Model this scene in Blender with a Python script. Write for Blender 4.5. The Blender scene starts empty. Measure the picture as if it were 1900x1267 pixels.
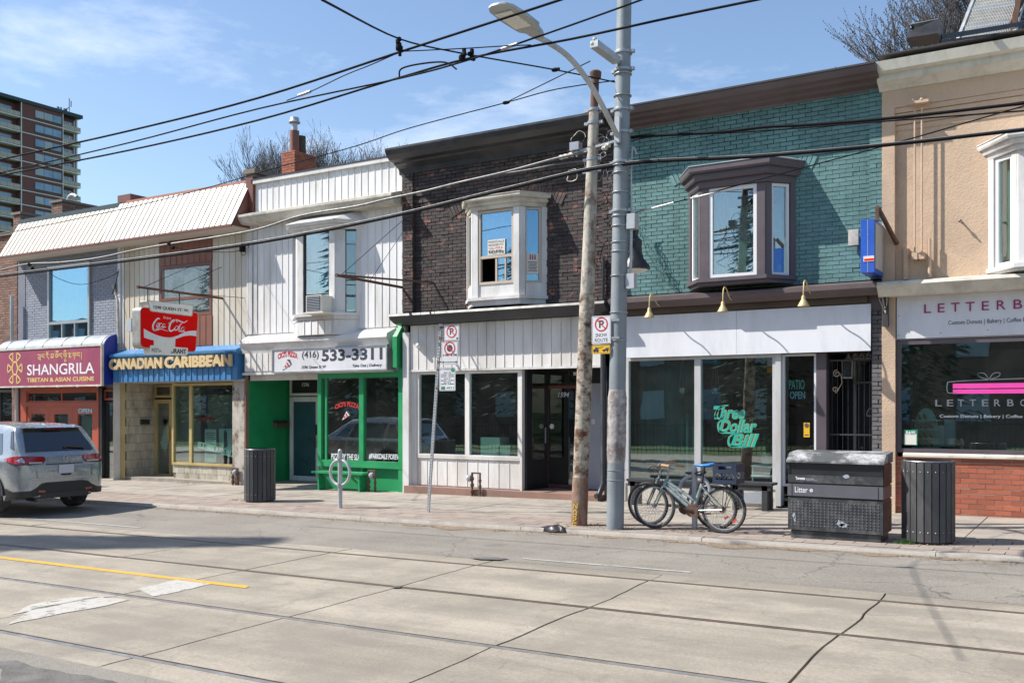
import bpy, math, random
from math import radians as R, sin, cos, pi, sqrt, atan2
from mathutils import Vector as V, Matrix
random.seed(7)
S = bpy.context.scene
C = S.collection
# ------------------------------------------------------------------ camera, sky, sun, exposure
FP, TH, YH, SL, EYE = 1804.0, .5508, 757.0, .0115, 1.68
cam = bpy.data.cameras.new('camera'); camo = bpy.data.objects.new('camera', cam); C.objects.link(camo)
cam.sensor_width = 36; cam.lens = 36*FP/1900; cam.shift_y = (YH-633.5)/1900
cam.clip_start = .05; cam.clip_end = 3000
camo.location = (0, 0, EYE); camo.rotation_euler = (pi/2, 0, TH); S.camera = camo
SUND = V((.84, .47, -1.0)).normalized()
world = bpy.data.worlds.new('World'); S.world = world; world.use_nodes = True
nt = world.node_tree; nt.nodes.clear()
sky = nt.nodes.new('ShaderNodeTexSky'); sky.sky_type = 'NISHITA'; sky.sun_disc = False
sky.sun_elevation = math.asin(-SUND.z); sky.sun_rotation = atan2(-SUND.x, -SUND.y)
sky.air_density = 1.0; sky.dust_density = .7; sky.ozone_density = 2.2
tc = nt.nodes.new('ShaderNodeTexCoord'); mp = nt.nodes.new('ShaderNodeMapping')
mp.inputs['Scale'].default_value = (1.0, 1.0, 3.2); nt.links.new(tc.outputs['Generated'], mp.inputs[0])
cn = nt.nodes.new('ShaderNodeTexNoise'); cn.inputs['Scale'].default_value = 2.6; cn.inputs['Detail'].default_value = 9
cn.inputs['Roughness'].default_value = .62; nt.links.new(mp.outputs[0], cn.inputs[0])
cr = nt.nodes.new('ShaderNodeValToRGB'); cr.color_ramp.elements[0].position = .56; cr.color_ramp.elements[1].position = .82
cr.color_ramp.elements[1].color = (.75, .75, .75, 1); nt.links.new(cn.outputs[0], cr.inputs[0])
mx = nt.nodes.new('ShaderNodeMixRGB'); mx.inputs[2].default_value = (6.6, 7.0, 7.6, 1)
nt.links.new(cr.outputs[0], mx.inputs[0]); nt.links.new(sky.outputs[0], mx.inputs[1])
bg = nt.nodes.new('ShaderNodeBackground'); bg.inputs[1].default_value = .132
wo = nt.nodes.new('ShaderNodeOutputWorld'); nt.links.new(mx.outputs[0], bg.inputs[0]); nt.links.new(bg.outputs[0], wo.inputs[0])
sl = bpy.data.lights.new('sun', 'SUN'); sl.energy = 5.0; sl.angle = R(.53); sl.color = (1, .955, .88)
so = bpy.data.objects.new('sun', sl); C.objects.link(so); so.location = (-30, -20, 40)
so.rotation_euler = SUND.to_track_quat('-Z', 'Y').to_euler()
S.view_settings.view_transform = 'Standard'; S.view_settings.look = 'None'; S.view_settings.gamma = 1
S.view_settings.use_curve_mapping = False; S.view_settings.exposure = .55
S.cycles.transparent_max_bounces = 24; S.cycles.max_bounces = 8
# ------------------------------------------------------------------ helpers: picture measurements to places in the street
CT, ST = cos(TH), sin(TH)
def ray(px, py):
    u = (px-950)/FP; return u*CT-ST, u*ST+CT, (YH-py)/FP
def wx(px, Y=15.7):
    a, b, c = ray(px, 0); return a*Y/b
def wz(px, py, Y=15.7):
    a, b, c = ray(px, py); return EYE+c*Y/b
def W(px, py, Y=15.7): return V((wx(px, Y), Y, wz(px, py, Y)))
def WX(px, py, X):
    a, b, c = ray(px, py); t = X/a; return V((X, b*t, EYE+c*t))
def G(px, py, z=0.):
    a, b, c = ray(px, py); t = (EYE-z)/(SL*a-c); return V((a*t, b*t, EYE+c*t))
def gz(x): return SL*x
def sw(x): return SL*x+.12
# ------------------------------------------------------------------ helpers: meshes
class MB:
    def __init__(s): s.v, s.f, s.m, s.k = [], [], [], 0
    def add(s, vs, fs):
        o = len(s.v); s.v += [tuple(p) for p in vs]
        for f in fs: s.f.append(tuple(i+o for i in f)); s.m.append(s.k)
        return s
    def mat(s, k): s.k = k; return s
    def box(s, x0, x1, y0, y1, z0, z1):
        return s.add([(x0,y0,z0),(x1,y0,z0),(x1,y1,z0),(x0,y1,z0),(x0,y0,z1),(x1,y0,z1),(x1,y1,z1),(x0,y1,z1)],
                     [(0,3,2,1),(4,5,6,7),(0,1,5,4),(1,2,6,5),(2,3,7,6),(3,0,4,7)])
    def obox(s, c, ax, ay, az):
        c, ax, ay, az = V(c), V(ax), V(ay), V(az)
        vs = [c+ax*i+ay*j+az*k for k in (-1,1) for i, j in ((-1,-1),(1,-1),(1,1),(-1,1))]
        return s.add(vs, [(0,3,2,1),(4,5,6,7),(0,1,5,4),(1,2,6,5),(2,3,7,6),(3,0,4,7)])
    def bar(s, a, b, w, h, up=(0,0,1)):
        a, b = V(a), V(b); d = b-a; L = d.length; d.normalize(); up = V(up)
        sx = d.cross(up)
        if sx.length < 1e-4: sx = d.cross(V((1,0,0)))
        sx.normalize(); uz = sx.cross(d)
        return s.obox((a+b)/2, d*L/2, sx*w/2, uz*h/2)
    def prism(s, poly, lo, hi, ax='z'):
        n = len(poly)
        def P(p, t): return (p[0],p[1],t) if ax == 'z' else ((t,p[0],p[1]) if ax == 'x' else (p[0],t,p[1]))
        a = [P(p, lo) for p in poly]; b = [P(p, hi) for p in poly]
        return s.add(a+b, [tuple(range(n))[::-1], tuple(range(n,2*n))]+[(i,(i+1)%n,n+(i+1)%n,n+i) for i in range(n)])
    def loft(s, rings, closed=True, cap=True):
        n = len(rings[0]); o = []; vs = [p for r in rings for p in r]; fs = []
        for k in range(len(rings)-1):
            for i in range(n if closed else n-1):
                j = (i+1) % n; fs.append((k*n+i, k*n+j, (k+1)*n+j, (k+1)*n+i))
        if cap and closed: fs += [tuple(range(n))[::-1], tuple((len(rings)-1)*n+i for i in range(n))]
        return s.add(vs, fs)
    def tube(s, pts, r, n=8, cap=True):
        pts = [V(p) for p in pts]; rs = r if isinstance(r, (list, tuple)) else [r]*len(pts)
        rings = []; prev = None
        for i, p in enumerate(pts):
            d = (pts[min(i+1,len(pts)-1)]-pts[max(i-1,0)]).normalized()
            if prev is None:
                a = d.cross(V((0,0,1)));
                if a.length < .05: a = d.cross(V((1,0,0)))
            else: a = prev-d*prev.dot(d)
            a.normalize(); prev = a; b = d.cross(a)
            rings.append([p+(a*cos(2*pi*k/n)+b*sin(2*pi*k/n))*rs[i] for k in range(n)])
        return s.loft(rings, True, cap)
    def lathe(s, prof, c=(0,0,0), n=16, M=None, cap=True):
        M = M or Matrix.Identity(3); c = V(c)
        return s.loft([[c+M@V((r*cos(2*pi*k/n), r*sin(2*pi*k/n), z)) for k in range(n)] for r, z in prof], True, cap)
    def torus(s, c, Rr, r, M=None, n=32, m=8, a0=0, a1=2*pi):
        M = M or Matrix.Identity(3); c = V(c); full = abs(a1-a0-2*pi) < 1e-6; N = n if full else n+1
        rings = []
        for i in range(N):
            a = a0+(a1-a0)*i/n
            rings.append([c+M@V(((Rr+r*cos(2*pi*k/m))*cos(a), (Rr+r*cos(2*pi*k/m))*sin(a), r*sin(2*pi*k/m))) for k in range(m)])
        if full: rings.append(rings[0])
        return s.loft(rings, True, not full)
    def ball(s, c, r, n=12, sq=(1,1,1)):
        c = V(c); m = n//2
        return s.loft([[c+V((r*sq[0]*sin(pi*i/m)*cos(2*pi*k/n), r*sq[1]*sin(pi*i/m)*sin(2*pi*k/n), r*sq[2]*cos(pi*i/m))) for k in range(n)] for i in range(m+1)], True, False)
    def holes(s, x0, x1, z0, z1, y0, y1, hs):
        xs = sorted({x0, x1} | {min(max(v, x0), x1) for h in hs for v in (h[0], h[1])})
        zs = sorted({z0, z1} | {min(max(v, z0), z1) for h in hs for v in (h[2], h[3])})
        for i in range(len(xs)-1):
            run = None
            for j in range(len(zs)-1):
                cx, cz = (xs[i]+xs[i+1])/2, (zs[j]+zs[j+1])/2
                solid = not any(h[0] < cx < h[1] and h[2] < cz < h[3] for h in hs)
                if solid: run = (run[0] if run else zs[j], zs[j+1])
                if run and (not solid or j == len(zs)-2): s.box(xs[i], xs[i+1], y0, y1, run[0], run[1]); run = None
        return s
    def mesh(s, name, mats, off=V((0,0,0)), smooth=True):
        me = bpy.data.meshes.new(name); me.from_pydata([(a-off.x, b-off.y, c-off.z) for a, b, c in s.v], [], s.f)
        for m in (mats if isinstance(mats, (list, tuple)) else [mats]): me.materials.append(MT[m] if isinstance(m, str) else m)
        if any(s.m): me.polygons.foreach_set('material_index', s.m)
        if smooth:
            me.polygons.foreach_set('use_smooth', [True]*len(me.polygons)); me.set_sharp_from_angle(angle=R(38))
        me.update(); return me
ANC = {}
def anc(o):
    while o is not None and o.name not in ANC: o = o.parent
    return ANC[o.name] if o is not None else V((0,0,0))
def tagit(o, label=None, cat=None, group=None, kind=None):
    if label: o['label'] = label
    if cat: o['category'] = cat
    if group: o['group'] = group
    if kind: o['kind'] = kind
    return o
def thing(name, label, cat, loc=(0,0,0), group=None):
    o = bpy.data.objects.new(name, None); C.objects.link(o); o.location = loc; o.empty_display_size = .2
    ANC[o.name] = V(loc); return tagit(o, label, cat, group)
def part(mb, name, mat, parent, label=None, kind=None, smooth=True):
    o = bpy.data.objects.new(name, mb.mesh(name, mat, anc(parent), smooth)); C.objects.link(o); o.parent = parent
    return tagit(o, label, None, None, kind)
def solo(mb, name, mat, label, cat, loc, group=None):
    loc = V(loc); o = bpy.data.objects.new(name, mb.mesh(name, mat, loc)); C.objects.link(o); o.location = loc; ANC[o.name] = loc
    return tagit(o, label, cat, group)
def struct(mb, name, mat, kind='structure'):
    o = bpy.data.objects.new(name, mb.mesh(name, mat)); C.objects.link(o); return tagit(o, kind=kind)
def inst(me, name, loc, parent):
    o = bpy.data.objects.new(name, me); C.objects.link(o); o.parent = parent; o.location = V(loc)-anc(parent); return o
def kids(o): return [c for c in KID.get(o.name, [])]
def copy_tree(o, parent=None):
    c = o.copy(); C.objects.link(c); c.parent = parent
    for ch in [x for x in bpy.data.objects if x.parent == o]: copy_tree(ch, c)
    return c
def dup(root, loc, rz, label):
    c = copy_tree(root); c.location = loc; c.rotation_euler.z = rz; c['label'] = label; return c
def smooth_path(pts, k=6):
    pts = [V(p) for p in pts]; out = []
    for i in range(len(pts)-1):
        p0, p1, p2, p3 = pts[max(i-1,0)], pts[i], pts[i+1], pts[min(i+2,len(pts)-1)]
        for j in range(k):
            t = j/k; out.append(.5*((2*p1)+(p2-p0)*t+(2*p0-5*p1+4*p2-p3)*t*t+(3*p1-p0-3*p2+p3)*t**3))
    return out+[pts[-1]]
# lettering: every text is queued and turned to meshes in one go at the end
TQ = []
def text(parent, s, x0, x1, zt, zb, Y, mat, d=.004, bold=0., X=None, name='lettering', shear=0, fitw=True, curve=0):
    """upright text facing the street at depth Y (or on the plane X, running away from the street)"""
    cu = bpy.data.curves.new('t', 'FONT'); cu.body = s; cu.size = 1; cu.extrude = .5; cu.offset = bold; cu.shear = shear; cu.resolution_u = 3
    o = bpy.data.objects.new('t', cu); C.objects.link(o); TQ.append((o, parent, x0, x1, zt, zb, Y, mat, d, X, name, fitw, curve))
def flush_text():
    dg = bpy.context.evaluated_depsgraph_get(); dg.update()
    for o, parent, x0, x1, zt, zb, Y, mat, d, X, name, fitw, curve in TQ:
        me = bpy.data.meshes.new_from_object(o.evaluated_get(dg)); vs = [v.co.copy() for v in me.vertices]
        fs = [tuple(p.vertices) for p in me.polygons]; bpy.data.meshes.remove(me); bpy.data.objects.remove(o)
        if not vs: continue
        a0, a1 = min(v.x for v in vs), max(v.x for v in vs); b0, b1 = min(v.y for v in vs), max(v.y for v in vs)
        sz = (zt-zb)/(b1-b0); sx = (x1-x0)/(a1-a0) if fitw else sz
        mb = MB(); out = []
        for v in vs:
            p = x0+(v.x-a0)*sx; q = zb+(v.y-b0)*sz
            if curve: t = (v.x-a0)/(a1-a0)*2-1; q += curve*(1-t*t)
            e = (v.z-.5)*d
            out.append((p, Y-e-d, q) if X is None else (X+e+d, p, q))
        mb.add(out, fs); part(mb, name, mat, parent, smooth=False)
def ribbon(mb, pts, w, y, d=.004, close=False, tap=False):
    """a flat painted stroke in the plane facing the street: pts are (x, z)"""
    P = smooth_path([(a, 0, b) for a, b in pts], 5); n = len(P); L = []; Rr = []
    for i, p in enumerate(P):
        t = (P[min(i+1,n-1)]-P[max(i-1,0)]).normalized(); nn = V((-t.z, 0, t.x))
        ww = w*(1 if not tap else .35+.65*sin(pi*i/(n-1)))
        L.append(p+nn*ww/2); Rr.append(p-nn*ww/2)
    rings = [[(a.x, y, a.z), (b.x, y, b.z), (b.x, y-d, b.z), (a.x, y-d, a.z)] for a, b in zip(L, Rr)]
    mb.loft(rings)
# ------------------------------------------------------------------ materials
MT = {}
def M(name, col, rough=.6, metal=0., var=.12, vs=2.5, bump=0., bs=40., dirt=None, da=.5, ds=1.2, rnd=0., coat=0., spec=.5, streak=1., fine=.0, emit=0., dirt2=None, dth=.46, lane=0., wear=0., crk=.5):
    m = bpy.data.materials.new(name); MT[name] = m; m.use_nodes = True; n = m.node_tree; N = n.nodes; L = n.links
    b = N['Principled BSDF']; b.inputs['Roughness'].default_value = rough; b.inputs['Metallic'].default_value = metal
    b.inputs['Specular IOR Level'].default_value = spec; b.inputs['Coat Weight'].default_value = coat
    g = N.new('ShaderNodeNewGeometry'); pos = g.outputs['Position']
    def noise(sc, det=4, ro=.55, st=None):
        t = N.new('ShaderNodeTexNoise'); t.inputs['Scale'].default_value = sc; t.inputs['Detail'].default_value = det; t.inputs['Roughness'].default_value = ro
        src = pos
        if st and st != 1:
            mpn = N.new('ShaderNodeMapping'); mpn.inputs['Scale'].default_value = (1, 1, 1/st); L.new(pos, mpn.inputs[0]); src = mpn.outputs[0]
        L.new(src, t.inputs['Vector']); return t.outputs[0]
    def rng(x, a, bb, lo, hi):
        r = N.new('ShaderNodeMapRange'); L.new(x, r.inputs[0])
        for i, v in enumerate((a, bb, lo, hi)): r.inputs[i+1].default_value = v
        return r.outputs[0]
    def mixc(f, a, c):
        x = N.new('ShaderNodeMixRGB')
        for i, v in enumerate((f, a, c)):
            if isinstance(v, tuple): x.inputs[i].default_value = v+(1,) if len(v) == 3 else v
            elif isinstance(v, (int, float)): x.inputs[i].default_value = v
            else: L.new(v, x.inputs[i])
        return x.outputs[0]
    def mul(c, f):
        x = N.new('ShaderNodeVectorMath'); x.operation = 'SCALE'; L.new(c, x.inputs[0]); L.new(f, x.inputs['Scale']); return x.outputs[0]
    c = mixc(0., col, col)
    v = rng(noise(vs, 5, .6, streak), .25, .75, 1-var, 1+var); c = mul(c, v)
    if fine: c = mul(c, rng(noise(38, 6, .8), .32, .68, 1-fine, 1+fine))
    if rnd:
        oi = N.new('ShaderNodeObjectInfo'); ad = N.new('ShaderNodeMath'); ad.operation = 'ADD'; L.new(oi.outputs['Random'], ad.inputs[0]); L.new(g.outputs['Random Per Island'], ad.inputs[1])
        fr = N.new('ShaderNodeMath'); fr.operation = 'FRACT'; L.new(ad.outputs[0], fr.inputs[0]); c = mul(c, rng(fr.outputs[0], 0, 1, 1-rnd, 1+rnd)); RN = fr.outputs[0]
    if lane:
        t = N.new('ShaderNodeTexNoise'); t.inputs['Scale'].default_value = 1.6; t.inputs['Detail'].default_value = 7; t.inputs['Roughness'].default_value = .62; mq = N.new('ShaderNodeMapping'); mq.inputs['Scale'].default_value = (.10, 1.3, 1); L.new(pos, mq.inputs[0]); L.new(mq.outputs[0], t.inputs['Vector']); c = mul(c, rng(t.outputs[0], .36, .62, 1-lane, 1+lane*.5))
        t = N.new('ShaderNodeTexVoronoi'); t.feature = 'DISTANCE_TO_EDGE'; t.inputs['Scale'].default_value = .45; wn = N.new('ShaderNodeTexNoise'); wn.inputs['Scale'].default_value = 3; wn.inputs['Detail'].default_value = 5; L.new(pos, wn.inputs['Vector']); av = N.new('ShaderNodeVectorMath'); av.operation = 'MULTIPLY_ADD'; L.new(wn.outputs['Color'], av.inputs[0]); av.inputs[1].default_value = (.5,.5,0); L.new(pos, av.inputs[2]); L.new(av.outputs[0], t.inputs['Vector']); cr_f = rng(t.outputs['Distance'], .0, .005, crk, 1.); c = mul(c, cr_f)
        sp_ = rng(noise(1.9, 3, .5), .66, .74, 1., .72); c = mul(c, sp_)
    if dirt:
        f = rng(noise(ds, 8, .70, streak), dth, dth+.16, 0, da); c = mixc(f, c, dirt)
    if dirt2:
        f = rng(noise(ds*5, 8, .7), .56, .62, 0, .9)
        if rnd: mm = N.new('ShaderNodeMath'); mm.operation = 'MULTIPLY'; L.new(f, mm.inputs[0]); L.new(rng(RN, .3, .8, 0.15, 1), mm.inputs[1]); f = mm.outputs[0]
        c = mixc(f, c, dirt2)
    L.new(c, b.inputs['Base Color'])
    if bump:
        bp = N.new('ShaderNodeBump'); bp.inputs['Strength'].default_value = bump; bp.inputs['Distance'].default_value = .01
        L.new(noise(bs, 5, .6), bp.inputs['Height']); L.new(bp.outputs[0], b.inputs['Normal'])
    L.new(rng(noise(vs*2, 4), .3, .7, max(rough-.08, 0), min(rough+.1, 1)), b.inputs['Roughness'])
    if wear:
        tr = N.new('ShaderNodeBsdfTransparent'); mxs = N.new('ShaderNodeMixShader'); L.new(rng(noise(7, 9, .78), wear, wear+.07, 0, 1), mxs.inputs[0]); L.new(b.outputs[0], mxs.inputs[1]); L.new(tr.outputs[0], mxs.inputs[2]); L.new(mxs.outputs[0], N['Material Output'].inputs[0])
    if emit: b.inputs['Emission Color'].default_value = col+(1,); b.inputs['Emission Strength'].default_value = emit
    return m
def glass(name, tint=(.86,.93,.92), base=.10, dust=0., dcol=(.5,.5,.48), refl=1.):
    m = bpy.data.materials.new(name); MT[name] = m; m.use_nodes = True; n = m.node_tree; N = n.nodes; L = n.links; N.clear()
    out = N.new('ShaderNodeOutputMaterial'); tr = N.new('ShaderNodeBsdfTransparent'); tr.inputs[0].default_value = tint+(1,)
    gl = N.new('ShaderNodeBsdfGlossy'); gl.inputs['Roughness'].default_value = .012; gl.inputs[0].default_value = (refl if isinstance(refl, tuple) else (refl,)*3)+(1,)
    g = N.new('ShaderNodeNewGeometry'); no = N.new('ShaderNodeTexNoise'); no.inputs['Scale'].default_value = 1.6; no.inputs['Detail'].default_value = 1; L.new(g.outputs['Position'], no.inputs['Vector'])
    bp = N.new('ShaderNodeBump'); bp.inputs['Strength'].default_value = .05; bp.inputs['Distance'].default_value = .02; L.new(no.outputs[0], bp.inputs['Height']); L.new(bp.outputs[0], gl.inputs['Normal'])
    lw = N.new('ShaderNodeLayerWeight'); lw.inputs[0].default_value = .5
    pw = N.new('ShaderNodeMath'); pw.operation = 'POWER'; pw.inputs[1].default_value = 3.5; L.new(lw.outputs['Facing'], pw.inputs[0])
    ma = N.new('ShaderNodeMath'); ma.operation = 'MULTIPLY_ADD'; ma.inputs[1].default_value = 1-base; ma.inputs[2].default_value = base; L.new(pw.outputs[0], ma.inputs[0])
    mx = N.new('ShaderNodeMixShader'); L.new(ma.outputs[0], mx.inputs[0]); L.new(tr.outputs[0], mx.inputs[1]); L.new(gl.outputs[0], mx.inputs[2]); o = mx.outputs[0]
    if dust:
        df = N.new('ShaderNodeBsdfDiffuse'); df.inputs[0].default_value = dcol+(1,)
        n2 = N.new('ShaderNodeTexNoise'); n2.inputs['Scale'].default_value = 3; n2.inputs['Detail'].default_value = 8; n2.inputs['Roughness'].default_value = .7; L.new(g.outputs['Position'], n2.inputs['Vector'])
        mr = N.new('ShaderNodeMapRange'); mr.inputs[1].default_value = .3; mr.inputs[2].default_value = .75; mr.inputs[4].default_value = dust; L.new(n2.outputs[0], mr.inputs[0])
        m2 = N.new('ShaderNodeMixShader'); L.new(mr.outputs[0], m2.inputs[0]); L.new(o, m2.inputs[1]); L.new(df.outputs[0], m2.inputs[2]); o = m2.outputs[0]
    L.new(o, out.inputs[0]); return m
M('asphalt', (.225,.204,.174), .92, lane=.12, var=.16, vs=.7, bump=.9, bs=70, dirt=(.29,.265,.23), da=.55, ds=.45, fine=.34)
M('asphalt_dark', (.12,.115,.105), .9, var=.25, vs=6, bump=.8, bs=60, fine=.3, dirt=(.2,.19,.17), da=.5, ds=3)
M('track_concrete', (.325,.285,.228), .88, lane=.20, crk=.80, var=.16, vs=.8, bump=.4, bs=90, dirt=(.215,.19,.155), da=.65, ds=1.3, fine=.22, rnd=.06)
M('joint', (.045,.04,.036), .95)
M('sidewalk', (.335,.295,.25), .88, var=.14, vs=1.6, bump=.35, bs=60, dirt=(.20,.175,.145), da=.6, ds=2.2, fine=.2, rnd=.07)
M('paver', (.30,.242,.205), .88, var=.12, vs=3, bump=.3, bs=90, dirt=(.25,.22,.19), da=.5, ds=1.5, fine=.1, rnd=.16)
M('kerb', (.40,.365,.32), .88, var=.15, vs=2, bump=.4, bs=60, dirt=(.2,.175,.15), da=.6, ds=2, fine=.12)
M('soil', (.21,.16,.11), .95, var=.3, vs=8, bump=.8, bs=50, fine=.3)
M('rail', (.13,.105,.085), .5, .35, var=.2, vs=5, dirt=(.20,.13,.08), da=.6, ds=2)
M('rail_bright', (.40,.385,.375), .32, .6, var=.2, vs=5)
M('yellow_line', (.66,.36,.035), .7, var=.12, vs=5, dirt=(.35,.25,.13), da=.8, ds=5, fine=.15, dth=.52, wear=.60)
M('white_line', (.46,.44,.40), .75, var=.12, vs=6, dirt=(.33,.29,.235), da=1., ds=6, fine=.15, dth=.5, wear=.56)
M('lawn', (.06,.10,.025), .95, var=.3, vs=2, fine=.3, bump=.6)
M('siding_white', (.74,.73,.72), .5, var=.09, vs=1.6, streak=6, dirt=(.38,.34,.28), da=.5, ds=1.3, rnd=.05)
M('siding_beige', (.62,.58,.50), .5, var=.08, vs=1.2, streak=6, dirt=(.40,.30,.17), da=.6, ds=.8, rnd=.04)
M('siding_front', (.72,.70,.67), .55, var=.06, vs=1.5, streak=5, dirt=(.36,.32,.27), da=.45, ds=1.4, rnd=.03)
M('white_paint', (.66,.65,.64), .5, var=.07, vs=2, streak=3, dirt=(.33,.30,.26), da=.45, ds=1.6)
M('grey_white', (.50,.50,.50), .5, var=.08, vs=2, streak=3, dirt=(.3,.27,.22), da=.5, ds=1.6)
M('cream_trim', (.60,.56,.48), .6, var=.1, vs=2, dirt=(.25,.22,.18), da=.6, ds=2.5)
M('mansard_metal', (.46,.44,.41), .42, var=.04, vs=.8, dirt=(.62,.55,.43), da=.35, ds=.6, rnd=.02)
M('mansard_cream', (.46,.425,.36), .42, var=.04, vs=.8, dirt=(.6,.5,.35), da=.35, ds=.6, rnd=.02)
M('soffit', (.60,.53,.45), .6, var=.08, vs=1)
M('brown_metal', (.17,.062,.045), .5, var=.12, vs=2, dirt=(.1,.04,.03), da=.4)
M('brown_panel', (.22,.085,.055), .5, var=.1, vs=2, rnd=.05)
M('teal_brick', (.112,.225,.222), .72, var=.16, vs=1.3, streak=2.5, bump=.5, bs=60, dirt=(.055,.12,.12), da=.6, ds=1.8, rnd=.13, fine=.12)
M('teal_mortar', (.08,.18,.178), .85, var=.15, vs=3)
M('black_brick', (.052,.040,.038), .75, var=.25, vs=3, bump=.4, bs=70, dirt2=(.33,.13,.09), ds=1.15, rnd=.38, fine=.1)
M('black_mortar', (.05,.036,.032), .9, var=.2, vs=3)
M('grey_brick', (.25,.27,.32), .75, var=.08, vs=2, bump=.2, bs=60, rnd=.07)
M('grey_mortar', (.19,.20,.24), .9, var=.1)
M('red_brick', (.36,.105,.055), .75, var=.12, vs=3, bump=.3, bs=70, rnd=.24, fine=.12, dirt=(.2,.07,.05), da=.35, ds=3)
M('pale_mortar', (.42,.36,.30), .9, var=.12, vs=6)
M('old_brick', (.24,.135,.10), .8, var=.18, vs=3, bump=.3, bs=60, rnd=.25, dirt=(.12,.08,.07), da=.5)
M('old_mortar', (.2,.16,.13), .9)
M('charcoal_brick', (.13,.125,.13), .75, var=.15, vs=3, bump=.5, bs=50, rnd=.15)
M('maroon_brick', (.24,.055,.05), .75, var=.15, vs=3, rnd=.1)
M('glazed_block', (.47,.44,.36), .45, var=.14, vs=2, streak=2, dirt=(.20,.165,.11), da=.8, ds=2.2, rnd=.12)
M('block_joint', (.16,.14,.10), .9)
M('stucco', (.57,.415,.295), .92, var=.07, vs=1.2, bump=.9, bs=38, dirt=(.33,.245,.18), da=.4, ds=1.1, fine=.06)
M('cornice_white', (.62,.595,.52), .6, var=.1, vs=1.5, dirt=(.27,.25,.20), da=.45, ds=2.2, streak=2)
M('cornice_brown', (.115,.085,.085), .5, var=.15, vs=1.6, dirt=(.075,.055,.055), da=.5)
M('cornice_black', (.028,.03,.036), .42, var=.2, vs=2, dirt=(.07,.07,.07), da=.35, ds=2)
M('bay_brown', (.10,.08,.09), .45, var=.1, vs=2)
M('tar_roof', (.06,.055,.055), .95, var=.2)
M('dark_wood', (.085,.062,.045), .8, var=.3, vs=3, bump=.4, bs=20)
M('fascia_white', (.68,.69,.73), .45, var=.03, vs=.8, dirt=(.42,.42,.43), da=.35, ds=1.8, streak=4)
M('sign_white', (.66,.665,.70), .45, var=.06, vs=1.5, streak=3, dirt=(.46,.45,.44), da=.35, ds=1.6)
M('brass', (.52,.40,.19), .5, .25, var=.1, vs=6)
M('green_paint', (.018,.28,.10), .45, var=.12, vs=1.5, dirt=(.012,.2,.085), da=.5, ds=2)
M('blue_paint', (.045,.19,.42), .45, var=.08, vs=2, streak=3, dirt=(.08,.19,.33), da=.5, ds=2, rnd=.04)
M('blue_vinyl', (.012,.035,.30), .4, var=.1)
M('awning_vinyl', (.36,.40,.44), .4, var=.12, vs=1.5, streak=.4, dirt=(.25,.27,.28), da=.5, ds=1.6)
M('letter_beige', (.62,.47,.25), .5, var=.08, vs=3, dirt=(.4,.3,.17), da=.3)
M('letter_back', (.42,.30,.14), .6, var=.1)
M('maroon_sign', (.29,.045,.10), .5, var=.12, vs=1.5, streak=4, dirt=(.38,.10,.16), da=.4, ds=1.5)
M('gold', (.72,.52,.17), .5, var=.05)
M('print_white', (.74,.74,.76), .5, var=.03)
M('print_dark', (.045,.05,.06), .5, var=.05)
M('print_red', (.50,.03,.03), .5, var=.05)
M('print_magenta', (.30,.015,.12), .5, var=.05)
M('print_green', (.02,.22,.12), .5, var=.05)
M('print_faint', (.13,.14,.16), .5, var=.05)
M('print_grey', (.35,.38,.42), .5, var=.1)
M('pink', (.75,.06,.36), .45, var=.05)
M('red_door', (.40,.075,.035), .5, var=.1, vs=2, dirt=(.28,.06,.04), da=.4)
M('ledge_red', (.42,.19,.14), .7, var=.1)
M('gold_frame', (.52,.40,.17), .45, .2, var=.1, vs=3, dirt=(.3,.22,.1), da=.4)
M('alu', (.42,.42,.42), .4, .6, var=.08)
M('vinyl_white', (.72,.72,.73), .35, var=.03)
M('window_tan', (.50,.42,.33), .5, var=.08)
M('black_paint', (.018,.018,.022), .4, var=.2, vs=3)
M('dark_grey', (.04,.04,.043), .45, var=.15)
M('cloth_teal', (.075,.135,.135), .9, var=.3, vs=5, streak=8)
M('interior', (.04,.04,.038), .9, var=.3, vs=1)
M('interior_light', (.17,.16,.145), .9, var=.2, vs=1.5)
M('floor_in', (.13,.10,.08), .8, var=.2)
M('cloth_reflected_sky', (.12,.33,.50), .9, var=.15, vs=3)  # blue of the sky mirrored in upper panes, put into the cloth colour
M('cloth_pale', (.42,.40,.37), .9, var=.12, vs=3, streak=4)
M('cloth_grey', (.20,.24,.25), .9, var=.2, vs=3, streak=3)
M('cloth_dark', (.07,.075,.085), .9, var=.25, vs=3)
M('film_teal', (.025,.075,.085), .35, var=.2, vs=3)
M('paper', (.66,.64,.58), .8, var=.06, vs=5)
M('kraft', (.30,.25,.19), .9, var=.08, vs=3)
M('galv', (.46,.48,.50), .42, .35, var=.12, vs=3, streak=2, dirt=(.32,.34,.35), da=.5, ds=2.5)
M('pole_grey', (.235,.265,.285), .55, .1, var=.14, vs=2.2, bump=.15, bs=50, dirt=(.16,.175,.185), da=.5, ds=2)
M('pole_glue', (.36,.34,.33), .8, var=.35, vs=9, bump=.6, bs=30, dirt=(.14,.10,.08), da=.8, ds=6)
M('rusty', (.43,.40,.345), .8, var=.22, vs=6, bump=.5, bs=35, dirt=(.115,.05,.025), da=1., ds=5, streak=1.6, dth=.50)
M('rusty_mid', (.40,.36,.30), .85, var=.3, vs=8, bump=.7, bs=35, dirt=(.10,.045,.022), da=1., ds=7, streak=.8, dth=.44)
M('rust_low', (.20,.10,.06), .85, var=.4, vs=7, bump=.6, bs=35, dirt=(.36,.31,.26), da=.6, ds=5, streak=2)
M('rust', (.12,.065,.042), .85, var=.35, vs=14, bump=.5, bs=50)
M('steel_band', (.36,.37,.38), .4, .6, var=.1)
M('cable', (.010,.010,.012), .8, var=.1, spec=.15)
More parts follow.
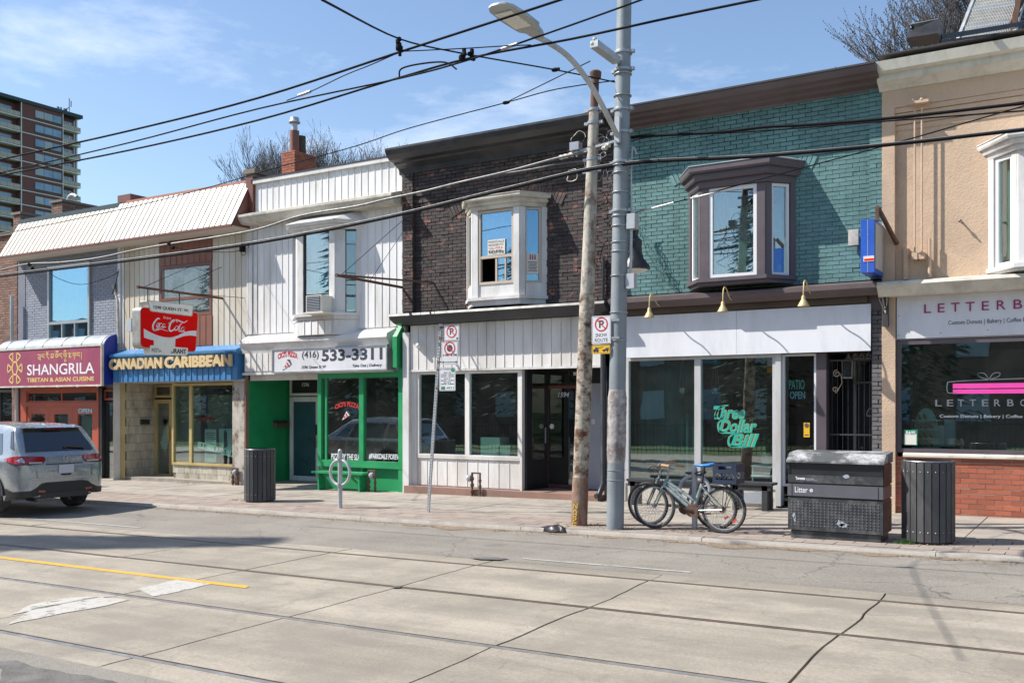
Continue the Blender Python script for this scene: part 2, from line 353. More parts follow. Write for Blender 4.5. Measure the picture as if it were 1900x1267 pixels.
M('cable_grey', (.13,.13,.13), .5, var=.2, vs=9)
M('porcelain', (.5,.48,.42), .4, var=.1)
M('lamp_lens', (.72,.72,.66), .3, var=.05)
M('lamp_body', (.40,.42,.42), .45, .3, var=.08)
M('solar', (.5,.50,.47), .5, .1, var=.2, vs=6)
M('bin_dark', (.036,.041,.045), .45, var=.2, vs=3, dirt=(.17,.165,.155), da=.6, ds=3.5, dth=.48)
M('bin_lid', (.075,.08,.08), .5, var=.2, vs=3, dirt=(.5,.5,.5), da=.9, ds=3.2, bump=.3, bs=150)
M('bin_band', (.10,.105,.12), .45, var=.1)
M('bin_side', (.11,.045,.03), .6, var=.4, vs=3)
M('slat', (.050,.052,.055), .55, var=.2, vs=3, streak=4, dirt=(.11,.105,.1), da=.5, ds=3, rnd=.16)
M('tyre', (.03,.03,.032), .8, var=.15, vs=20, dirt=(.2,.19,.18), da=.35, ds=6)
M('chrome', (.6,.6,.62), .2, 1, var=.05)
M('bike_silver', (.40,.43,.45), .35, .5, var=.15, vs=9, dirt=(.06,.22,.22), da=.8, ds=12, dirt2=(.45,.42,.15))
M('bike_grey', (.16,.19,.20), .4, .3, var=.1)
M('seat_blue', (.02,.17,.50), .3, var=.05)
M('grip_tan', (.42,.25,.13), .7, var=.1)
M('crate', (.018,.03,.06), .5, var=.1)
M('reflector', (.6,.06,.03), .3, var=.05)
M('car_paint', (.34,.375,.40), .24, .55, var=.03, coat=1., spec=.6)
M('car_black', (.02,.02,.021), .5, var=.1)
M('car_glass', (.006,.007,.009), .04, var=.0, spec=.9, coat=1.)
M('car_side_glass', (.02,.035,.05), .03, var=.0, spec=1., coat=1.)
M('tail_red', (.30,.008,.012), .12, var=.05, coat=1.)
M('tail_clear', (.55,.5,.5), .15, var=.05, coat=1.)
M('plate', (.55,.55,.62), .5, var=.05)
M('hair', (.05,.035,.025), .8, var=.3, vs=30)
M('skin', (.32,.19,.13), .6, var=.05)
M('jacket', (.03,.035,.05), .8, var=.1)
M('trousers', (.05,.055,.07), .8, var=.1)
M('bark', (.10,.075,.06), .9, var=.2, vs=8)
M('twig', (.085,.075,.08), .9, var=.15, vs=4)
M('bud', (.10,.095,.085), .9, var=.2, vs=4)
M('conifer', (.028,.055,.022), .9, var=.35, vs=2)
M('leaf', (.05,.11,.03), .7, var=.3, vs=9)
M('flower', (.6,.08,.03), .7, var=.2)
M('tower_brick', (.17,.075,.068), .85, var=.08, vs=.3)
M('tower_slab', (.72,.71,.69), .8, var=.06, vs=.3)
M('tower_panel', (.46,.42,.36), .8, var=.1, vs=.3)
M('tower_roof', (.03,.06,.07), .6)
M('tower_glass', (.16,.28,.40), .08, var=.35, vs=.35, spec=1.)
M('tower_blind', (.36,.42,.46), .4, var=.2, vs=.4)
M('tower_dark', (.06,.075,.09), .6, var=.3, vs=.4)
M('garage_blue', (.02,.10,.48), .4, var=.08)
M('coke_red', (.80,.006,.006), .75, var=.03, spec=.08)
M('coke_frame', (.40,.39,.36), .4, .5, var=.15, vs=6, dirt=(.2,.17,.13), da=.5, ds=4)
M('vinyl_old', (.82,.80,.74), .6, var=.05, vs=5, dirt=(.5,.40,.28), da=.35, ds=5, dth=.52)
M('neon_teal', (.10,.42,.40), .4, emit=.35)
M('neon_blue', (.16,.40,.52), .4, emit=.35)
M('sign_yellow', (.72,.42,.02), .5, var=.05)
M('script_teal', (.02,.36,.28), .5, var=.06)
M('script_gold', (.30,.36,.16), .5)
M('graffiti', (.62,.42,.05), .6)
M('step_red', (.26,.155,.12), .85, var=.2, vs=3, bump=.3, dirt=(.16,.11,.09), da=.5)
M('donut', (.45,.16,.05), .6, var=.3, vs=20)
glass('pane', (.72,.90,.88), base=.22, dust=.02)
glass('pane_dusty', base=.09, dust=.28, dcol=(.30,.32,.32))
glass('pane_sky_tinted', (.75,.88,.95), base=.36, dust=.03, refl=(.42,.68,.85))  # gloss colour tinted blue so the mirrored pale horizon reads as blue sky
glass('pane_dark', (.55,.62,.62), base=.13, dust=.015)
# ------------------------------------------------------------------ the ground, the road, the tracks and the pavements
def sheet(x0, x1, y0, y1, z0, z1, th=.0, nx=1):
    """a strip of ground that follows the slope of the street; z0, z1 are heights above it at y0, y1"""
    mb = MB(); mb.add([(x0,y0,gz(x0)+z0),(x1,y0,gz(x1)+z0),(x1,y1,gz(x1)+z1),(x0,y1,gz(x0)+z1)], [(0,1,2,3)]); return mb
XL, XR = -60, 30
struct(sheet(-500, 300, -200, 500, -.3, -.3), 'ground', 'lawn')
struct(sheet(XL, XR, 9.40, 11.52, 0, .065), 'road', 'asphalt')
struct(sheet(XL, XR, 1.9, 4.16, .03, 0), 'road', 'asphalt')
bed = struct(sheet(XL, XR, 4.10, 9.46, -.035, -.035), 'track_bed', 'joint'); ANC[bed.name] = V((0,0,0))
RY = [9.02, 7.52, 5.93, 4.44]
strips = [(9.058, 9.42), (7.558, 8.983), (5.968, 7.483), (4.478, 5.893), (4.13, 4.403)]
rj = random.Random(3)
jt = {}
for k in range(-1, 16):
    x = -1.72-2.1*k; p = []; dx = 0
    for y in [4.1+.18*i for i in range(31)]:
        dx += rj.uniform(-.022, .022); dx *= .9; p.append((x+dx+(6.7-y)*.035, y))
    jt[k] = p
def jx(k, y):
    p = jt[k]; i = min(max(int((y-4.1)/.18), 0), 29); t = (y-4.1-.18*i)/.18; return p[i][0]*(1-t)+p[i+1][0]*t
for si, (ya, yb) in enumerate(strips):
    ns = max(2, int((yb-ya)/.18)); ys = [ya+(yb-ya)*i/ns for i in range(ns+1)]
    def slab(kl, kr, gap):
        L = [((jx(kl, y)+gap) if kl is not None else XL, y) for y in ys]; Rr = [((jx(kr, y)-gap) if kr is not None else XR, y) for y in ys]
        mb = MB(); n = len(ys); dz = rj.uniform(-.002, .002)
        vs = [(x, y, gz(x)+dz) for x, y in L+Rr]+[(x, y, gz(x)-.035) for x, y in L+Rr]
        fs = [(i, n+i, n+i+1, i+1) for i in range(n-1)]+[(i, i+1, 2*n+i+1, 2*n+i) for i in range(n-1)]+[(n+i+1, n+i, 3*n+i, 3*n+i+1) for i in range(n-1)]
        fs += [(0, 2*n, 3*n, n), (n-1, 2*n-1, 4*n-1, 3*n-1)]
        mb.add(vs, fs); part(mb, 'concrete_slab', 'track_concrete', bed, smooth=False)
    for k in range(-1, 15): slab(k+1, k, rj.choice([.006, .009, .015]))
    slab(None, 15, .008); slab(-1, None, .008)
for (y, lab) in zip(RY, ('steel tram rail nearest the shop side kerb', 'steel tram rail second from the shop side kerb', 'steel tram rail just below the yellow centre line', 'polished steel tram rail nearest the bottom of the picture')):
    mb = MB()
    for a, b, z, k in ((-.036, .008, .004, 1), (.028, .037, .002, 0), (.008, .028, -.024, 2)):
        mb.mat(k); mb.add([(XL,y+a,gz(XL)+z),(XR,y+a,gz(XR)+z),(XR,y+b,gz(XR)+z),(XL,y+b,gz(XL)+z),(XL,y+a,gz(XL)-.05),(XR,y+a,gz(XR)-.05),(XR,y+b,gz(XR)-.05),(XL,y+b,gz(XL)-.05)],
                          [(0,1,2,3),(4,5,1,0),(7,6,2,3)])
    solo(mb, 'tram_rail', ['rail', 'rail_bright' if y < 7 else 'rail', 'joint'], lab, 'rail', (-10, y, gz(-10)), 'tram rails set in the road')
def blot(poly, z, name, mat, kind='structure'):
    mb = MB(); n = len(poly); mb.add([(x, y, gz(x)+z) for x, y in poly], [tuple(range(n))]); return struct(mb, name, mat, kind)
def pxblot(pts, z, name, mat):
    q = [G(a, b, z) for a, b in pts]; q = [(p.x, p.y) for p in q]
    out = []
    for i in range(len(q)):
        a, b = q[i], q[(i+1) % len(q)]; out.append(a); n = int(max(1, math.dist(a, b)/.12))
        for j in range(1, n): t = j/n; out.append((a[0]+(b[0]-a[0])*t+rj.uniform(-.02, .02), a[1]+(b[1]-a[1])*t+rj.uniform(-.02, .02)))
    return blot(out, z, name, mat)
YC = G(230, 1062, 0).y
blot([(XL, YC-.065), (G(462, 1090, 0).x, YC-.05), (G(470, 1086, 0).x, YC+.05), (XL, YC+.065)], .005, 'yellow_centre_line', 'yellow_line')
pxblot([(15,1158),(60,1128),(180,1106),(240,1112),(200,1122),(120,1136)], .005, 'worn_white_marking', 'white_line')
pxblot([(18,1140),(60,1120),(130,1108),(205,1105),(160,1112),(90,1126)], .005, 'worn_white_marking', 'white_line')
pxblot([(252,1092),(330,1074),(392,1083),(340,1095),(284,1106)], .005, 'worn_white_marking', 'white_line')
for a, b in ((40, 300), (960, 1085), (1150, 1290)):
    x0, x1 = G(a, 962 if a < 900 else 1040, 0).x, G(b, 975 if a < 900 else 1060, 0).x
    blot([(x0, 9.62), (x1, 9.60), (x1, 9.66), (x0, 9.665)], .012, 'worn_edge_line', 'white_line')
for q in (((872,1034),(905,1032.5),(945,1036),(925,1038),(890,1037)), ((0,1180+46),(30,1224),(85,1240),(210,1262),(240,1275),(0,1275)), ((726,1086.5),(745,1085.5),(743,1089),(730,1089.5))):
    pxblot(q, .014, 'broken_asphalt', 'asphalt_dark')
# kerb and pavement on the shop side
kb = struct(sheet(XL, XR, 11.5, 11.66, -.05, -.05), 'kerb', 'joint'); ANC[kb.name] = V((0,0,0))
def slopebox(x0, x1, y0, y1, t, bev=.0, d=.12):
    mb = MB(); zb = t-d
    if bev:
        r = [[(x, y0, gz(x)+zb), (x, y0+.01, gz(x)+t-bev), (x, y0+bev, gz(x)+t), (x, y1, gz(x)+t), (x, y1, gz(x)+zb)] for x in (x0, x1)]
        mb.loft(r)
    else: mb.add([(x, y, gz(x)+z) for z in (zb, t) for x, y in ((x0,y0),(x1,y0),(x1,y1),(x0,y1))], [(0,3,2,1),(4,5,6,7),(0,1,5,4),(1,2,6,5),(2,3,7,6),(3,0,4,7)])
    return mb
x = XL
while x < XR:
    w = 2.9+rj.uniform(-.5, .5); part(slopebox(x+.004, x+w-.004, 11.5, 11.655, .12+rj.uniform(-.004,.004), .025), 'kerbstone', 'kerb', kb); x += w
pv = struct(sheet(XL, XR, 11.66, 17.5, .085, .085), 'pavement', 'joint'); ANC[pv.name] = V((0,0,0))
x = XL
while x < XR:
    for (ya, yb) in ((13.02, 14.33), (14.34, 17.4)): part(slopebox(x+.005, x+1.49, ya+.005, yb-.004, .12+rj.uniform(-.002,.003)), 'paving_slab', 'sidewalk', pv, smooth=False)
    x += 1.5
PW, PD = .36, .222
cand = []
for r in range(6):
    x = XL+(r % 2)*PW/2
    while x < XR: cand.append((x+PW/2, 11.67+PD*(r+.5))); x += PW
campos = V((0,0,EYE))
def inview(x, y, z):
    f = -x*ST+y*CT
    if f < .5: return False
    return -30 < 950+FP*(x*CT+y*ST)/f < 1930
cand.sort(key=lambda p: (not inview(p[0], p[1], 0), math.hypot(*p)))
pm = [MB() for _ in range(3)]
for i, m_ in enumerate(pm):
    w, d = PW/2-.004-.001*i, PD/2-.004; m_.add([(sx*w, sy*d, SL*sx*w+z) for z in (-.03, .0) for sx, sy in ((-1,-1),(1,-1),(1,1),(-1,1))], [(0,3,2,1),(4,5,6,7),(0,1,5,4),(1,2,6,5),(2,3,7,6),(3,0,4,7)])
pme = [m_.mesh('paver', 'paver', smooth=False) for m_ in pm]
rest = MB()
for i, (x, y) in enumerate(cand):
    z = sw(x)+rj.uniform(-.003, .002)
    if i < 300: inst(rj.choice(pme), 'paver', (x, y, z), pv)
    else:
        o = len(rest.v); w, d = PW/2-.004, PD/2-.004; rest.add([(x+a*w, y+b*d, z+SL*a*w) for a, b in ((-1,-1),(1,-1),(1,1),(-1,1))]+[(x+a*w, y+b*d, z+SL*a*w-.03) for a, b in ((-1,-1),(1,-1),(1,1),(-1,1))], [(0,1,2,3),(0,4,5,1),(1,5,6,2),(2,6,7,3),(3,7,4,0)])
part(rest, 'pavers', 'paver', pv, kind='stuff', smooth=False)
gd = MB(); x = XL; up = []; lo = []
while x < 6:
    w = .03+.16*max(0, (math.sin(x*1.3)+math.sin(x*3.1+1)+math.sin(x*7.7))/3+.35)*(1.4 if x > -9 else .5)+rj.uniform(-.008, .008)
    up.append((x, 11.50)); lo.append((x, 11.5-max(w, .015))); x += .15
gd.add([(a, b, gz(a)+.075) for a, b in up]+[(a, b, gz(a)+.0665-(11.5-b)*.02) for a, b in lo], [(i, i+1, len(up)+i+1, len(up)+i) for i in range(len(up)-1)])
struct(gd, 'gutter_dirt', 'soil', 'stuff')
lt = MB()
for _ in range(1500):   # leaf crumbs and grit in the gutter and round the poles
    if rj.random() < .6: x, y = rj.uniform(-20, .5), 11.5-abs(rj.gauss(0, .12)); z = gz(x)+.068
    else:
        cx, cy = rj.choice([(-13.6,12.85),(-6.3,12.1),(-5.72,11.97),(-1.8,12.3),(-4.8,12.1),(-18.5,15.6)]); a = rj.uniform(0, 6.3); q = rj.uniform(.1, .42); x, y = cx+cos(a)*q, cy+sin(a)*q*.6; z = sw(x)+.003
        if y < 11.66: z = sw(x)+.003
    s_ = rj.uniform(.006, .022); a = rj.uniform(0, 3); lt.add([(x-s_*cos(a), y-s_*sin(a), z), (x+s_*cos(a), y+s_*sin(a), z), (x, y, z+s_*.6), (x+s_*sin(a), y-s_*cos(a), z+.002)], [(0,1,2),(0,2,3),(1,3,2)])
for _ in range(500):
    x, y = rj.uniform(-22, .5), rj.uniform(11.7, 15.4); z = sw(x)+.003; s_ = rj.uniform(.004, .012); a = rj.uniform(0, 3); lt.add([(x-s_*cos(a), y-s_*sin(a), z), (x+s_*cos(a), y+s_*sin(a), z), (x, y, z+s_*.6), (x+s_*sin(a), y-s_*cos(a), z+.002)], [(0,1,2),(0,2,3),(1,3,2)])
struct(lt, 'dry_leaves', 'soil', 'stuff')
# the far side of the street, seen only as reflections and shadows
struct(sheet(XL, XR, -2.3, 1.9, .12, .12), 'pavement', 'sidewalk'); struct(sheet(XL, XR, 1.88, 1.9, -.02, .12), 'kerb', 'kerb')
# ------------------------------------------------------------------ builders for house fronts
YW = 15.7
def brickwall(par, X0, X1, Z0, Z1, Y, mat, mort, bl=.205, bh=.068, j=.010, holes=(), nparts=300, yo=None, proud=.013, name='brick', irr=1., rot=.0, stuffname='bricks', back=True, zz=None):
    if back:
        mb = MB(); mb.holes(X0, X1, Z0, Z1, Y, Y+.10, holes); part(mb, 'mortar_bed', mort, par, smooth=False)
    rb = random.Random(int(abs(X0*100))); L = []
    r = 0; z = Z0
    while z+bh-j <= Z1+.02:
        x = X0-(r % 2)*bl/2
        while x < X1:
            a, b = max(x, X0), min(x+bl-j, X1)
            for h in holes:
                if h[2]-bh*.6 < z < h[3]-bh*.4:
                    if a < h[1] and b > h[0]:
                        if a >= h[0] and b <= h[1]: a = b
                        elif a < h[0] and b > h[1]: L.append((a, h[0], z)); a = h[1]
                        elif a < h[0]: b = h[0]
                        else: a = h[1]
            if b-a > .03: L.append((a, b, z))
            x += bl
        z += bh; r += 1
    L.sort(key=lambda t: (not inview((t[0]+t[1])/2, Y, 0), math.hypot((t[0]+t[1])/2, Y)))
    cache = {}; restb = MB(); n = 0
    for a, b, z in L:
        z += rb.uniform(-.0015, .0015)*irr; b -= rb.uniform(0, .002)*irr
        y = Y-proud+rb.uniform(-.004, .003)*irr+(yo((a+b)/2, z) if yo else 0)
        hh = bh-j
        if n < nparts:
            q = (round((b-a)/.02)*.02, rb.randrange(3))
            if q not in cache:
                w = (q[0])/2-.0005; t = [rb.uniform(-.0015, .0015)*irr for _ in range(8)]
                m_ = MB(); m_.add([(-w+t[0],0,0+t[1]),(w+t[2],0,0+t[3]),(w,.04,0),(-w,.04,0),(-w+t[4],0,hh+t[5]),(w+t[6],0,hh+t[7]),(w,.04,hh),(-w,.04,hh)], [(0,3,2,1),(4,5,6,7),(0,1,5,4),(1,2,6,5),(3,0,4,7)])
                cache[q] = m_.mesh(name, mat, smooth=False)
            o = inst(cache[q], name, ((a+b)/2, y, z), par); n += 1
        else:
            restb.add([(a,y,z),(b,y,z),(b,y+.035,z),(a,y+.035,z),(a,y,z+hh),(b,y,z+hh),(b,y+.035,z+hh),(a,y+.035,z+hh)], [(0,3,2,1),(4,5,6,7),(0,1,5,4),(1,2,6,5),(3,0,4,7)])
    if restb.v: part(restb, stuffname, mat, par, kind='stuff', smooth=False)
PCACHE = {}
def siding(par, X0, X1, Z0, Z1, Y, pitch, mat, holes=(), rib=.011, name='siding_panel', lean=None):
    n = max(1, round((X1-X0)/pitch)); p = (X1-X0)/n
    for i in range(n):
        a, b = X0+i*p, X0+(i+1)*p; segs = [(Z0, Z1)]
        for h in holes:
            if a+p*.5 > h[0] and a+p*.5 < h[1]:
                segs = [s for (c, d) in segs for s in ((c, min(d, h[2])), (max(c, h[3]), d)) if s[1]-s[0] > .04]
        for c, d in segs:
            q = (round(p, 3), round(d-c, 2), mat, rib)
            if q not in PCACHE:
                m_ = MB(); w = p; m_.box(0, w-.022, 0, .012, 0, q[1]); m_.box(w-.0215, w-.004, -rib, .012, 0, q[1]); PCACHE[q] = m_.mesh(name, mat, smooth=False)
            inst(PCACHE[q], name, (a, Y-.014, c), par)
def window(par, X0, X1, Z0, Z1, Y, fw=.05, frame='vinyl_white', gl='pane', fd=.06, xs=(), zs=(), cells=None, name='window', sub='pane', mw=None, label=None, skip=()):
    """frame between X0..X1, Z0..Z1 whose face lies at Y-fd/2; xs, zs = positions (0..1) of bars; one pane per cell"""
    mw = mw or fw; f = MB(); y0, y1 = Y-fd/2, Y+fd/2
    f.box(X0, X0+fw, y0, y1, Z0, Z1); f.box(X1-fw, X1, y0, y1, Z0, Z1); f.box(X0+fw, X1-fw, y0, y1, Z0, Z0+fw); f.box(X0+fw, X1-fw, y0, y1, Z1-fw, Z1)
    a, b, c, d = X0+fw, X1-fw, Z0+fw, Z1-fw
    zl = [c]+[c+(d-c)*t for t in zs]+[d]; xl = [a]+[a+(b-a)*t for t in xs]+[b]
    for t in zl[1:-1]: f.box(a, b, y0+.004, y1-.004, t-mw/2, t+mw/2)
    for t in xl[1:-1]: f.box(t-mw/2, t+mw/2, y0+.006, y1-.006, c, d)
    fo = part(f, name, frame, par, label, smooth=False)
    for i in range(len(xl)-1):
        for k in range(len(zl)-1):
            if (i, k) in skip: continue
            p = MB(); p.box(xl[i]-.01+(mw/2 if i else 0), xl[i+1]+.01-(mw/2 if i < len(xl)-2 else 0), Y-.004, Y+.003, zl[k]-.01+(mw/2 if k else 0), zl[k+1]+.01-(mw/2 if k < len(zl)-2 else 0))
            part(p, sub, gl, fo, smooth=False)
    return fo
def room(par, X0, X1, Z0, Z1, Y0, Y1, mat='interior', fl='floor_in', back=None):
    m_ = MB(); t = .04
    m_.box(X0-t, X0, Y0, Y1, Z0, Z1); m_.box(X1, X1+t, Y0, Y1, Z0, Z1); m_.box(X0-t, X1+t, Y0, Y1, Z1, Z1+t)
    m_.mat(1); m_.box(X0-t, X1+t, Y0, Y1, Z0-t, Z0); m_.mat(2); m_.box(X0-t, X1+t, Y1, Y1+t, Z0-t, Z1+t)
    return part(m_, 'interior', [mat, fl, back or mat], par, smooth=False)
def shell(par, X0, X1, Z0, Z1, mat, Y0=15.95, Y1=27, roof='tar_roof', zr=None, rz=None):
    """side walls, back wall and flat roof"""
    m_ = MB(); t = .03
    m_.box(X0, X0+t, Y0, Y1, Z0, Z1); m_.box(X1-t, X1, Y0, Y1, Z0, Z1); m_.box(X0+t, X1-t, Y1-t, Y1, Z0, Z1)
    part(m_, 'outer_wall', mat, par, smooth=False)
    r = MB(); r.box(X0+t+.002, X1-t-.002, YW+.3, Y1-t-.002, Z1-.35, Z1-.2); return part(r, 'roof', roof, par, smooth=False)
def cornice(par, X0, X1, prof, mat, name='cornice', label=None, capL=0, capR=0):
    """moulding: prof = (y, z) outline, extruded along the street"""
    m_ = MB(); m_.prism(prof, X0-capL, X1+capR, 'x'); return part(m_, name, mat, par, label, smooth=False)
def foot(xa, xd, Yf, inset, e, ei=0.):
    return [(xa-e, YW+.05), (xa+inset-e*.7, Yf-e), (xd-inset+e*.7, Yf-e), (xd+e, YW+.05)]
def bay(par, xa, xd, Yf, inset, zs0, zs1, zh0, zh1, zap, trim, frame, gl, pw=.1, sp=None, below=None, hood=None, fz0=None, fxs=(), fzs=(), sw_=.06, panel=0., flash=None, skip=(), sgl=None, hs=(.05,.10,.16), sidefrac=(.22,.80)):
    trimb = hood or trim
    b = MB()
    b.prism(foot(xa, xd, Yf, inset, .07), zs1-.06, zs1, 'z'); b.prism(foot(xa, xd, Yf, inset, .02), zs0, zs1-.06, 'z')
    for (x, y) in ((xa+inset, Yf), (xd-inset, Yf)):   # front corner posts
        s_ = 1 if x < (xa+xd)/2 else -1
        b.prism([(x, y), (x+s_*pw, y), (x+s_*pw, y+.09), (x-s_*pw*.5*.9, y+.12), (x-s_*pw*.62, y+pw*.75)], zs1, zh0, 'z')
    for x, s_ in ((xa, 1), (xd, -1)): b.prism([(x, YW-.005), (x+s_*.07*inset/.4, YW-.09), (x+s_*.07*inset/.4+s_*.06, YW-.04), (x+s_*.08, YW+.04), (x, YW+.04)], zs1, zh0, 'z')
    bo = part(b, 'bay_window', trim, par, smooth=False)
    h = MB()
    n = 3
    for i in range(n):
        e0 = hs[i]; z0 = zh0+(zh1-zh0)*i/n; z1 = zh0+(zh1-zh0)*(i+1)/n
        lo = foot(xa, xd, Yf, inset, e0-.015); hi = foot(xa, xd, Yf, inset, e0)
        h.loft([[(x, y, z0) for x, y in lo], [(x, y, z0+.03) for x, y in hi], [(x, y, z1-.001) for x, y in hi]])
    part(h, 'hood', trimb, bo, smooth=False)
    for (x, s_) in ((xa, 1), (xd, -1)):
        q = MB(); f1 = sidefrac[1]; A = V((x+s_*inset*(f1+.02), YW-(YW-Yf)*(f1+.02)+.03, (zs1+zh0)/2)); B = V((x+s_*inset*.99, YW-(YW-Yf)*.99+.03, (zs1+zh0)/2)); q.bar(A, B, .05, zh0-zs1-.01); part(q, 'side_post', trim, bo, smooth=False)
    top = foot(xa, xd, Yf, inset, hs[2]+.012); tp = [(x, y, zh1) for x, y in top]; w = .25
    t = MB(); ap = [(xa+w*.3, YW+.04, zap), (xa+inset+w, YW-.0, zap), (xd-inset-w, YW-.0, zap), (xd-w*.3, YW+.04, zap)]
    t.loft([tp, [(x, y, z+.012) for x, y, z in tp], ap]); part(t, 'hood_roof', flash or trimb, bo, smooth=False)
    # front sash, side sashes
    z0, z1 = zs1+panel, zh0-.01; xl, xr = xa+inset+pw, xd-inset-pw
    if panel:
        p = MB(); p.box(xl, xr, Yf+.03, Yf+.07, zs1, z0-.002)
        for (x, s_) in ((xa, 1), (xd, -1)):
            A = V((x+s_*inset*.22, YW-(YW-Yf)*.22+.03, 0)); B = V((x+s_*inset*.80, YW-(YW-Yf)*.80+.03, 0)); p.bar(A+V((0,0,(zs1+z0)/2)), B+V((0,0,(zs1+z0)/2)), .03, z0-zs1-.004)
        part(p, 'apron_panel', trim, bo, smooth=False)
    window(par, xl, xr, z0, z1, Yf+.05, sw_, frame, gl, .07, fxs, fzs, name='sash_window', skip=skip)
    for (x, s_) in ((xa, 1), (xd, -1)):
        f0, f1 = sidefrac; A = V((x+s_*inset*f0, YW-(YW-Yf)*f0, 0)); B = V((x+s_*inset*f1, YW-(YW-Yf)*f1, 0)); d = (B-A); nrm = V((-s_*(YW-Yf), -inset, 0)).normalized()
        A -= nrm*.05; B -= nrm*.05; up = V((0,0,1)); dn = d.normalized(); f = MB(); w2 = sw_*.8
        for P0, P1 in ((A, A+dn*w2), (B-dn*w2, B)): f.obox((P0+P1)/2+up*(z0+z1)/2, (P1-P0)/2, nrm*.035, up*(z1-z0)/2)
        for q in (z0, z1-w2): f.obox((A+B)/2+up*(q+w2/2), (B-A)/2-dn*w2, nrm*.033, up*w2/2)
        fo = part(f, 'side_sash', frame, bo, smooth=False)
        p = MB(); p.obox((A+B)/2+up*(z0+z1)/2, (B-A)/2-dn*w2*.9, nrm*.003, up*((z1-z0)/2-w2*.9)); part(p, 'side_pane', sgl or gl, bo, smooth=False)
    return bo
def curtain(par, X0, X1, Z0, Z1, Y, mat, amp=.02, wl=.12, name='curtain', label=None):
    m_ = MB(); n = max(6, int((X1-X0)/wl*6)); rr = random.Random(int(X0*977)); ph = rr.random()*6
    r = [[(X0+(X1-X0)*i/n, Y+amp*sin(2*pi*(X1-X0)*i/n/wl+ph+.5*sin(i*.3))+dy, z) for i in range(n+1)] for z, dy in ((Z0, 0), (Z1, 0))]
    r2 = [[(x, y+.006, z) for x, y, z in q] for q in r]
    m_.loft(r, closed=False, cap=False); m_.loft(r2, closed=False, cap=False); return part(m_, name, mat, par, label)
def rect(a, b, c, d, Y):   # px left, top, right, bottom -> X0, X1, Z0, Z1
    return wx(a, Y), wx(c, Y), wz(c, d, Y), wz(a, b, Y)
# ------------------------------------------------------------------ house fronts
XB = [-36, wx(34), wx(222), wx(461), wx(752), -7.48, wx(1638), 6]      # party walls
def house(name, label, i): return thing(name, label, 'building', ((XB[i]+XB[i+1])/2, YW, sw((XB[i]+XB[i+1])/2)))
# ---- teal brick house
F = house('teal_brick_shop', 'teal painted brick shop with brown cornice and grey bay window above white blank fascia', 5)
x0, x1 = XB[5], XB[6]
shell(F, x0, x1, -.5, 6.75, 'old_brick')
PX = wx(1616)  # inner edge of the right pilaster
hb = (-6.02, -4.38, 3.9, 5.3)
def yo_t(x, z):
    for k, zz in enumerate((6.08, 5.95, 5.82, 5.69)):
        if z > zz: return -.052+.012*k
    return 0.
brickwall(F, x0+.185, PX-.005, 3.66, 6.58, YW, 'teal_brick', 'teal_mortar', holes=[hb], yo=yo_t, nparts=225, irr=1.3)
brickwall(F, PX, x1, 3.66, 6.58, YW-.075, 'teal_brick', 'teal_mortar', nparts=65, back=False); brickwall(F, x0, x0+.18, 3.66, 6.58, YW-.075, 'teal_brick', 'teal_mortar', nparts=8, back=False)
m_ = MB(); m_.box(PX, x1, YW-.07, YW+.0, 3.66, 6.55); m_.box(x0, x0+.18, YW-.07, YW, 3.66, 6.55); part(m_, 'pilaster', 'teal_mortar', F, smooth=False)
# arch of bricks on edge over the bay
m_ = MB(); n = 34; cx = -5.2; Rr_ = 2.6
for i in range(n):
    a = R(90)+(i-(n-1)/2)*.0275; c0 = V((cx+cos(a)*(Rr_+.1), YW-.012, 5.66-Rr_+.1+sin(a)*(Rr_+.1))); m_.obox(c0, V((sin(a), 0, -cos(a)))*.031, V((0,.016,0)), V((cos(a), 0, sin(a)))*.1)
part(m_, 'brick_arch', 'teal_brick', F, kind='stuff', smooth=False)
zt = 6.81
cornice(F, x0, x1, [(YW+.3, 6.55), (YW-.08, 6.55), (YW-.10, 6.58), (YW-.22, 6.60), (YW-.24, 6.65), (YW-.38, 6.66), (YW-.40, 6.70), (YW-.50, 6.71), (YW-.54, zt-.03), (YW-.54, zt), (YW+.3, zt+.1)], 'cornice_brown')
m_ = MB(); m_.box(x0, x1-.01, YW-.56, YW+.3, zt+.002, zt+.03); part(m_, 'roof_edge', 'tar_roof', F, smooth=False)
bay(F, -6.11, -4.28, 15.27, .385, 3.68, 3.80, 5.28, 5.62, 5.72, 'bay_brown', 'vinyl_white', 'pane', pw=.13, flash='galv', sw_=.06, hs=(.05, .12, .19), sgl='pane')
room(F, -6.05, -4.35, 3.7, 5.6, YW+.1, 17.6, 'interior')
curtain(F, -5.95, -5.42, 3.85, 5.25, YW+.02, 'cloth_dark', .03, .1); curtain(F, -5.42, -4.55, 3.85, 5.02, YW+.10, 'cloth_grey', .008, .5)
# lower cornice, beam and the white fascia
cornice(F, x0+.02, x1-.01, [(YW+.1, 3.66), (YW-.16, 3.62), (YW-.36, 3.57), (YW-.36, 3.50), (YW-.28, 3.46), (YW-.24, 3.40), (YW-.06, 3.40), (YW-.06, 3.2), (YW+.1, 3.2)], 'cornice_brown', 'shop_cornice')
m_ = MB(); m_.box(x0+.1, x1-.2, YW-.13, YW-.062, 3.30, 3.395); m_.box(x0+.1, x1-.2, YW-.10, YW-.062, 3.18, 3.295); part(m_, 'timber_beam', 'dark_wood', F, smooth=False)
fx0, fx1 = wx(1158, 15.60), wx(1616, 15.60)
m_ = MB()
for a, b in ((fx0, wx(1367, 15.60)-.002), (wx(1367, 15.60)+.002, fx1)): m_.prism([(15.62, 3.28), (15.60, 3.28), (15.57, 2.56), (15.59, 2.56)], a, b, 'x')
fa = solo(m_, 'fascia_board', 'fascia_white', 'long blank white fascia board under the three brass lamps', 'sign board', (-5.2, 15.45, 2.9))
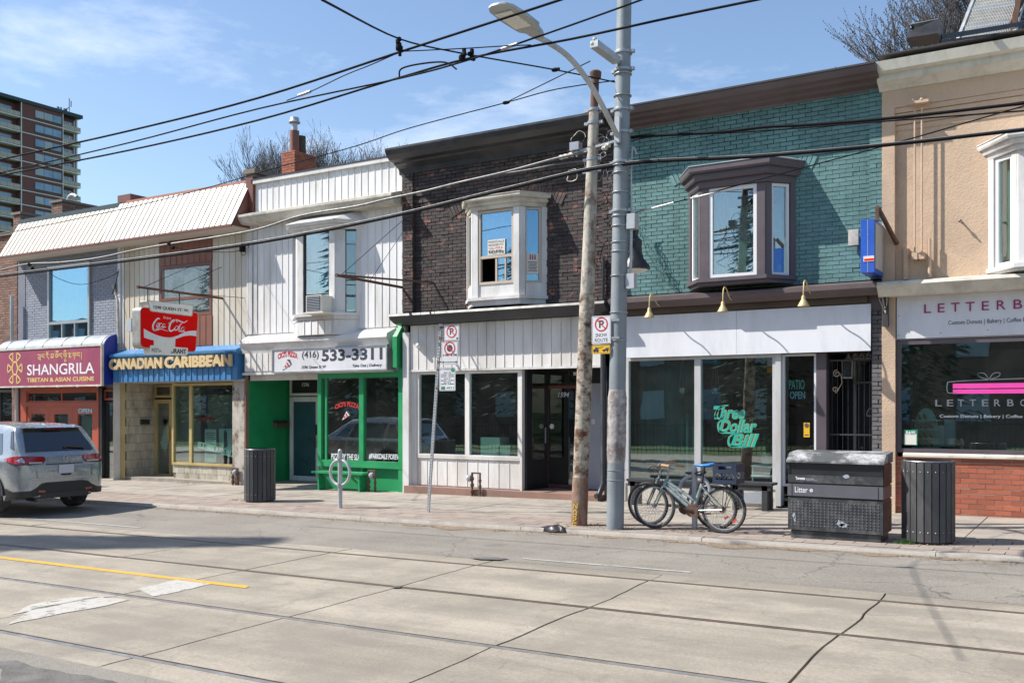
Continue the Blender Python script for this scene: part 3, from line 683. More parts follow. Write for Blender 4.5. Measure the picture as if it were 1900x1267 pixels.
for i, px in enumerate((1205, 1341, 1490)):
    lab = ['brass gooseneck lamp nearest the tall grey pole', 'middle of the three brass gooseneck lamps above the white fascia', 'brass gooseneck lamp nearest the blue sign box'][i]
    c = W(px, 560-i*10, 15.05); X = c.x+.02; zl = [3.33, 3.36, 3.38][i]
    if i == 0:
        LP = thing('gooseneck_lamp', lab, 'lamp', (X, 15.4, 3.4), 'brass gooseneck lamps over the fascia')
        m_ = MB(); m_.tube(smooth_path([(X, 15.64, zl+.09), (X, 15.45, zl+.09), (X, 15.3, zl+.13), (X, 15.17, zl+.24), (X, 15.06, zl+.25), (X, 15.01, zl+.14), (X, 15.0, zl)], 5), .011, 8); part(m_, 'arm', 'brass', LP)
        m_ = MB(); m_.lathe([(.055, .0), (.055, .02), (.02, .03)], (X, 15.66, zl+.09), 14, Matrix.Rotation(pi/2, 3, 'X')); part(m_, 'wall_plate', 'brass', LP)
        m_ = MB(); m_.lathe([(.02, .02), (.03, .0), (.032, -.04), (.045, -.06), (.085, -.13), (.088, -.145), (.083, -.14), (.04, -.06), (.01, -.05)], (X, 15.0, zl), 18); part(m_, 'lamp_shade', 'brass', LP)
        LP0 = (X, zl)
    else:
        c = copy_tree(LP); c.location = (X, 15.4, 3.4+zl-LP0[1]); c['label'] = lab
# shop front
zs = wz(1300, 891)
for i, (a, b) in enumerate(((1163, 1296), (1296, 1441))):
    X0, X1 = wx(a), wx(b); window(F, X0, X1, .36, 2.56, YW, .055, 'grey_white', 'pane', .1, name='shop_window')
window(F, wx(1451), wx(1514), .42, 2.55, YW+.06, .035, 'vinyl_white', 'pane_dark', .08, name='shop_window')
m_ = MB(); m_.box(wx(1441), wx(1451)-.002, YW-.07, YW+.12, .1, 2.56); part(m_, 'window_post', 'grey_white', F, smooth=False); m_ = MB(); m_.box(wx(1158), wx(1163)-.002, YW-.05, YW+.1, .05, 2.56); part(m_, 'window_post', 'grey_white', F, smooth=False)
m_ = MB(); m_.box(wx(1514)+.002, wx(1533), YW-.0, YW+.2, .1, 2.56); part(m_, 'door_post', 'bay_brown', F, smooth=False)
m_ = MB(); m_.box(wx(1163), wx(1441)-.002, YW-.03, YW+.12, -.1, .355); part(m_, 'stall_riser', 'cream_trim', F, smooth=False)
m_ = MB(); m_.box(x0+.0, fx1+.0, YW+.02, YW+.12, 2.561, 3.2); m_.box(x0, wx(1158)-.002, YW-.05, YW+.2, -.2, 3.2); part(m_, 'lintel_wall', 'dark_wood', F, smooth=False)
px0, px1 = wx(1619), x1-.002
brickwall(F, px0, px1, .05, 3.22, YW-.02, 'charcoal_brick', 'black_mortar', bl=.19, irr=2.5, proud=.018)
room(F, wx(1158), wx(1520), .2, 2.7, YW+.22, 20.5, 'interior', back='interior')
m_ = MB(); m_.box(wx(1533), wx(1617), 17.0, 17.05, .1, 2.55); m_.box(wx(1533)-.05, wx(1533), YW+.2, 17.0, .1, 2.55); m_.box(wx(1617), wx(1617)+.04, YW, 17.0, .1, 2.56); m_.box(wx(1533), wx(1617), YW+.1, 17.0, 2.55, 2.6)
part(m_, 'entrance_walls', 'black_paint', F, smooth=False)
d = MB(); dx0, dx1 = wx(1592, 16.98), wx(1636, 16.98); d.box(dx0, dx1, 16.93, 16.99, .12, 2.08); dd = part(d, 'door', 'black_paint', F, smooth=False)
window(F, dx0-.06, dx1, 2.08, 2.52, 16.97, .04, 'cream_trim', 'pane_dark', .05, name='transom_window')
m_ = MB(); m_.box(dx0-.06, dx0-.01, 16.9, 16.98, .12, 2.08); m_.ball((dx0+.08, 16.9, 1.02), .03); m_.ball((dx0+.08, 16.9, .85), .035); part(m_, 'door_handle', 'galv', dd)
m_ = MB(); cz = 1.55; m_.torus((dx0+.32, 16.92, cz), .17, .012, Matrix.Rotation(pi/2, 3, 'X'), 14, 5, 0, pi); m_.box(dx0+.15, dx0+.49, 16.91, 16.93, cz-.01, cz+.01)
for q in (50, 90, 130): m_.tube([(dx0+.32, 16.92, cz), (dx0+.32+.17*cos(R(q)), 16.92, cz+.17*sin(R(q)))], .006, 4)
part(m_, 'fanlight', 'vinyl_white', dd)
gt = thing('iron_gate', 'black iron bar gate closing the dark entrance beside the shop window', 'gate', (wx(1575), YW+.12, .1))
xa_, xb_ = wx(1536), wx(1616); nb = 8
for i in range(nb): m_ = MB(); X = xa_+(xb_-xa_)*(i+.5)/nb; m_.box(X-.0045, X+.0045, YW+.11, YW+.12, .14, 2.45); part(m_, 'bar', 'black_paint', gt, smooth=False)
m_ = MB(); [m_.box(xa_, xb_, YW+.105, YW+.13, z, z+.025) for z in (.13, 1.25, 2.42)]; part(m_, 'rail', 'dark_grey', gt, smooth=False)
def scroll(cx, cz, r, a0, turns, Y, s_=1): return [(cx+s_*r*(1-t*.75)*cos(a0+t*turns*2*pi), Y, cz+r*(1-t*.75)*sin(a0+t*turns*2*pi)) for t in [i/22 for i in range(23)]]
m_ = MB(); X = wx(1553); m_.tube(scroll(X, 2.22, .06, pi/2, 1.4, YW+.0), .0045, 5); m_.tube(scroll(X-.03, 1.97, .05, -pi/2, 1.4, YW), .0045, 5); m_.tube([(X+.06, YW, 2.22), (X+.08, YW, 2.08), (X, YW, 1.93)], .0045, 5)
for q in (1588, 1600, 1612): m_.tube(scroll(wx(q), 2.48, .045, pi/2, 1.3, YW), .005, 5)
part(m_, 'scrollwork', 'old_mortar', gt)
ln = thing('porch_lantern', 'small glazed lantern hanging under the white fascia in the entrance', 'lantern', (wx(1566), YW+.35, 2.5))
m_ = MB(); X, Y, Z = wx(1574, 16.1), 16.1, 2.3
for a, b in ((-1,-1),(1,-1),(1,1),(-1,1)): m_.bar((X+a*.07, Y+b*.07, Z-.13), (X+a*.08, Y+b*.08, Z+.13), .014, .014)
m_.box(X-.08, X+.08, Y-.08, Y+.08, Z-.145, Z-.125); m_.lathe([(.11, .13), (.03, .2), (.01, .25)], (X, Y, Z), 4); part(m_, 'frame', 'cream_trim', ln, smooth=False)
m_ = MB(); m_.box(X-.06, X+.06, Y-.06, Y+.06, Z-.12, Z+.12); part(m_, 'pane', 'pane_dusty', ln, smooth=False)
curtain(F, wx(1166), wx(1290), .4, 2.5, YW+.42, 'cloth_teal', .02, .13, name='vertical_blind')
# what stands and hangs behind the shop window
for i, (px, py, lab) in enumerate(((1267, 724, 'disco ball with trailing plant hanging in the left shop pane'), (1327, 724, 'disco ball with trailing plant hanging above the teal script lettering'))):
    c = W(px, py, 16.0); o = thing('hanging_disco_ball', lab, 'ornament', c, 'disco balls hanging behind the shop windows')
    m_ = MB(); m_.ball(c, .085, 16); part(m_, 'ball', 'chrome', o, smooth=False)
    m_ = MB(); [m_.tube([c+V((a, 0, .05)), c+V((a*.2, 0, .52))], .003, 4) for a in (-.07, .02, .07)]; part(m_, 'cord', 'print_grey', o)
    m_ = MB(); rr = random.Random(i)
    for _ in range(150):
        q = c+V((rr.gauss(.06 if i == 0 else .05, .06)+(rr.random()*.22 if i else 0), rr.gauss(0, .05), 0)); q.z -= abs(rr.gauss(.12, .14)); w = rr.uniform(.008, .02); m_.add([q+V((-w,0,0)), q+V((0,-w,w)), q+V((w,0,0)), q+V((0,w,-w))], [(0,1,2),(0,2,3)])
    part(m_, 'leaves', 'leaf', o, kind='stuff', smooth=False)
c = W(1422, 880, 16.0)
pl = thing('potted_plant', 'potted plant with red flowers on a small white shelf behind the window', 'plant', (c.x, 16, c.z))
m_ = MB(); m_.lathe([(.08, 0), (.11, .2), (.115, .22), (.09, .22)], (c.x, 16, c.z+.16), 14); part(m_, 'pot', 'galv', pl)
m_ = MB(); m2 = MB(); rr = random.Random(4)
for k in range(330):
    q = V((c.x, 16, c.z+.44))+V((rr.gauss(0, .09), rr.gauss(0, .07), rr.gauss(0, .09))); w = rr.uniform(.012, .03); t = m2 if k < 40 else m_; a = rr.uniform(0, 3)
    t.add([q+V((-w*cos(a),-w*sin(a),0)), q+V((0,0,w)), q+V((w*cos(a),w*sin(a),.0)), q+V((0,0,-w))], [(0,1,2,3)])
part(m_, 'leaves', 'leaf', pl, kind='stuff', smooth=False); part(m2, 'flowers', 'flower', pl, kind='stuff', smooth=False)
m_ = MB(); [m_.box(c.x-.22, c.x+.2, 15.85, 16.12, z, z+.025) for z in (c.z+.13, c.z-.03, c.z-.4)]; m_.box(c.x-.2, c.x-.18, 15.86, 15.88, .3, c.z+.13); m_.box(c.x+.17, c.x+.19, 15.86, 15.88, .3, c.z+.13)
solo(m_, 'plant_stand', 'print_white', 'white slatted plant stand behind the window by the flowers', 'stand', (c.x, 16, .3))
m_ = MB(); rr = random.Random(9)
for _ in range(26):
    p = W(rr.uniform(1330, 1432), rr.uniform(770, 830), 16.05); a = rr.uniform(-.3, .9); L_ = rr.uniform(.12, .35); m_.tube([p, p+V((L_*cos(a), 0, L_*sin(a)*.6))], .003, 3)
solo(m_, 'dry_branches', 'letter_beige', 'dry twigs spread across the window behind the script lettering', 'branches', W(1380, 830, 16.05))
# painted script on the glass
sc = thing('window_script', 'teal script lettering painted on the second shop pane', 'lettering', W(1365, 828, YW-.01))
yg = YW-.012
def scr(pts, w, mat='script_teal', dy=0): m_ = MB(); ribbon(m_, [(wx(a, yg), wz(a, b, yg)) for a, b in pts], w, yg-dy, .002, tap=False); return m_
def glyph(paths, w=.024):
    a = MB(); b = MB()
    for p, k in paths:
        q = [(wx(x, yg), wz(x, y, yg)) for x, y in p]; ribbon(a, q, w*k+.014, yg, .002); ribbon(b, q, w*k, yg-.003, .002)
    part(a, 'outline', 'script_gold', sc, smooth=False); part(b, 'lettering', 'script_teal', sc, smooth=False)
def zc(x, y): return 1290+x/6.335, 700+y/6.335
def Z(*pp): return [zc(x, y) for x, y in pp]
for wd_, (a, t, b, u) in (('Three', (1324, 753, 1383, 778)), ('Dollar', (1334, 778, 1405, 803)), ('Bill', (1355, 804, 1409, 829))):
    for dy_, mt_, bo_ in ((0, 'script_gold', .055), (.003, 'script_teal', .022)): text(sc, wd_, wx(a, yg), wx(b, yg), wz((a+b)/2, t, yg), wz((a+b)/2, u, yg), yg-dy_, mt_, .002, bold=bo_, shear=.30)
m_ = MB(); m2 = MB()
for pts in ([(1352,752),(1340,754),(1331,762),(1328,772),(1337,777),(1343,768)], [(1340,779),(1333,786),(1336,800),(1350,803),(1372,804)], [(1362,805),(1353,812),(1354,826),(1372,829),(1388,829)]):
    q = [(wx(x, yg), wz(x, y, yg)) for x, y in pts]; ribbon(m_, q, .045, yg, .002, tap=True); ribbon(m2, q, .032, yg-.003, .002, tap=True)
part(m_, 'outline', 'script_gold', sc, smooth=False); part(m2, 'flourish', 'script_teal', sc, smooth=False)
nn = thing('neon_sign', 'neon window sign reading patio open in pale teal tubes', 'neon sign', W(1476, 722, YW+.1))
text(nn, 'PATIO', wx(1464, YW+.12), wx(1493, YW+.12), wz(1475, 705, YW+.12), wz(1475, 722, YW+.12), YW+.12, 'neon_teal', .01, name='letters')
text(nn, 'OPEN', wx(1466, YW+.12), wx(1494, YW+.12), wz(1475, 726, YW+.12), wz(1475, 740, YW+.12), YW+.12, 'neon_blue', .01, bold=.012, name='letters')
X0, X1, Z0, Z1 = rect(1491, 784, 1502, 811, YW+.04)
m_ = MB(); m_.box(X0, X1, YW+.045, YW+.05, Z0, Z1); yw = solo(m_, 'window_sticker', 'sign_yellow', 'yellow sticker with a dark round emblem low on the narrow shop pane', 'sticker', (X0, YW, Z0))
m_ = MB(); m_.lathe([(.035, 0), (.035, .003)], ((X0+X1)/2, YW+.043, Z0+.19), 14, Matrix.Rotation(pi/2, 3, 'X')); m_.box(X0+.02, X1-.02, YW+.041, YW+.044, Z0+.03, Z0+.045); part(m_, 'emblem', 'bay_brown', yw, smooth=False)
# ---- black brick house
E_ = house('black_brick_shop', 'two storey shop of peeling black painted brick with cream bay window', 4)
x0, x1 = XB[4], XB[5]
shell(E_, x0, x1, -.5, 6.55, 'old_brick')
pl_, pr_ = wx(771), wx(1123)
def yo_b(x, z):
    for k, zz in enumerate((6.05, 5.92, 5.79)):
        if z > zz: return -.05+.014*k
    return 0.
brickwall(E_, pl_+.005, pr_-.005, 3.62, 6.50, YW, 'black_brick', 'black_mortar', holes=[(-10.55, -9.0, 3.95, 5.35)], yo=yo_b, irr=1.8, nparts=240)
brickwall(E_, x0, pl_, 3.62, 6.42, YW-.09, 'black_brick', 'black_mortar', irr=1.8, nparts=35, back=False); brickwall(E_, pr_, x1, 3.62, 6.42, YW-.09, 'black_brick', 'black_mortar', irr=1.8, nparts=25, back=False)
m_ = MB(); m_.box(pr_, x1, YW-.085, YW, 3.6, 6.4); m_.box(x0, pl_, YW-.085, YW, 3.6, 6.4); part(m_, 'pilaster', 'black_mortar', E_, smooth=False)
m_ = MB(); cx = -9.8
for i in range(36):
    a = R(90)+(i-17.5)*.0275; c0 = V((cx+cos(a)*2.7, YW-.012, 5.72-2.6+sin(a)*2.7)); m_.obox(c0, V((sin(a), 0, -cos(a)))*.031, V((0,.016,0)), V((cos(a), 0, sin(a)))*.1)
part(m_, 'brick_arch', 'black_brick', E_, kind='stuff', smooth=False)
cornice(E_, x0+.02, x1-.002, [(YW+.3, 6.40), (YW-.09, 6.40), (YW-.11, 6.50), (YW-.26, 6.57), (YW-.28, 6.60), (YW-.42, 6.62), (YW-.52, 6.70), (YW-.56, 6.79), (YW-.56, 6.83), (YW+.3, 6.95)], 'cornice_black', capL=.1)
bay(E_, -10.68, -8.87, 15.32, .39, 3.60, 3.76, 5.40, 5.63, 5.66, 'white_paint', 'window_tan', 'pane_sky_tinted', pw=.12, panel=.24, fzs=(.36,), sw_=.05, hood='cream_trim', hs=(.04, .08, .15), skip=((0, 0),))
# the two lower lights of the bay: left one slid open
xl, xr = -10.68+.39+.12+.05, -8.87-.39-.12-.05; zb0 = 4.0+.05; zb1 = zb0+(5.39-4.0-.1)*.36
m_ = MB(); xm = (xl+xr)/2
for a, b in ((xm-.02, xm+.02), (xr-.16, xr-.13)): m_.box(a, b, 15.35, 15.39, zb0, zb1)
ws = part(m_, 'sliding_sash', 'window_tan', E_, smooth=False); m_ = MB(); m_.box(xm+.02, xr, 15.368, 15.374, zb0, zb1); part(m_, 'pane', 'pane_sky_tinted', ws, smooth=False)
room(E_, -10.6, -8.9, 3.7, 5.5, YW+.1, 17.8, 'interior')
curtain(E_, xl, xr, 4.55, 5.36, 15.55, 'cloth_reflected_sky', .012, .2, name='curtain'); curtain(E_, -9.25, -8.95, 4.0, 5.3, 15.62, 'cloth_reflected_sky', .012, .2); curtain(E_, xm, xr, 4.05, 4.5, 15.5, 'cloth_pale', .01, .12)  # blue curtains stand in for the sky reflected in these panes
# posters in the bay
yb = 15.34; X0, X1, Z0, Z1 = rect(905, 446, 937, 471, yb); m_ = MB(); m_.box(X0, X1, yb, yb+.004, Z0, Z1)
po = solo(m_, 'paper_poster', 'paper', 'hand lettered white poster taped in the upper pane of the cream bay window', 'poster', (X0, yb, Z0))
for k, t_ in enumerate(('PARKDALE', 'RESIDENTS', 'CALL FOR A', 'FREE')): text(po, t_, X0+.02, X1-.03*k*.5-.02, Z1-.02-k*.058, Z1-.06-k*.058, yb, 'print_dark' if k != 2 else 'print_red', .002)
text(po, 'PALESTINE', X0+.03, X1-.02, Z0+.07, Z0+.02, yb, 'print_dark', .002, bold=.02)
A = V((-8.87-.39*.22, YW-.38*.22, 0)); B = V((-8.87-.39*.8, YW-.38*.8, 0)); nrm = V((.38, -.39, 0)).normalized(); cc = (A+B)/2-nrm*.035; dn = (A-B).normalized()
m_ = MB(); m_.obox(cc+V((0,0,4.35)), dn*.115, nrm*.002, V((0,0,.19))); po = solo(m_, 'paper_poster', 'paper', 'white leaflet with purple figures in the side pane of the cream bay window', 'poster', cc+V((0,0,4.1)))
m_ = MB()
for k in (-1, 0, 1): m_.ball(cc+nrm*.004+dn*.045*k+V((0,0,4.51)), .012, 6); m_.obox(cc+nrm*.004+dn*.045*k+V((0,0,4.46)), dn*.012, nrm*.001, V((0,0,.035)))
part(m_, 'figures', 'print_magenta', po); m_ = MB()
for k in range(7): m_.obox(cc+nrm*.004+V((0,0,4.38-k*.027)), dn*(.09-.01*(k % 3)), nrm*.001, V((0,0,.005)))
part(m_, 'print_lines', 'print_dark', po, smooth=False)
# shop front
cornice(E_, x0+.03, x1-.0, [(YW+.05, 3.60), (YW-.06, 3.60), (YW-.46, 3.545), (YW-.48, 3.50), (YW-.42, 3.43), (YW-.3, 3.37), (YW-.1, 3.34), (YW+.05, 3.34)], 'cornice_black', 'shop_cornice', capL=.08)
zsb = wz(767, 687)
siding(E_, wx(767), wx(1120), 2.45, 3.335, YW-.08, .2, 'siding_front', rib=.010)
m_ = MB(); m_.box(wx(767), wx(1120), YW-.075, YW+.05, 2.43, 3.34); part(m_, 'fascia_back', 'grey_white', E_, smooth=False)
m_ = MB(); m_.box(wx(767)-.01, wx(1120)+.01, YW-.11, YW-.0, 2.405, 2.448); part(m_, 'drip_edge', 'white_paint', E_, smooth=False)
for a, b, c in ((776, 869, 848), (869, 967, 851)): window(E_, wx(a), wx(b), .72, 2.40, YW-.0, .05, 'siding_front', 'pane', .09, name='shop_window')
siding(E_, wx(776), wx(967), .15, .715, YW-.0, .25, 'siding_front', rib=.008)
m_ = MB(); m_.box(wx(776), wx(967), YW+.002, YW+.1, .1, .715); m_.box(wx(764), wx(776)-.002, YW-.06, YW+.1, .0, 2.40); m_.box(wx(967)+.002, wx(971), YW-.05, YW+.05, .1, 2.4); m_.box(wx(776), wx(967), YW-.045, YW-.002, .69, .725); part(m_, 'stall_riser', 'siding_front', E_, smooth=False)
st = MB(); st.box(x0+.15, wx(1120), YW-.24, 16.62, -.25, .13); part(st, 'concrete_step', 'step_red', E_, smooth=False)
rx0, rx1 = wx(971), wx(1121)
m_ = MB(); m_.box(rx0+.002, rx1, 16.62, 16.7, .13, 2.43); m_.box(rx1, rx1+.06, YW+.0, 16.62, .13, 2.43); m_.box(rx0-.04, rx1, YW+.06, 16.62, 2.43, 2.5); part(m_, 'entrance_walls', 'black_paint', E_, smooth=False)
fr = MB(); fr.box(rx0, rx0+.05, YW+.05, 16.6, .13, .7); fr.box(rx0, rx0+.05, YW+.05, YW+.25, .7, 2.43); fr.box(rx0, rx0+.05, 16.5, 16.6, .7, 2.43); fr.box(rx0, rx0+.05, YW+.25, 16.5, 2.33, 2.43)
fo = part(fr, 'side_window', 'black_paint', E_, smooth=False); m_ = MB(); m_.box(rx0+.02, rx0+.026, YW+.24, 16.51, .7, 2.34); part(m_, 'pane', 'pane_dark', fo, smooth=False)
dX0, dX1 = wx(1013, 16.58), wx(1074, 16.58)
dw = window(E_, dX0, dX1, .14, 2.12, 16.58, .06, 'brown_metal', 'pane_dark', .05, name='glass_door')
window(E_, dX0, dX1, 2.14, 2.42, 16.58, .03, 'black_paint', 'pane_dark', .05, name='transom_window')
text(dw, '1594', wx(1035, 16.54), wx(1056, 16.54), wz(1046, 727.5, 16.54), wz(1046, 737, 16.54), 16.545, 'print_white', .004, bold=.01, shear=.25)
m_ = MB()
m_.lathe([(.05, 0), (.05, .004)], W(1024, 791, 16.545), 16, Matrix.Rotation(pi/2, 3, 'X') @ Matrix.Scale(1, 3)); part(m_, 'sticker', 'print_white', dw, smooth=False)
m_ = MB(); m_.box(dX0+.03, dX0+.05, 16.49, 16.51, 1.0, 1.3); part(m_, 'door_handle', 'galv', dw, smooth=False)
pd = MB(); pX0, pX1 = wx(1092, 16.58), wx(1123, 16.58); pd.box(pX0, pX1, 16.55, 16.6, .14, 2.15); pdo = part(pd, 'door', 'print_grey', E_, 'pale grey green panel door behind the rusty pole', smooth=False)
m_ = MB(); c = W(1101, 782, 16.54); m_.box(c.x-.04, c.x+.04, 16.54, 16.548, c.z-.05, c.z+.05); part(m_, 'notice', 'paper', pdo, smooth=False)
m_ = MB(); m_.box(dX1+.03, dX1+.09, YW+.6, YW+.75, 2.30, 2.36); part(m_, 'ceiling_light', 'print_white', E_, smooth=False)
room(E_, wx(776), rx0-.06, .3, 2.5, YW+.12, 19.5, 'interior', back='interior_light')
room(E_, dX0, dX1+.3, .13, 2.45, 16.72, 20, 'interior')
for i, (px, py, w, h_, lab) in enumerate(((912, 842, .45, .38, 'white cardboard box standing inside the shop window'), (938, 836, .26, .22, 'small white box beside the larger box inside the window'))):
    c = W(px, py, 16.2); m_ = MB(); m_.box(c.x-w/2, c.x+w/2, 16.15, 16.5, .72, .72+h_); solo(m_, 'cardboard_box', 'paper', lab, 'box', (c.x, 16.2, .72))
m_ = MB(); m_.box(wx(780), wx(960), 15.85, 16.6, .66, .715); part(m_, 'window_ledge', 'interior_light', E_, smooth=False)
# downpipe
m_ = MB(); X = wx(1126); m_.tube([(X, YW-.15, 3.3), (X, YW-.15, .35), (X-.03, YW-.25, .15), (X-.06, YW-.32, .12)], .05, 10); m_.tube([(X, YW-.15, 3.45), (X, YW-.15, 4.35)], .03, 8)
solo(m_, 'downpipe', 'cornice_black', 'black downpipe in the corner behind the two poles', 'downpipe', (X, YW-.15, .1))
# ---- white sided house
D = house('white_sided_shop', 'white siding clad shop house with bay window and green pizza shop below', 3)
x0, x1 = XB[3], XB[4]
shell(D, x0, x1, -.5, 6.5, 'old_brick')
hbD = (-15.2, -13.4, 3.75, 5.2)
m_ = MB(); m_.holes(x0, x1, 2.3, 6.75, YW, YW+.1, [hbD]); part(m_, 'wall', 'white_paint', D, smooth=False)
siding(D, x0+.32, x1-.02, 3.35, 5.95, YW, .19, 'siding_white', holes=[hbD])
m_ = MB(); m_.box(x0, x0+.16, YW-.05, YW+.05, 3.35, 5.95); m_.box(x0+.19, x0+.30, YW-.03, YW+.05, 3.35, 5.95); m_.box(x1-.04, x1-.002, YW-.04, YW, 3.3, 6.3); part(m_, 'corner_trim', 'white_paint', D, smooth=False)
cornice(D, x0+.06, x1-.03, [(YW+.05, 6.10), (YW-.16, 6.06), (YW-.42, 5.98), (YW-.42, 5.93), (YW-.36, 5.83), (YW-.30, 5.79), (YW-.0, 5.79), (YW+.05, 5.80)], 'cream_trim', 'eaves_cornice', capL=.1)
siding(D, x0+.26, x1-.03, 6.09, 6.72, YW-.02, .185, 'siding_white', rib=.011)
m_ = MB(); m_.box(x0+.2, x1-.03, YW-.01, YW+.3, 6.2, 6.72); m_.box(x0+.2, x1-.02, YW-.10, YW+.3, 6.722, 6.80); part(m_, 'parapet', 'white_paint', D, smooth=False)
m_ = MB(); m_.box(x0+.2, x1-.02, YW-.11, YW+.3, 6.802, 6.83); part(m_, 'roof_edge', 'tar_roof', D, smooth=False)
bay(D, -15.31, -13.32, 15.37, .475, 3.54, 3.68, 5.42, 5.58, 5.84, 'white_paint', 'dark_grey', 'pane', pw=.15, sw_=.025, hs=(.10, .14, .20), hood='white_paint', sidefrac=(.15, .62), skip=())
# its front light is narrower than the bay: white infill either side
room(D, -15.2, -13.4, 3.6, 5.5, YW+.1, 17.8, 'interior')
curtain(D, -14.65, -13.95, 4.2, 5.35, 15.55, 'cloth_reflected_sky', .02, .15)  # its colour carries the blue of the sky reflected in the bay
m_ = MB(); p = foot(-15.31, -13.32, 15.37, .475, 0); m_.prism(p, 3.22, 3.535, 'z'); part(m_, 'bay_skirt', 'white_paint', D, smooth=False)
PX_ = MB(); PX_.box(0, .15, 0, .012, 0, .29); PX_.box(.155, .175, -.012, .012, 0, .29); pme_ = PX_.mesh('siding_panel', 'siding_white', smooth=False)
for k in range(5): inst(pme_, 'siding_panel', (-14.80+k*.19, 15.355, 3.235), D)
X0, X1, Z0, Z1 = rect(569, 549, 597, 578, 15.05)
ac = thing('air_conditioner', 'white window air conditioner in the bay above the pizza shop', 'air conditioner', ((X0+X1)/2, 15.2, Z0))
m_ = MB(); m_.box(X0, X1, 15.03, 15.40, Z0, Z1); m_.box(X0-.1, X1+.08, 15.0, 15.4, Z0-.03, Z0-.002); part(m_, 'casing', 'paper', ac, smooth=False)
for k in range(9): m_ = MB(); z = Z0+.03+k*(Z1-Z0-.05)/9; m_.box(X0+.025, X1-.03, 15.015, 15.03, z, z+.012); part(m_, 'slat', 'print_grey', ac, smooth=False)
m_ = MB(); m_.box(X0+.02, X1-.02, 15.026, 15.029, Z0+.02, Z1-.02); part(m_, 'grille_back', 'dark_grey', ac, smooth=False)
# white band, sign, green shop front
cornice(D, x0+.02, x1-.25, [(YW+.0, 3.32), (YW-.28, 3.20), (YW-.30, 3.12), (YW-.24, 3.03), (YW-.21, 2.9), (YW-.02, 2.9)], 'white_paint', 'shop_cornice')
siding(D, x0+.12, wx(510, 15.5), 2.5, 2.9, YW-.2, .19, 'siding_front', rib=.012)
m_ = MB(); m_.box(x0+.08, x1-.3, YW-.19, YW-.02, 2.47, 2.9); m_.box(x0+.05, x1-.25, YW-.23, YW-.02, 2.42, 2.468); part(m_, 'fascia_back', 'white_paint', D, smooth=False)
Y = 15.42; X0, X1, Z0, Z1 = wx(507, Y), wx(717, Y), wz(612, 687, Y), wz(612, 645.5, Y)
sg = thing('pizza_shop_sign', 'white pizza shop sign with large phone number and red lettering', 'sign', ((X0+X1)/2, Y, Z0))
m_ = MB(); m_.box(X0, X1, Y, Y+.06, Z0, Z1); part(m_, 'board', 'sign_white', sg, smooth=False)
m_ = MB(); m_.box(X0-.03, X0, Y-.02, Y+.06, Z0-.03, Z1+.03); m_.box(X1, X1+.03, Y-.02, Y+.06, Z0-.03, Z1+.03); m_.box(X0, X1, Y-.02, Y+.06, Z1, Z1+.03); m_.box(X0, X1, Y-.02, Y+.06, Z0-.03, Z0); part(m_, 'frame', 'alu', sg, smooth=False)
H_ = Z1-Z0; ux = lambda px: wx(px, Y)
text(sg, '(416)', ux(560.5), ux(591.5), Z0+H_*.90, Z0+H_*.50, Y, 'print_dark', bold=.012); text(sg, '533-3311', ux(597), ux(709.5), Z0+H_*.93, Z0+H_*.41, Y, 'print_dark', bold=.028)
text(sg, '1596 Queen St W', ux(560), ux(605), Z0+H_*.24, Z0+H_*.09, Y, 'print_dark', shear=.15, bold=.01); text(sg, 'Take Out | Delivery', ux(654), ux(708.5), Z0+H_*.24, Z0+H_*.08, Y, 'print_dark', shear=.15, bold=.01)
text(sg, "CICI'S PIZZA", ux(515.5), ux(552), Z0+H_*.82, Z0+H_*.56, Y, 'print_red', bold=.03, curve=H_*.12)
def slice_(par, cx, cz, s_, Y):
    a = MB(); a.prism([(cx-.5*s_, cz-.45*s_), (cx+.05*s_, cz+.45*s_), (cx+.3*s_, cz+.42*s_), (cx+.5*s_, cz+.05*s_), (cx+.45*s_, cz-.0*s_)], Y-.004, Y, 'y'); part(a, 'slice_outline', 'print_dark', par, smooth=False)
    a = MB(); a.prism([(cx-.42*s_, cz-.38*s_), (cx+.06*s_, cz+.36*s_), (cx+.38*s_, cz+.02*s_)], Y-.007, Y-.004, 'y'); part(a, 'slice', 'print_white', par, smooth=False)
    a = MB()
    for dx, dz, r in ((-.16, -.12, .09), (.06, .10, .10), (.16, -.04, .09), (-.02, -.06, .05)): a.lathe([(r*s_, 0), (r*s_, .003)], (cx+dx*s_, Y-.007, cz+dz*s_), 12, Matrix.Rotation(pi/2, 3, 'X'))
    part(a, 'topping', 'print_red', par, smooth=False)
slice_(sg, ux(533), Z0+H_*.30, .27, Y)
ga = MB(); gx0, gx1 = wx(728, 15.46), x1-.03; ga.loft([[(gx0, YW-.24, 2.5), (gx1, YW-.24, 2.5), (gx1, YW, 2.5), (gx0, YW, 2.5)], [(gx0, YW-.24, 3.12), (gx1, YW-.24, 3.12), (gx1, YW, 3.15), (gx0, YW, 3.15)], [(gx0+.02, YW-.05, 3.36), (gx1, YW-.05, 3.36), (gx1, YW, 3.36), (gx0+.02, YW, 3.36)]])
solo(ga, 'folded_awning', 'green_paint', 'folded green awning end beside the pizza sign', 'awning', (gx0, YW-.3, 2.5))
# pillar between the shops
m_ = MB(); m_.box(wx(755), wx(766), YW-.14, YW+.2, -.3, 3.2); part(m_, 'party_pier', 'white_paint', D, smooth=False)
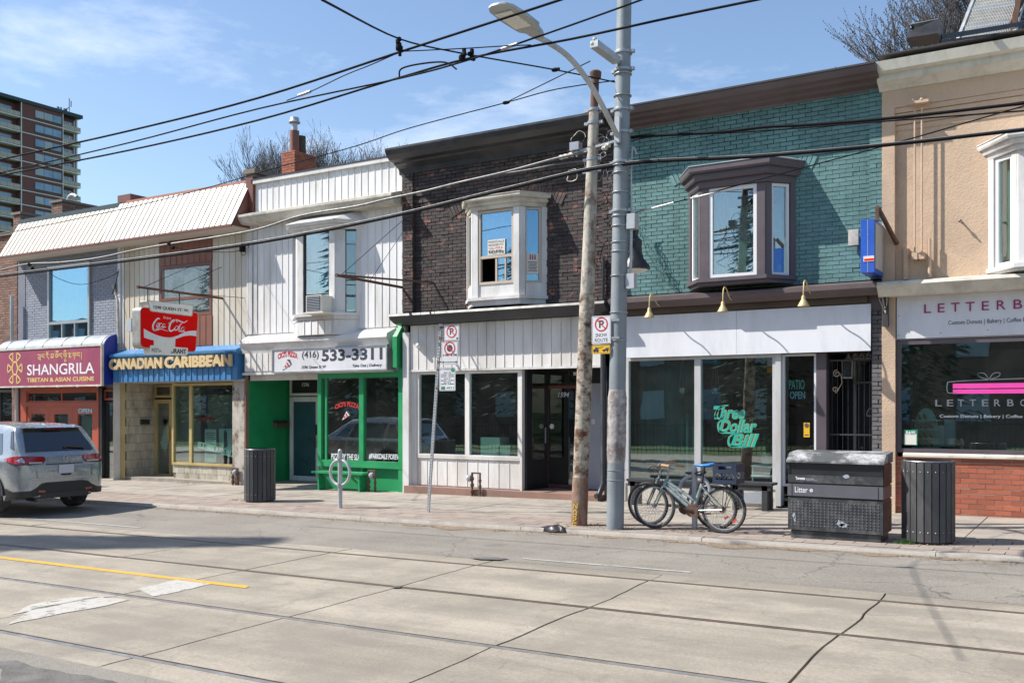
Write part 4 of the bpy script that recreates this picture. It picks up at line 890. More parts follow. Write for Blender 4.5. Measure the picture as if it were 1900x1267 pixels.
# recess
rX0, rX1 = wx(464), wx(594); yb_ = 16.95
m_ = MB(); m_.box(rX0-.06, rX0, YW-.0, yb_, -.15, 2.45); m_.box(rX1, rX1+.06, YW+.12, yb_, -.1, 2.45); m_.box(rX0, rX1, yb_, yb_+.06, -.1, 2.45); part(m_, 'entrance_walls', 'green_paint', D, smooth=False)
m_ = MB(); m_.box(rX0, rX1, YW, yb_, 2.43, 2.5); part(m_, 'entrance_ceiling', 'grey_white', D, smooth=False)
m_ = MB(); m_.box(x0+.01, rX0-.062, YW-.1, YW+.3, -.3, 2.45); part(m_, 'party_pier', 'old_brick', D, smooth=False)
m_ = MB(); m_.box(rX0, rX1, YW+.1, yb_, -.3, sw(-15.5)+.03); part(m_, 'threshold', 'sidewalk', D, smooth=False)
a, b = wx(539, yb_-.05), wx(594, yb_-.05)
do = window(D, a, b, -.02, 1.94, yb_-.05, .11, 'white_paint', 'film_teal', .06, name='door')
window(D, a, b, 1.97, 2.40, yb_-.05, .06, 'white_paint', 'car_black', .06, name='transom_window')
text(do, '1596', wx(560, yb_-.1), wx(573, yb_-.1), wz(566, 710, yb_-.1), wz(566, 717, yb_-.1), yb_-.09, 'print_white')
m_ = MB(); m_.box(b-.10, b-.07, yb_-.17, yb_-.12, .75, 1.0); m_.box(b-.09, b-.06, yb_-.14, yb_-.1, 1.05, 1.3); part(m_, 'door_handle', 'dark_grey', do, smooth=False)
c = WX(519, 787, rX0+.02); m_ = MB(); m_.box(rX0+.001, rX0+.13, c.y-.19, c.y+.19, c.z-.06, c.z+.03); mb_ = solo(m_, 'letter_box', 'rust', 'brown letter box on the green entrance wall', 'letter box', c)
m_ = MB(); m_.prism([(rX0+.002, c.z+.032), (rX0+.15, c.z+.032), (rX0+.002, c.z+.09)], c.y-.2, c.y+.2, 'y'); part(m_, 'lid', 'dark_grey', mb_, smooth=False)
# green shop window
gw = window(D, rX1+.0, wx(752), .48, 2.42, YW-.02, .10, 'green_paint', 'pane', .12, xs=(.525,), name='shop_window', mw=.12)
m_ = MB(); m_.box(rX1, wx(754), YW-.0, YW+.12, -.3, .478); m_.box(rX1, wx(754), YW-.10, YW-.002, .44, .49); m_.box(wx(606), wx(609), YW-.05, YW, .48, 2.42); m_.box(wx(744), wx(755)-.002, YW-.09, YW+.1, -.3, 2.5); m_.box(wx(672), wx(677), YW-.06, YW-.002, -.2, .44); part(m_, 'stall_riser', 'green_paint', D, smooth=False)
text(gw, "PIZZA BY THE SLICE", wx(611, 15.6), wx(670, 15.6), wz(640, 842, 15.6), wz(640, 853, 15.6), 15.66, 'print_white', .003, bold=.02, shear=.1)
text(gw, "#PARKDALE FOREVER", wx(681, 15.6), wx(744, 15.6), wz(712, 842, 15.6), wz(712, 853, 15.6), 15.66, 'print_white', .003, bold=.02, shear=.1)
text(gw, "CICI'S PIZZA", wx(618, 15.6), wx(663, 15.6), wz(640, 751, 15.6), wz(640, 760, 15.6), 15.66, 'print_red', .003, bold=.035, curve=.07)
slice_(gw, wx(642, 15.66), wz(642, 771, 15.66), .25, 15.665)
room(D, rX1+.06, x1-.1, -.1, 2.45, YW+.1, 20.5, 'interior_light', back='interior')
m_ = MB(); m_.box(rX1+.1, x1-.15, 16.3, 16.6, .98, 1.03); m_.box(wx(627, 16.4), wx(627, 16.4)+.05, 16.4, 16.45, -.1, .98); m_.box(wx(640, 16.4), wx(640, 16.4)+.05, 16.4, 16.45, -.1, .98); solo(m_, 'counter_shelf', 'letter_beige', 'pale wooden counter shelf inside the pizza shop window', 'counter', (-13.4, 16.4, 0))
c = W(731, 715, 16.8); m_ = MB(); m_.lathe([(.02, .5), (.02, .12), (.05, .1), (.2, .0), (.24, -.05), (.23, -.05), (.0, .05)], c, 18); solo(m_, 'pendant_lamp', 'letter_beige', 'cream enamel pendant lamp hanging inside the pizza shop', 'lamp', c)
bn = thing('green_bench', 'low green wooden bench against the pizza shop window', 'bench', (wx(636, 15.4), 15.38, sw(-13.8)))
X0, X1 = wx(589, 15.4), wx(683, 15.4); zg = sw(-13.8)
m_ = MB(); m_.box(X0, X1, 15.22, 15.52, zg+.36, zg+.40); part(m_, 'seat', 'green_paint', bn, smooth=False)
for X in (X0+.12, X1-.16): m_ = MB(); m_.prism([(15.28, zg), (15.48, zg), (15.46, zg+.36), (15.26, zg+.36)], X, X+.04, 'x'); part(m_, 'leg', 'green_paint', bn, smooth=False)
m_ = MB(); m_.bar((X1-.5, 15.36, zg+.34), (X1-.17, 15.36, zg+.12), .03, .03); m_.box(X0+.17, X1-.17, 15.35, 15.38, zg+.28, zg+.358); part(m_, 'brace', 'green_paint', bn, smooth=False)
def meter(name, label, X, Y, z0, h, w, grp, body=False):
    o = thing(name, label, 'gas meter', (X, Y, z0), grp)
    m_ = MB(); m_.tube([(X, Y, z0-.02), (X, Y, z0+h*.95)], .022, 8); m_.tube([(X, Y, z0+h*.93), (X+w, Y, z0+h*.93)], .016, 8); m_.tube([(X+w, Y, z0+h*.95), (X+w, Y, z0-.02)], .02, 8)
    for z in (.2, .45, .7): m_.lathe([(.035, -.03), (.04, 0), (.035, .03)], (X, Y, z0+h*z), 8); m_.lathe([(.03, -.02), (.03, .02)], (X+w, Y, z0+h*z*.9), 8)
    part(m_, 'pipe', 'rust', o)
    m_ = MB(); m_.lathe([(.01, -.05), (.06, -.04), (.075, 0), (.06, .04), (.01, .05)], (X-.06 if not body else X+w/2, Y, z0+h*.72), 12, Matrix.Rotation(pi/2, 3, 'Y')); part(m_, 'regulator', 'galv' if not body else 'print_grey', o)
meter('gas_pipes', 'rusty gas pipes with round regulator below the white shop window', wx(876, 15.42), 15.42, sw(-10.6), .48, .18, 'gas risers along the shop fronts')
meter('gas_pipes', 'rusty gas pipes standing at the end of the green bench', wx(684, 15.42), 15.42, sw(-12.9), .46, .17, 'gas risers along the shop fronts', True)
meter('gas_pipes', 'dark gas pipes at the right end of the tiled shop front', wx(432, 15.6), 15.6, sw(-18), .42, .16, 'gas risers along the shop fronts', True)
m_ = MB(); c = W(776, 641, 15.5); m_.ball(c, .055, 12); m_.box(c.x-.05, c.x+.05, 15.5, YW-.05, c.z+.02, c.z+.05); solo(m_, 'dome_camera', 'print_white', 'small white dome camera at the left end of the white siding', 'camera', c)
# ---- Caribbean restaurant
Cb = house('tiled_front_shop', 'beige sided shop house with white metal mansard and blue shop fascia', 2)
x0, x1 = XB[2], XB[3]
shell(Cb, x0, x1, -.7, 6.4, 'old_brick')
wX0, wX1, wZ0, wZ1 = wx(297), wx(395), 3.15, 5.55
m_ = MB(); m_.holes(x0, x1, 2.3, 5.9, YW, YW+.1, [(wX0+.1, wX1-.05, 3.9, 5.1)]); part(m_, 'wall', 'siding_beige', Cb, smooth=False)
siding(Cb, x0+.22, wX0-.01, 3.12, 5.72, YW, .185, 'siding_beige'); siding(Cb, wX1+.01, x1-.02, 3.12, 5.72, YW, .185, 'siding_beige')
m_ = MB(); m_.box(x0, x0+.1, YW-.06, YW, 3.1, 5.72); m_.box(x0+.12, x0+.2, YW-.03, YW, 3.1, 5.72); part(m_, 'corner_trim', 'white_paint', Cb, smooth=False)
siding(Cb, wX0, wX1, 5.12, 5.72, YW-.01, .2, 'brown_panel', rib=.008, name='brown_panel'); siding(Cb, wX0, wX1, 3.15, 3.86, YW-.01, .2, 'brown_panel', rib=.008, name='brown_panel')
window(Cb, wX0+.02, wX1-.02, 3.87, 5.11, YW+.02, .07, 'brown_metal', 'pane_dusty', .09, zs=(.33,), name='upper_window')
room(Cb, wX0, wX1, 3.8, 5.2, YW+.1, 17.5, 'interior')
m_ = MB(); # faded ornament cut-outs leaning in the window
for k, (px, w) in enumerate(((314, .3), (357, .55), (386, .3))):
    c = wx(px, 15.95); m_.prism([(c-w/2, 4.25), (c+w/2, 4.25), (c+w/2, 4.7)]+[(c+w/2*cos(R(q)), 4.7+w/2*sin(R(q))) for q in range(15, 180, 15)]+[(c-w/2, 4.7)], 15.93, 15.96, 'y')
part(m_, 'window_ornament', 'cloth_pale', Cb, smooth=False)
# mansards (one on each of two houses)
def mansard(par, X0, X1, yb, zb, yt, zt, mat, seam=None):
    m_ = MB(); m_.prism([(yb+.01, zb), (YW+.28, zb), (YW+.28, zt), (yt+.01, zt)], X0, X1, 'x'); part(m_, 'mansard_frame', 'brown_metal', par, smooth=False)
    m_ = MB(); m_.box(X0, X1-.02, yb+.02, YW+.05, zb-.03, zb-.002); part(m_, 'soffit', 'soffit', par, smooth=False)
    m_ = MB(); m_.box(X0, X1, yb-.03, yb+.012, zb-.035, zb+.02); part(m_, 'drip_edge', 'brown_metal', par, smooth=False)
    d = V((0, yt-yb, zt-zb)); L_ = d.length; d.normalize(); nrm = V((0, -d.z, d.y)); n = round((X1-X0)/.185); p = (X1-X0)/n
    segs = [(0, 1)] if not seam else [(0, seam), (seam+.004, 1)]
    for a, b in segs:
        q = MB(); q.obox(V((p/2, 0, 0))+d*(b-a)*L_/2, V((p/2-.019, 0, 0)), d*(b-a)*L_/2, nrm*.008); q.obox(V((p*.5, 0, 0))+d*(b-a)*L_/2+nrm*.008, V((p*.26, 0, 0)), d*(b-a)*L_/2, nrm*.003)
        me = q.mesh('roof_panel', mat, smooth=False)
        for i in range(n): inst(me, 'roof_panel', V((X0+i*p, yb, zb))+d*a*L_+nrm*.006, par)
mansard(Cb, x0+.01, x1+.1, 15.12, 5.74, YW-.0, 6.80, 'mansard_metal')
m_ = MB(); m_.box(x0+.3, x1+.0, YW-.02, YW+.3, 6.802, 6.86); part(m_, 'roof_edge', 'ledge_red', Cb, smooth=False)
m_ = MB(); m_.box(x1+.02, x1+.24, YW-.1, YW+.9, 5.95, 6.88); part(m_, 'party_parapet', 'brown_metal', Cb, smooth=False)
m_ = MB(); m_.box(x1-.02, x1+.34, YW-.14, YW+.5, 6.96, 7.06); m_.box(x1+.02, x1+.28, YW-.10, YW+.45, 6.882, 6.958); part(m_, 'capstone', 'old_mortar', Cb, smooth=False)
# blue fascia and letters
m_ = MB(); Yf = 15.42
m_.prism([(Yf-.06, 2.95), (Yf-.06, 3.0), (YW, 3.14), (YW, 2.9), (Yf, 2.9)], x0+.05, x1-.03, 'x'); m_.box(x0+.12, x1-.05, Yf+.02, YW-.03, 2.33, 2.9); part(m_, 'fascia_back', 'blue_paint', Cb, smooth=False)
siding(Cb, x0+.12, x1-.05, 2.32, 2.9, Yf+.02, .19, 'blue_paint', rib=.016, name='fascia_panel')
lt_ = thing('raised_letter_sign', 'raised beige capitals fixed on the blue ribbed fascia', 'sign', ((x0+x1)/2, Yf-.05, 2.6))
Yl = Yf-.035; za, zb_ = wz(320, 661.5, Yl), wz(320, 683, Yl)
for nm, dd_, mt_ in (('letters', .05, 'letter_beige'),):
    text(lt_, 'CANADIAN', wx(205, Yl), wx(303.5, Yl), za, zb_, Yl, mt_, dd_, bold=.055, name=nm); text(lt_, 'CARIBBEAN', wx(308, Yl), wx(431.5, Yl), za, zb_, Yl, mt_, dd_, bold=.055, name=nm)
# tiled shop front
yf = 15.75
tX = wx(233, yf)
pr = MB(); pr.box(x0+.02, wx(226, yf), yf-.25, yf+.1, -.4, 2.33); part(pr, 'party_pier', 'white_paint', Cb, smooth=False)
brickwall(Cb, x0+.02, wx(225, yf), -.3, 2.3, yf-.26, 'grey_white', 'old_mortar', bl=.2, nparts=60, back=False)
m_ = MB(); m_.box(tX-.12, tX-.0, yf, 17.2, -.3, 2.33); part(m_, 'entrance_wall', 'block_joint', Cb, smooth=False)
nb_ = 0; DYC = WX(288, 700, tX).y
for r in range(12):   # glazed blocks on the entrance wall
    for cidx in range(9):
        a = yf-.03+cidx*.1+(r % 2)*.05; b = a+.094; b = min(b, DYC)
        if b-a < .03: continue
        m_ = MB(); z = -.27+r*.215; hh = .207; q = rj.uniform(0, .008); m_.box(tX, tX+.012+q, a, b, z, min(z+hh, 2.3)); part(m_, 'glazed_block', 'glazed_block', Cb, smooth=False)
m_ = MB(); m_.box(tX-.13, tX+.03, yf-.05, yf-.032, -.3, 2.33); part(m_, 'edge_strip', 'gold_frame', Cb, smooth=False)
dy = WX(288, 700, tX).y
a, b = wx(288, dy), wx(320, dy); dl = window(Cb, a, b, -.1, 1.9, dy, .10, 'gold_frame', 'pane', .06, name='door'); window(Cb, a, b, 1.95, 2.28, dy, .06, 'gold_frame', 'pane_dark', .06, name='transom_window')
m_ = MB(); m_.box(b-.08, b-.04, dy-.09, dy-.04, .85, 1.2); part(m_, 'door_handle', 'gold_frame', dl, smooth=False)
m_ = MB(); m_.prism([(a+.2, .9), (a+.55, 1.5), (a+.5, 1.75), (a+.62, 1.1), (a+.35, .55)], dy+.03, dy+.035, 'y'); m_.prism([(a+.15, .8), (a+.45, 1.1), (a+.5, .8), (a+.25, .6)], dy+.04, dy+.045, 'y'); part(m_, 'fallen_blind', 'paper', dl, smooth=False)
wfy = yf+.25
a, b = wx(321, wfy), wx(452, wfy)
window(Cb, a, b, .30, 2.28, wfy, .06, 'gold_frame', 'pane', .08, xs=(.26,), name='shop_window', mw=.09)
m_ = MB(); m_.box(a, b, wfy+.02, wfy+.15, -.3, .30); part(m_, 'stall_riser', 'block_joint', Cb, smooth=False)
for r in range(3):
    for k in range(16):
        xa_ = a+k*.21+(r % 2)*.1; xb_ = min(xa_+.202, b)
        if xb_-xa_ < .04: continue
        m_ = MB(); m_.box(xa_, xb_, wfy-.0-rj.uniform(0,.006), wfy+.02, -.3+r*.2, -.3+r*.2+.194); part(m_, 'glazed_block', 'glazed_block', Cb, smooth=False)
m_ = MB(); m_.box(b+.01, x1-.08, YW-.05, YW+.5, -.3, 2.33); part(m_, 'party_pier', 'rusty', Cb, smooth=False)
m_ = MB(); m_.box(tX, x1-.4, YW+.02, dy, -.4, sw(-19)+.07); part(m_, 'threshold', 'sidewalk', Cb, smooth=False)
m_ = MB(); m_.box(x0, x1, yf-.2, dy+.4, 2.30, 2.34); m_.box(x0, x1, YW+.1, YW+.3, 2.34, 3.0); part(m_, 'entrance_ceiling', 'grey_white', Cb, smooth=False)
m_ = MB(); m_.box(a-.002, a+.05, wfy+.05, dy, -.3, 2.3); m_.box(wx(320, dy)+.002, a-.003, dy-.02, dy+.04, -.3, 2.3); part(m_, 'return_frame', 'gold_frame', Cb, smooth=False)
room(Cb, a-.75, b+.05, -.1, 2.3, dy+.05, 20, 'interior_light', back='kraft')
curtain(Cb, a+.08, a+.82, .32, 2.2, wfy+.15, 'kraft', .004, 1., name='paper_screen'); curtain(Cb, a+.95, b-.42, .9, 2.0, wfy+.25, 'kraft', .004, 1., name='paper_screen')
c = WX(267, 783, tX+.03); m_ = MB(); m_.box(tX+.025, tX+.12, c.y-.11, c.y+.11, c.z-.06, c.z+.05); m_.box(tX+.02, tX+.14, c.y-.12, c.y+.12, c.z+.052, c.z+.065); solo(m_, 'letter_box', 'black_paint', 'black letter box on the beige glazed block wall', 'letter box', c)
# things leaning in the restaurant window
for k, (p0, p1, lab, mt_) in enumerate((((380, 796), (401, 857), 'printed white notice sheet leaning in the tiled shop window', 'paper'), ((406, 795), (430, 835), 'picture board with a dark figure leaning in the tiled shop window', 'paper'))):
    yy = wfy+.08+k*.05; X0, X1, Z0, Z1 = wx(p0[0], yy), wx(p1[0], yy), wz(p0[0], p1[1], yy), wz(p0[0], p0[1], yy); m_ = MB(); m_.box(X0, X1, yy, yy+.01, Z0, Z1); o = solo(m_, 'window_notice', mt_, lab, 'notice', (X0, yy, Z0)); m_ = MB()
    if k == 0:
        for q in range(14): m_.box(X0+.04, X1-.04-.03*(q % 3), yy-.002, yy, Z1-.1-q*.045, Z1-.085-q*.045)
    else: m_.prism([(X0+.18, Z0+.05), (X0+.3, Z0+.1), (X0+.28, Z0+.42), (X0+.22, Z0+.5), (X0+.17, Z0+.4)], yy-.002, yy, 'y'); m_.ball(((X0+X1)/2, yy-.001, Z0+.55), .035, 8, (1, .05, 1))
    part(m_, 'print', 'print_dark', o, smooth=False)
yy = wfy+.04; m_ = MB(); A = W(367, 824, yy); B = W(452, 848, yy); m_.bar(A, B, .006, .15); o = solo(m_, 'fallen_sign_strip', 'vinyl_old', 'slanting cream strip with black capital letters fallen inside the tiled shop window', 'sign', A)
dv = (B-A).normalized(); n_ = 0
for ch, t in zip('RE  RANT & CAT', range(14)):
    if ch != ' ':
        p = A+dv*(.12+t*.115); text(o, ch, p.x, p.x+.085, p.z+.045, p.z-.045, yy-.004, 'print_dark', .002, bold=.02)
c = W(382, 776, wfy+.1); m_ = MB(); m_.obox(c, (.3, 0, .0), (0, .01, 0), (0, 0, .03)); solo(m_, 'red_name_plate', 'coke_red', 'small red strip hanging in the tiled shop window', 'sign', c)
# ---- Tibetan restaurant
B_ = house('tibetan_shop', 'grey brick shop house with cream mansard roof and red restaurant front', 1)
x0, x1 = XB[1], XB[2]
shell(B_, x0, x1, -.8, 6.4, 'old_brick')
uX0, uX1 = wx(92), wx(170)
brickwall(B_, x0+.35, x1-.02, 3.35, 5.72, YW, 'grey_brick', 'grey_mortar', bl=.21, holes=[(uX0+.05, uX1-.05, 3.4, 5.45)], proud=.008)
m_ = MB(); m_.box(x0, x0+.35, YW-.02, YW+.1, 2.9, 5.72); m_.box(x0, x1, YW+.1, YW+.14, 2.0, 3.4); part(m_, 'corner_trim', 'grey_mortar', B_, smooth=False)
fw_ = window(B_, uX0, uX1, 3.38, 5.45, YW-.01, .07, 'alu', 'pane_sky_tinted', .12, zs=(.25,), name='upper_window')
zz0, zz1 = 3.45, 3.45+(5.38-3.45)*.25-.035
m_ = MB()
for t in (.33, .66): X = uX0+.07+(uX1-uX0-.14)*t; m_.box(X-.02, X+.02, YW-.06, YW+.03, zz0, zz1)
part(m_, 'mullion', 'alu', fw_, smooth=False)
room(B_, uX0, uX1, 3.3, 5.5, YW+.12, 17.5, 'interior_light'); curtain(B_, uX0+.08, uX0+.75, 3.45, 3.95, YW+.14, 'cloth_dark', .01, .2); curtain(B_, uX1-.65, uX1-.08, 3.45, 3.95, YW+.14, 'cloth_dark', .01, .2); curtain(B_, uX0+.08, uX1-.08, 3.96, 5.4, YW+.16, 'cloth_reflected_sky', .01, .3)  # blue curtain added to give the upper pane its reflected sky colour
mansard(B_, x0+.02, x1-.01, 15.12, 5.74, YW-.0, 6.72, 'mansard_cream', seam=.62)
m_ = MB(); m_.box(x0, x1, YW+.02, YW+.4, 6.722, 6.86); part(m_, 'roof_edge', 'tower_roof', B_, smooth=False)
m_ = MB(); m_.box(x1-.15, x1+.35, YW+.05, YW+.6, 6.7, 7.05); part(m_, 'party_chimney', 'brown_metal', B_, smooth=False)
cornice(B_, x0+.3, x1-.02, [(YW, 3.32), (YW-.12, 3.30), (YW-.34, 3.12), (YW-.34, 3.02), (YW, 3.0)], 'ledge_red', 'red_ledge')
# awning
Ys = 15.2
sx0, sx1 = x0-.25, wx(188, Ys); zl0, zl1 = wz(94, 715, Ys), wz(94, 646.5, Ys)
aw = thing('barrel_awning', 'barrel shaped restaurant awning with grey top and deep blue end', 'awning', ((sx0+sx1)/2, Ys, zl0))
sx2 = sx1+.02
arc = [(YW-.0-(YW-Ys-.05)*sin(R(q)), zl1-.02+.34*cos(R(q))) for q in range(0, 91, 10)]
m_ = MB(); m_.loft([[(X, y, z) for y, z in arc]+[(X, y-.0, z-.02) for y, z in arc[::-1]] for X in (sx0, sx2)]); part(m_, 'canopy', 'awning_vinyl', aw)
m_ = MB(); m_.prism([(YW, zl0)]+[(YW, zl1+.32)]+[(y, z) for y, z in arc]+[(Ys+.05, zl0)], sx2-.03, sx2+.01, 'x'); part(m_, 'end_panel', 'blue_vinyl', aw, smooth=False)
m_ = MB(); m_.box(sx0, sx2-.032, Ys+.06, YW, zl0+.01, zl0+.03); part(m_, 'underside', 'dark_grey', aw, smooth=False)
for k in range(6):
    X = sx0+.4+(sx2-sx0-.5)*k/5; m_ = MB(); m_.tube([(X, y-.006, z+.006) for y, z in arc], .012, 5); part(m_, 'rib', 'galv', aw)
sg = thing('restaurant_sign', 'maroon restaurant sign with gold emblem, Tibetan script and white capitals', 'sign', ((sx0+sx1)/2, Ys, zl0))
m_ = MB(); m_.box(sx0, sx1, Ys, Ys+.05, zl0, zl1); part(m_, 'board', 'maroon_sign', sg, smooth=False)
m_ = MB(); m_.box(sx0, sx1+.03, Ys-.02, Ys+.055, zl0-.04, zl0); m_.box(sx0, sx1+.03, Ys-.02, Ys+.055, zl1, zl1+.04); m_.box(sx1, sx1+.03, Ys-.02, Ys+.055, zl0, zl1); part(m_, 'frame', 'cream_trim', sg, smooth=False)
H_ = zl1-zl0; ux = lambda px: wx(px, Ys)
text(sg, 'SHANGRILA', ux(50.5), ux(175), zl0+H_*.585, zl0+H_*.29, Ys, 'print_white', bold=.008); text(sg, 'TIBETAN & ASIAN CUISINE', ux(50), ux(174.5), zl0+H_*.215, zl0+H_*.10, Ys, 'gold', bold=.02)
cx, cz = ux(27.8), zl0+H_*.50; k_ = H_*.40
m_ = MB(); wd = .045
hexa = [(cos(R(60*q))*k_*.34, sin(R(60*q))*k_*.5) for q in range(6)]
for q in range(6): a, b = hexa[q], hexa[(q+1) % 6]; m_.bar((cx+a[0], Ys-.003, cz+a[1]), (cx+b[0], Ys-.003, cz+b[1]), .004, wd)
pet = [(90-26, 1.0), (90+26, 1.0), (-90-26, 1.0), (-90+26, 1.0), (0, .95), (180, .95)]
for q, rr_ in pet:
    a = R(q); d = V((cos(a), 0, sin(a))); s_ = V((-sin(a), 0, cos(a))); o_ = V((cx, Ys-.004, cz)); hor = abs(cos(a)) > .9
    i0, i1, w_ = (.36, .84, .30) if hor else (.50, 1.06, .26)
    P4 = [o_+d*k_*i0, o_+d*k_*i1+s_*k_*w_, o_+d*k_*(i1+.03), o_+d*k_*i1-s_*k_*w_]
    for u in range(4): m_.bar(P4[u], P4[(u+1) % 4], .004, wd*.8)
part(m_, 'emblem', 'gold', sg, smooth=False)
# Tibetan line, drawn stroke by stroke
m_ = MB(); tz = zl0+H_*.845; tx = ux(70); sc_ = (ux(151.6)-ux(70))/10.4; wv = .022; th = H_*.16
gly = {'sha': [[(0,0),(.8,0)],[(.7,0),(.72,-.5),(.66,-1.0)],[(.7,-.45),(.35,-.35),(.2,-.6),(.5,-.75),(.7,-.5)],[(0,-.55),(.25,-.55)]],
       'nga': [[(0,0),(.7,0)],[(.1,0),(.08,-.35),(.5,-.35),(.72,-.62)]], 'ra': [[(0,0),(.7,0)],[(.35,0),(.3,-.3),(.1,-.35),(.5,-.45),(.72,-.85)]],
       'la': [[(.1,0),(.7,0)],[(.35,0),(.1,-.4),(.3,-.65),(.45,-.3),(.6,-.65),(.8,-.2),(.75,0)]], 'ba': [[(0,0),(.8,0)],[(.08,0),(.05,-.4),(.4,-.55),(.72,-.35),(.74,0)],[(.3,-.2),(.6,-.3)]],
       'da': [[(0,0),(.7,0)],[(.15,0),(.12,-.3),(.45,-.35),(.72,-.8)]], 'ka': [[(0,0),(.85,0)],[(.12,0),(.1,-.35),(.3,-.4)],[(.45,0),(.42,-.9),(.3,-1.0)],[(.75,0),(.74,-.6)]], 'za': [[(0,0),(.7,0)],[(.6,0),(.15,-.3),(.5,-.3),(.15,-.6),(.55,-.68),(.72,-.5)]],
       'e': [[(.1,.45),(.4,.15),(.6,.5)]], 'o': [[(.05,.3),(.3,.5),(.35,.2),(.6,.5),(.75,.25)]], 'i': [[(.2,.12),(.15,.4),(.5,.5),(.6,.15)]], 'u': [[(.2,-1.0),(.3,-1.3),(.6,-1.25),(.65,-1.0)]], 't': [[(0,0),(.03,-.06)]], 'I': [[(.1,.1),(.1,-1.1)]]}
for pos_, g_ in ((0,'sha'),(.95,'nga'),(1.75,'t'),(2.0,'ra'),(2.0,'e'),(2.85,'t'),(3.1,'la'),(4.05,'t'),(4.3,'ba'),(4.3,'o'),(5.2,'da'),(6.0,'t'),(6.2,'ka'),(6.2,'i'),(6.2,'u'),(7.15,'t'),(7.35,'za'),(8.15,'t'),(8.35,'ka'),(9.3,'nga'),(10.05,'t'),(10.3,'I')):
    for st_ in gly[g_]: ribbon(m_, [(tx+(pos_+a)*sc_, tz+b*th) for a, b in st_], wv, Ys-.001, .003)
part(m_, 'tibetan_lettering', 'gold', sg, smooth=False)
# red front
rz0 = -.3
fx0, fx1 = wx(38), wx(184)
m_ = MB(); m_.box(fx0, fx0+.3, YW-.02, YW+.1, rz0, 2.25); m_.box(fx1-.08, fx1, YW-.02, YW+.1, rz0, 2.25); m_.box(fx0+.3, fx1-.08, YW-.02, YW+.1, 2.12, 2.25); m_.box(fx0+.3, fx1-.08, YW-.02, YW+.1, 1.72, 1.84); part(m_, 'door_surround', 'red_door', B_, smooth=False)
window(B_, fx0+.3, fx1-.08, 1.84, 2.12, YW+.04, .04, 'red_door', 'pane_dark', .06, xs=(.5,), name='transom_window')
ww = (fx1-.08-fx0-.3)/3
for k in range(3):
    X = fx0+.3+k*ww; dq = window(B_, X+.004, X+ww-.004, rz0+.05, 1.72, YW+.03, .20, 'red_door', 'pane', .06, name='door')
    curtain(dq, X+.22, X+ww-.22, .2, 1.5, YW+.12, 'cloth_pale' if k != 1 else 'cloth_grey', .015, .1, name='curtain')
c = W(77, 765, YW-.0)
text(dq, 'OPEN', wx(146), wx(171), wz(158, 758, YW-.01), wz(158, 766, YW-.01), YW-.006, 'neon_blue', .005)
m_ = MB(); m_.box(wx(186), wx(190), YW-.02, YW+.3, -.3, 2.2); part(m_, 'side_entrance', 'black_paint', B_, smooth=False)
window(B_, wx(190), wx(219), -.25, 1.85, YW+.1, .05, 'black_paint', 'pane', .05, name='door'); window(B_, wx(189), wx(219), 1.88, 2.15, YW+.08, .05, 'red_door', 'pane_dark', .06, name='transom_window')
brickwall(B_, wx(219), x1, -.3, 2.24, YW-.04, 'maroon_brick', 'black_mortar', nparts=80); brickwall(B_, wx(30), fx0-.02, -.3, 2.24, YW-.04, 'maroon_brick', 'black_mortar', nparts=60)
room(B_, fx0, x1-.4, -.2, 2.3, YW+.4, 19, 'interior')
m_ = MB()
for px in (107, 144, 181): c = W(px, 724, 15.2); m_.ball((c.x, 15.2, zl0-.03), .035, 8)
part(m_, 'spot_lamp', 'print_white', B_)
m_ = MB(); m_.box(x0, x1, YW-.3, YW+.2, -.6, sw(-24)+.04); part(m_, 'threshold', 'sidewalk', B_, smooth=False)
# ---- far left brick house
A_ = house('red_brown_brick_house', 'weathered brown brick house cut off by the left edge', 0)
x0, x1 = XB[0], XB[1]
shell(A_, x0, x1, -.9, 6.3, 'old_brick')
brickwall(A_, x0, x1-.0, -.6, 6.45, YW-.02, 'old_brick', 'old_mortar', holes=[(-34, x1-.25, -.5, 2.25)], nparts=300)
m_ = MB(); m_.box(x0, x1, YW-.1, YW+.4, 6.46, 6.55); part(m_, 'coping', 'old_mortar', A_, smooth=False)
window(A_, -31, x1-.27, -.4, 2.2, YW+.15, .08, 'dark_grey', 'pane_dark', .1, xs=(.5, .85), name='shop_window')
room(A_, -33, x1-.27, -.4, 2.3, YW+.3, 19, 'interior')
m_ = MB(); X = wx(28, 15.45); m_.tube([(X, 15.5, -.2), (X, 15.5, 2.3)], .05, 10); m_.tube([(wx(22, 15.5), 15.5, 3.4), (wx(22, 15.5), 15.5, 4.75)], .045, 10)
solo(m_, 'service_conduit', 'galv', 'grey metal conduit pipe at the corner of the brown brick house', 'conduit', (X, 15.5, 0))
# ---- tan rendered house
T = house('tan_rendered_shop', 'tan rendered shop house with white cornice and orange brick below the bakery window', 6)
x0, x1 = XB[6], XB[7]
shell(T, x0, x1, -.5, 6.5, 'stucco')
hT = [(-1.4, 1.6, 3.8, 5.25), (3, 5, 3.8, 5.25)]
p1 = wx(1662)
m_ = MB(); m_.holes(p1, x1, 3.55, 6.55, YW, YW+.2, hT); m_.box(x0+.003, p1, YW-.09, YW+.2, 3.55, 6.55); m_.box(p1, x1, YW-.09, YW, 6.23, 6.55)
for k in range(4): m_.box(p1, x1, YW-.075+.02*k, YW, 6.15-.085*k, 6.225-.085*k)
part(m_, 'wall', 'stucco', T, smooth=False)
cornice(T, x0-.03, x1, [(YW+.3, 6.50), (YW-.11, 6.50), (YW-.14, 6.53), (YW-.28, 6.60), (YW-.30, 6.66), (YW-.30, 6.70), (YW-.40, 6.72), (YW-.44, 6.86), (YW+.3, 6.95)], 'cornice_white')
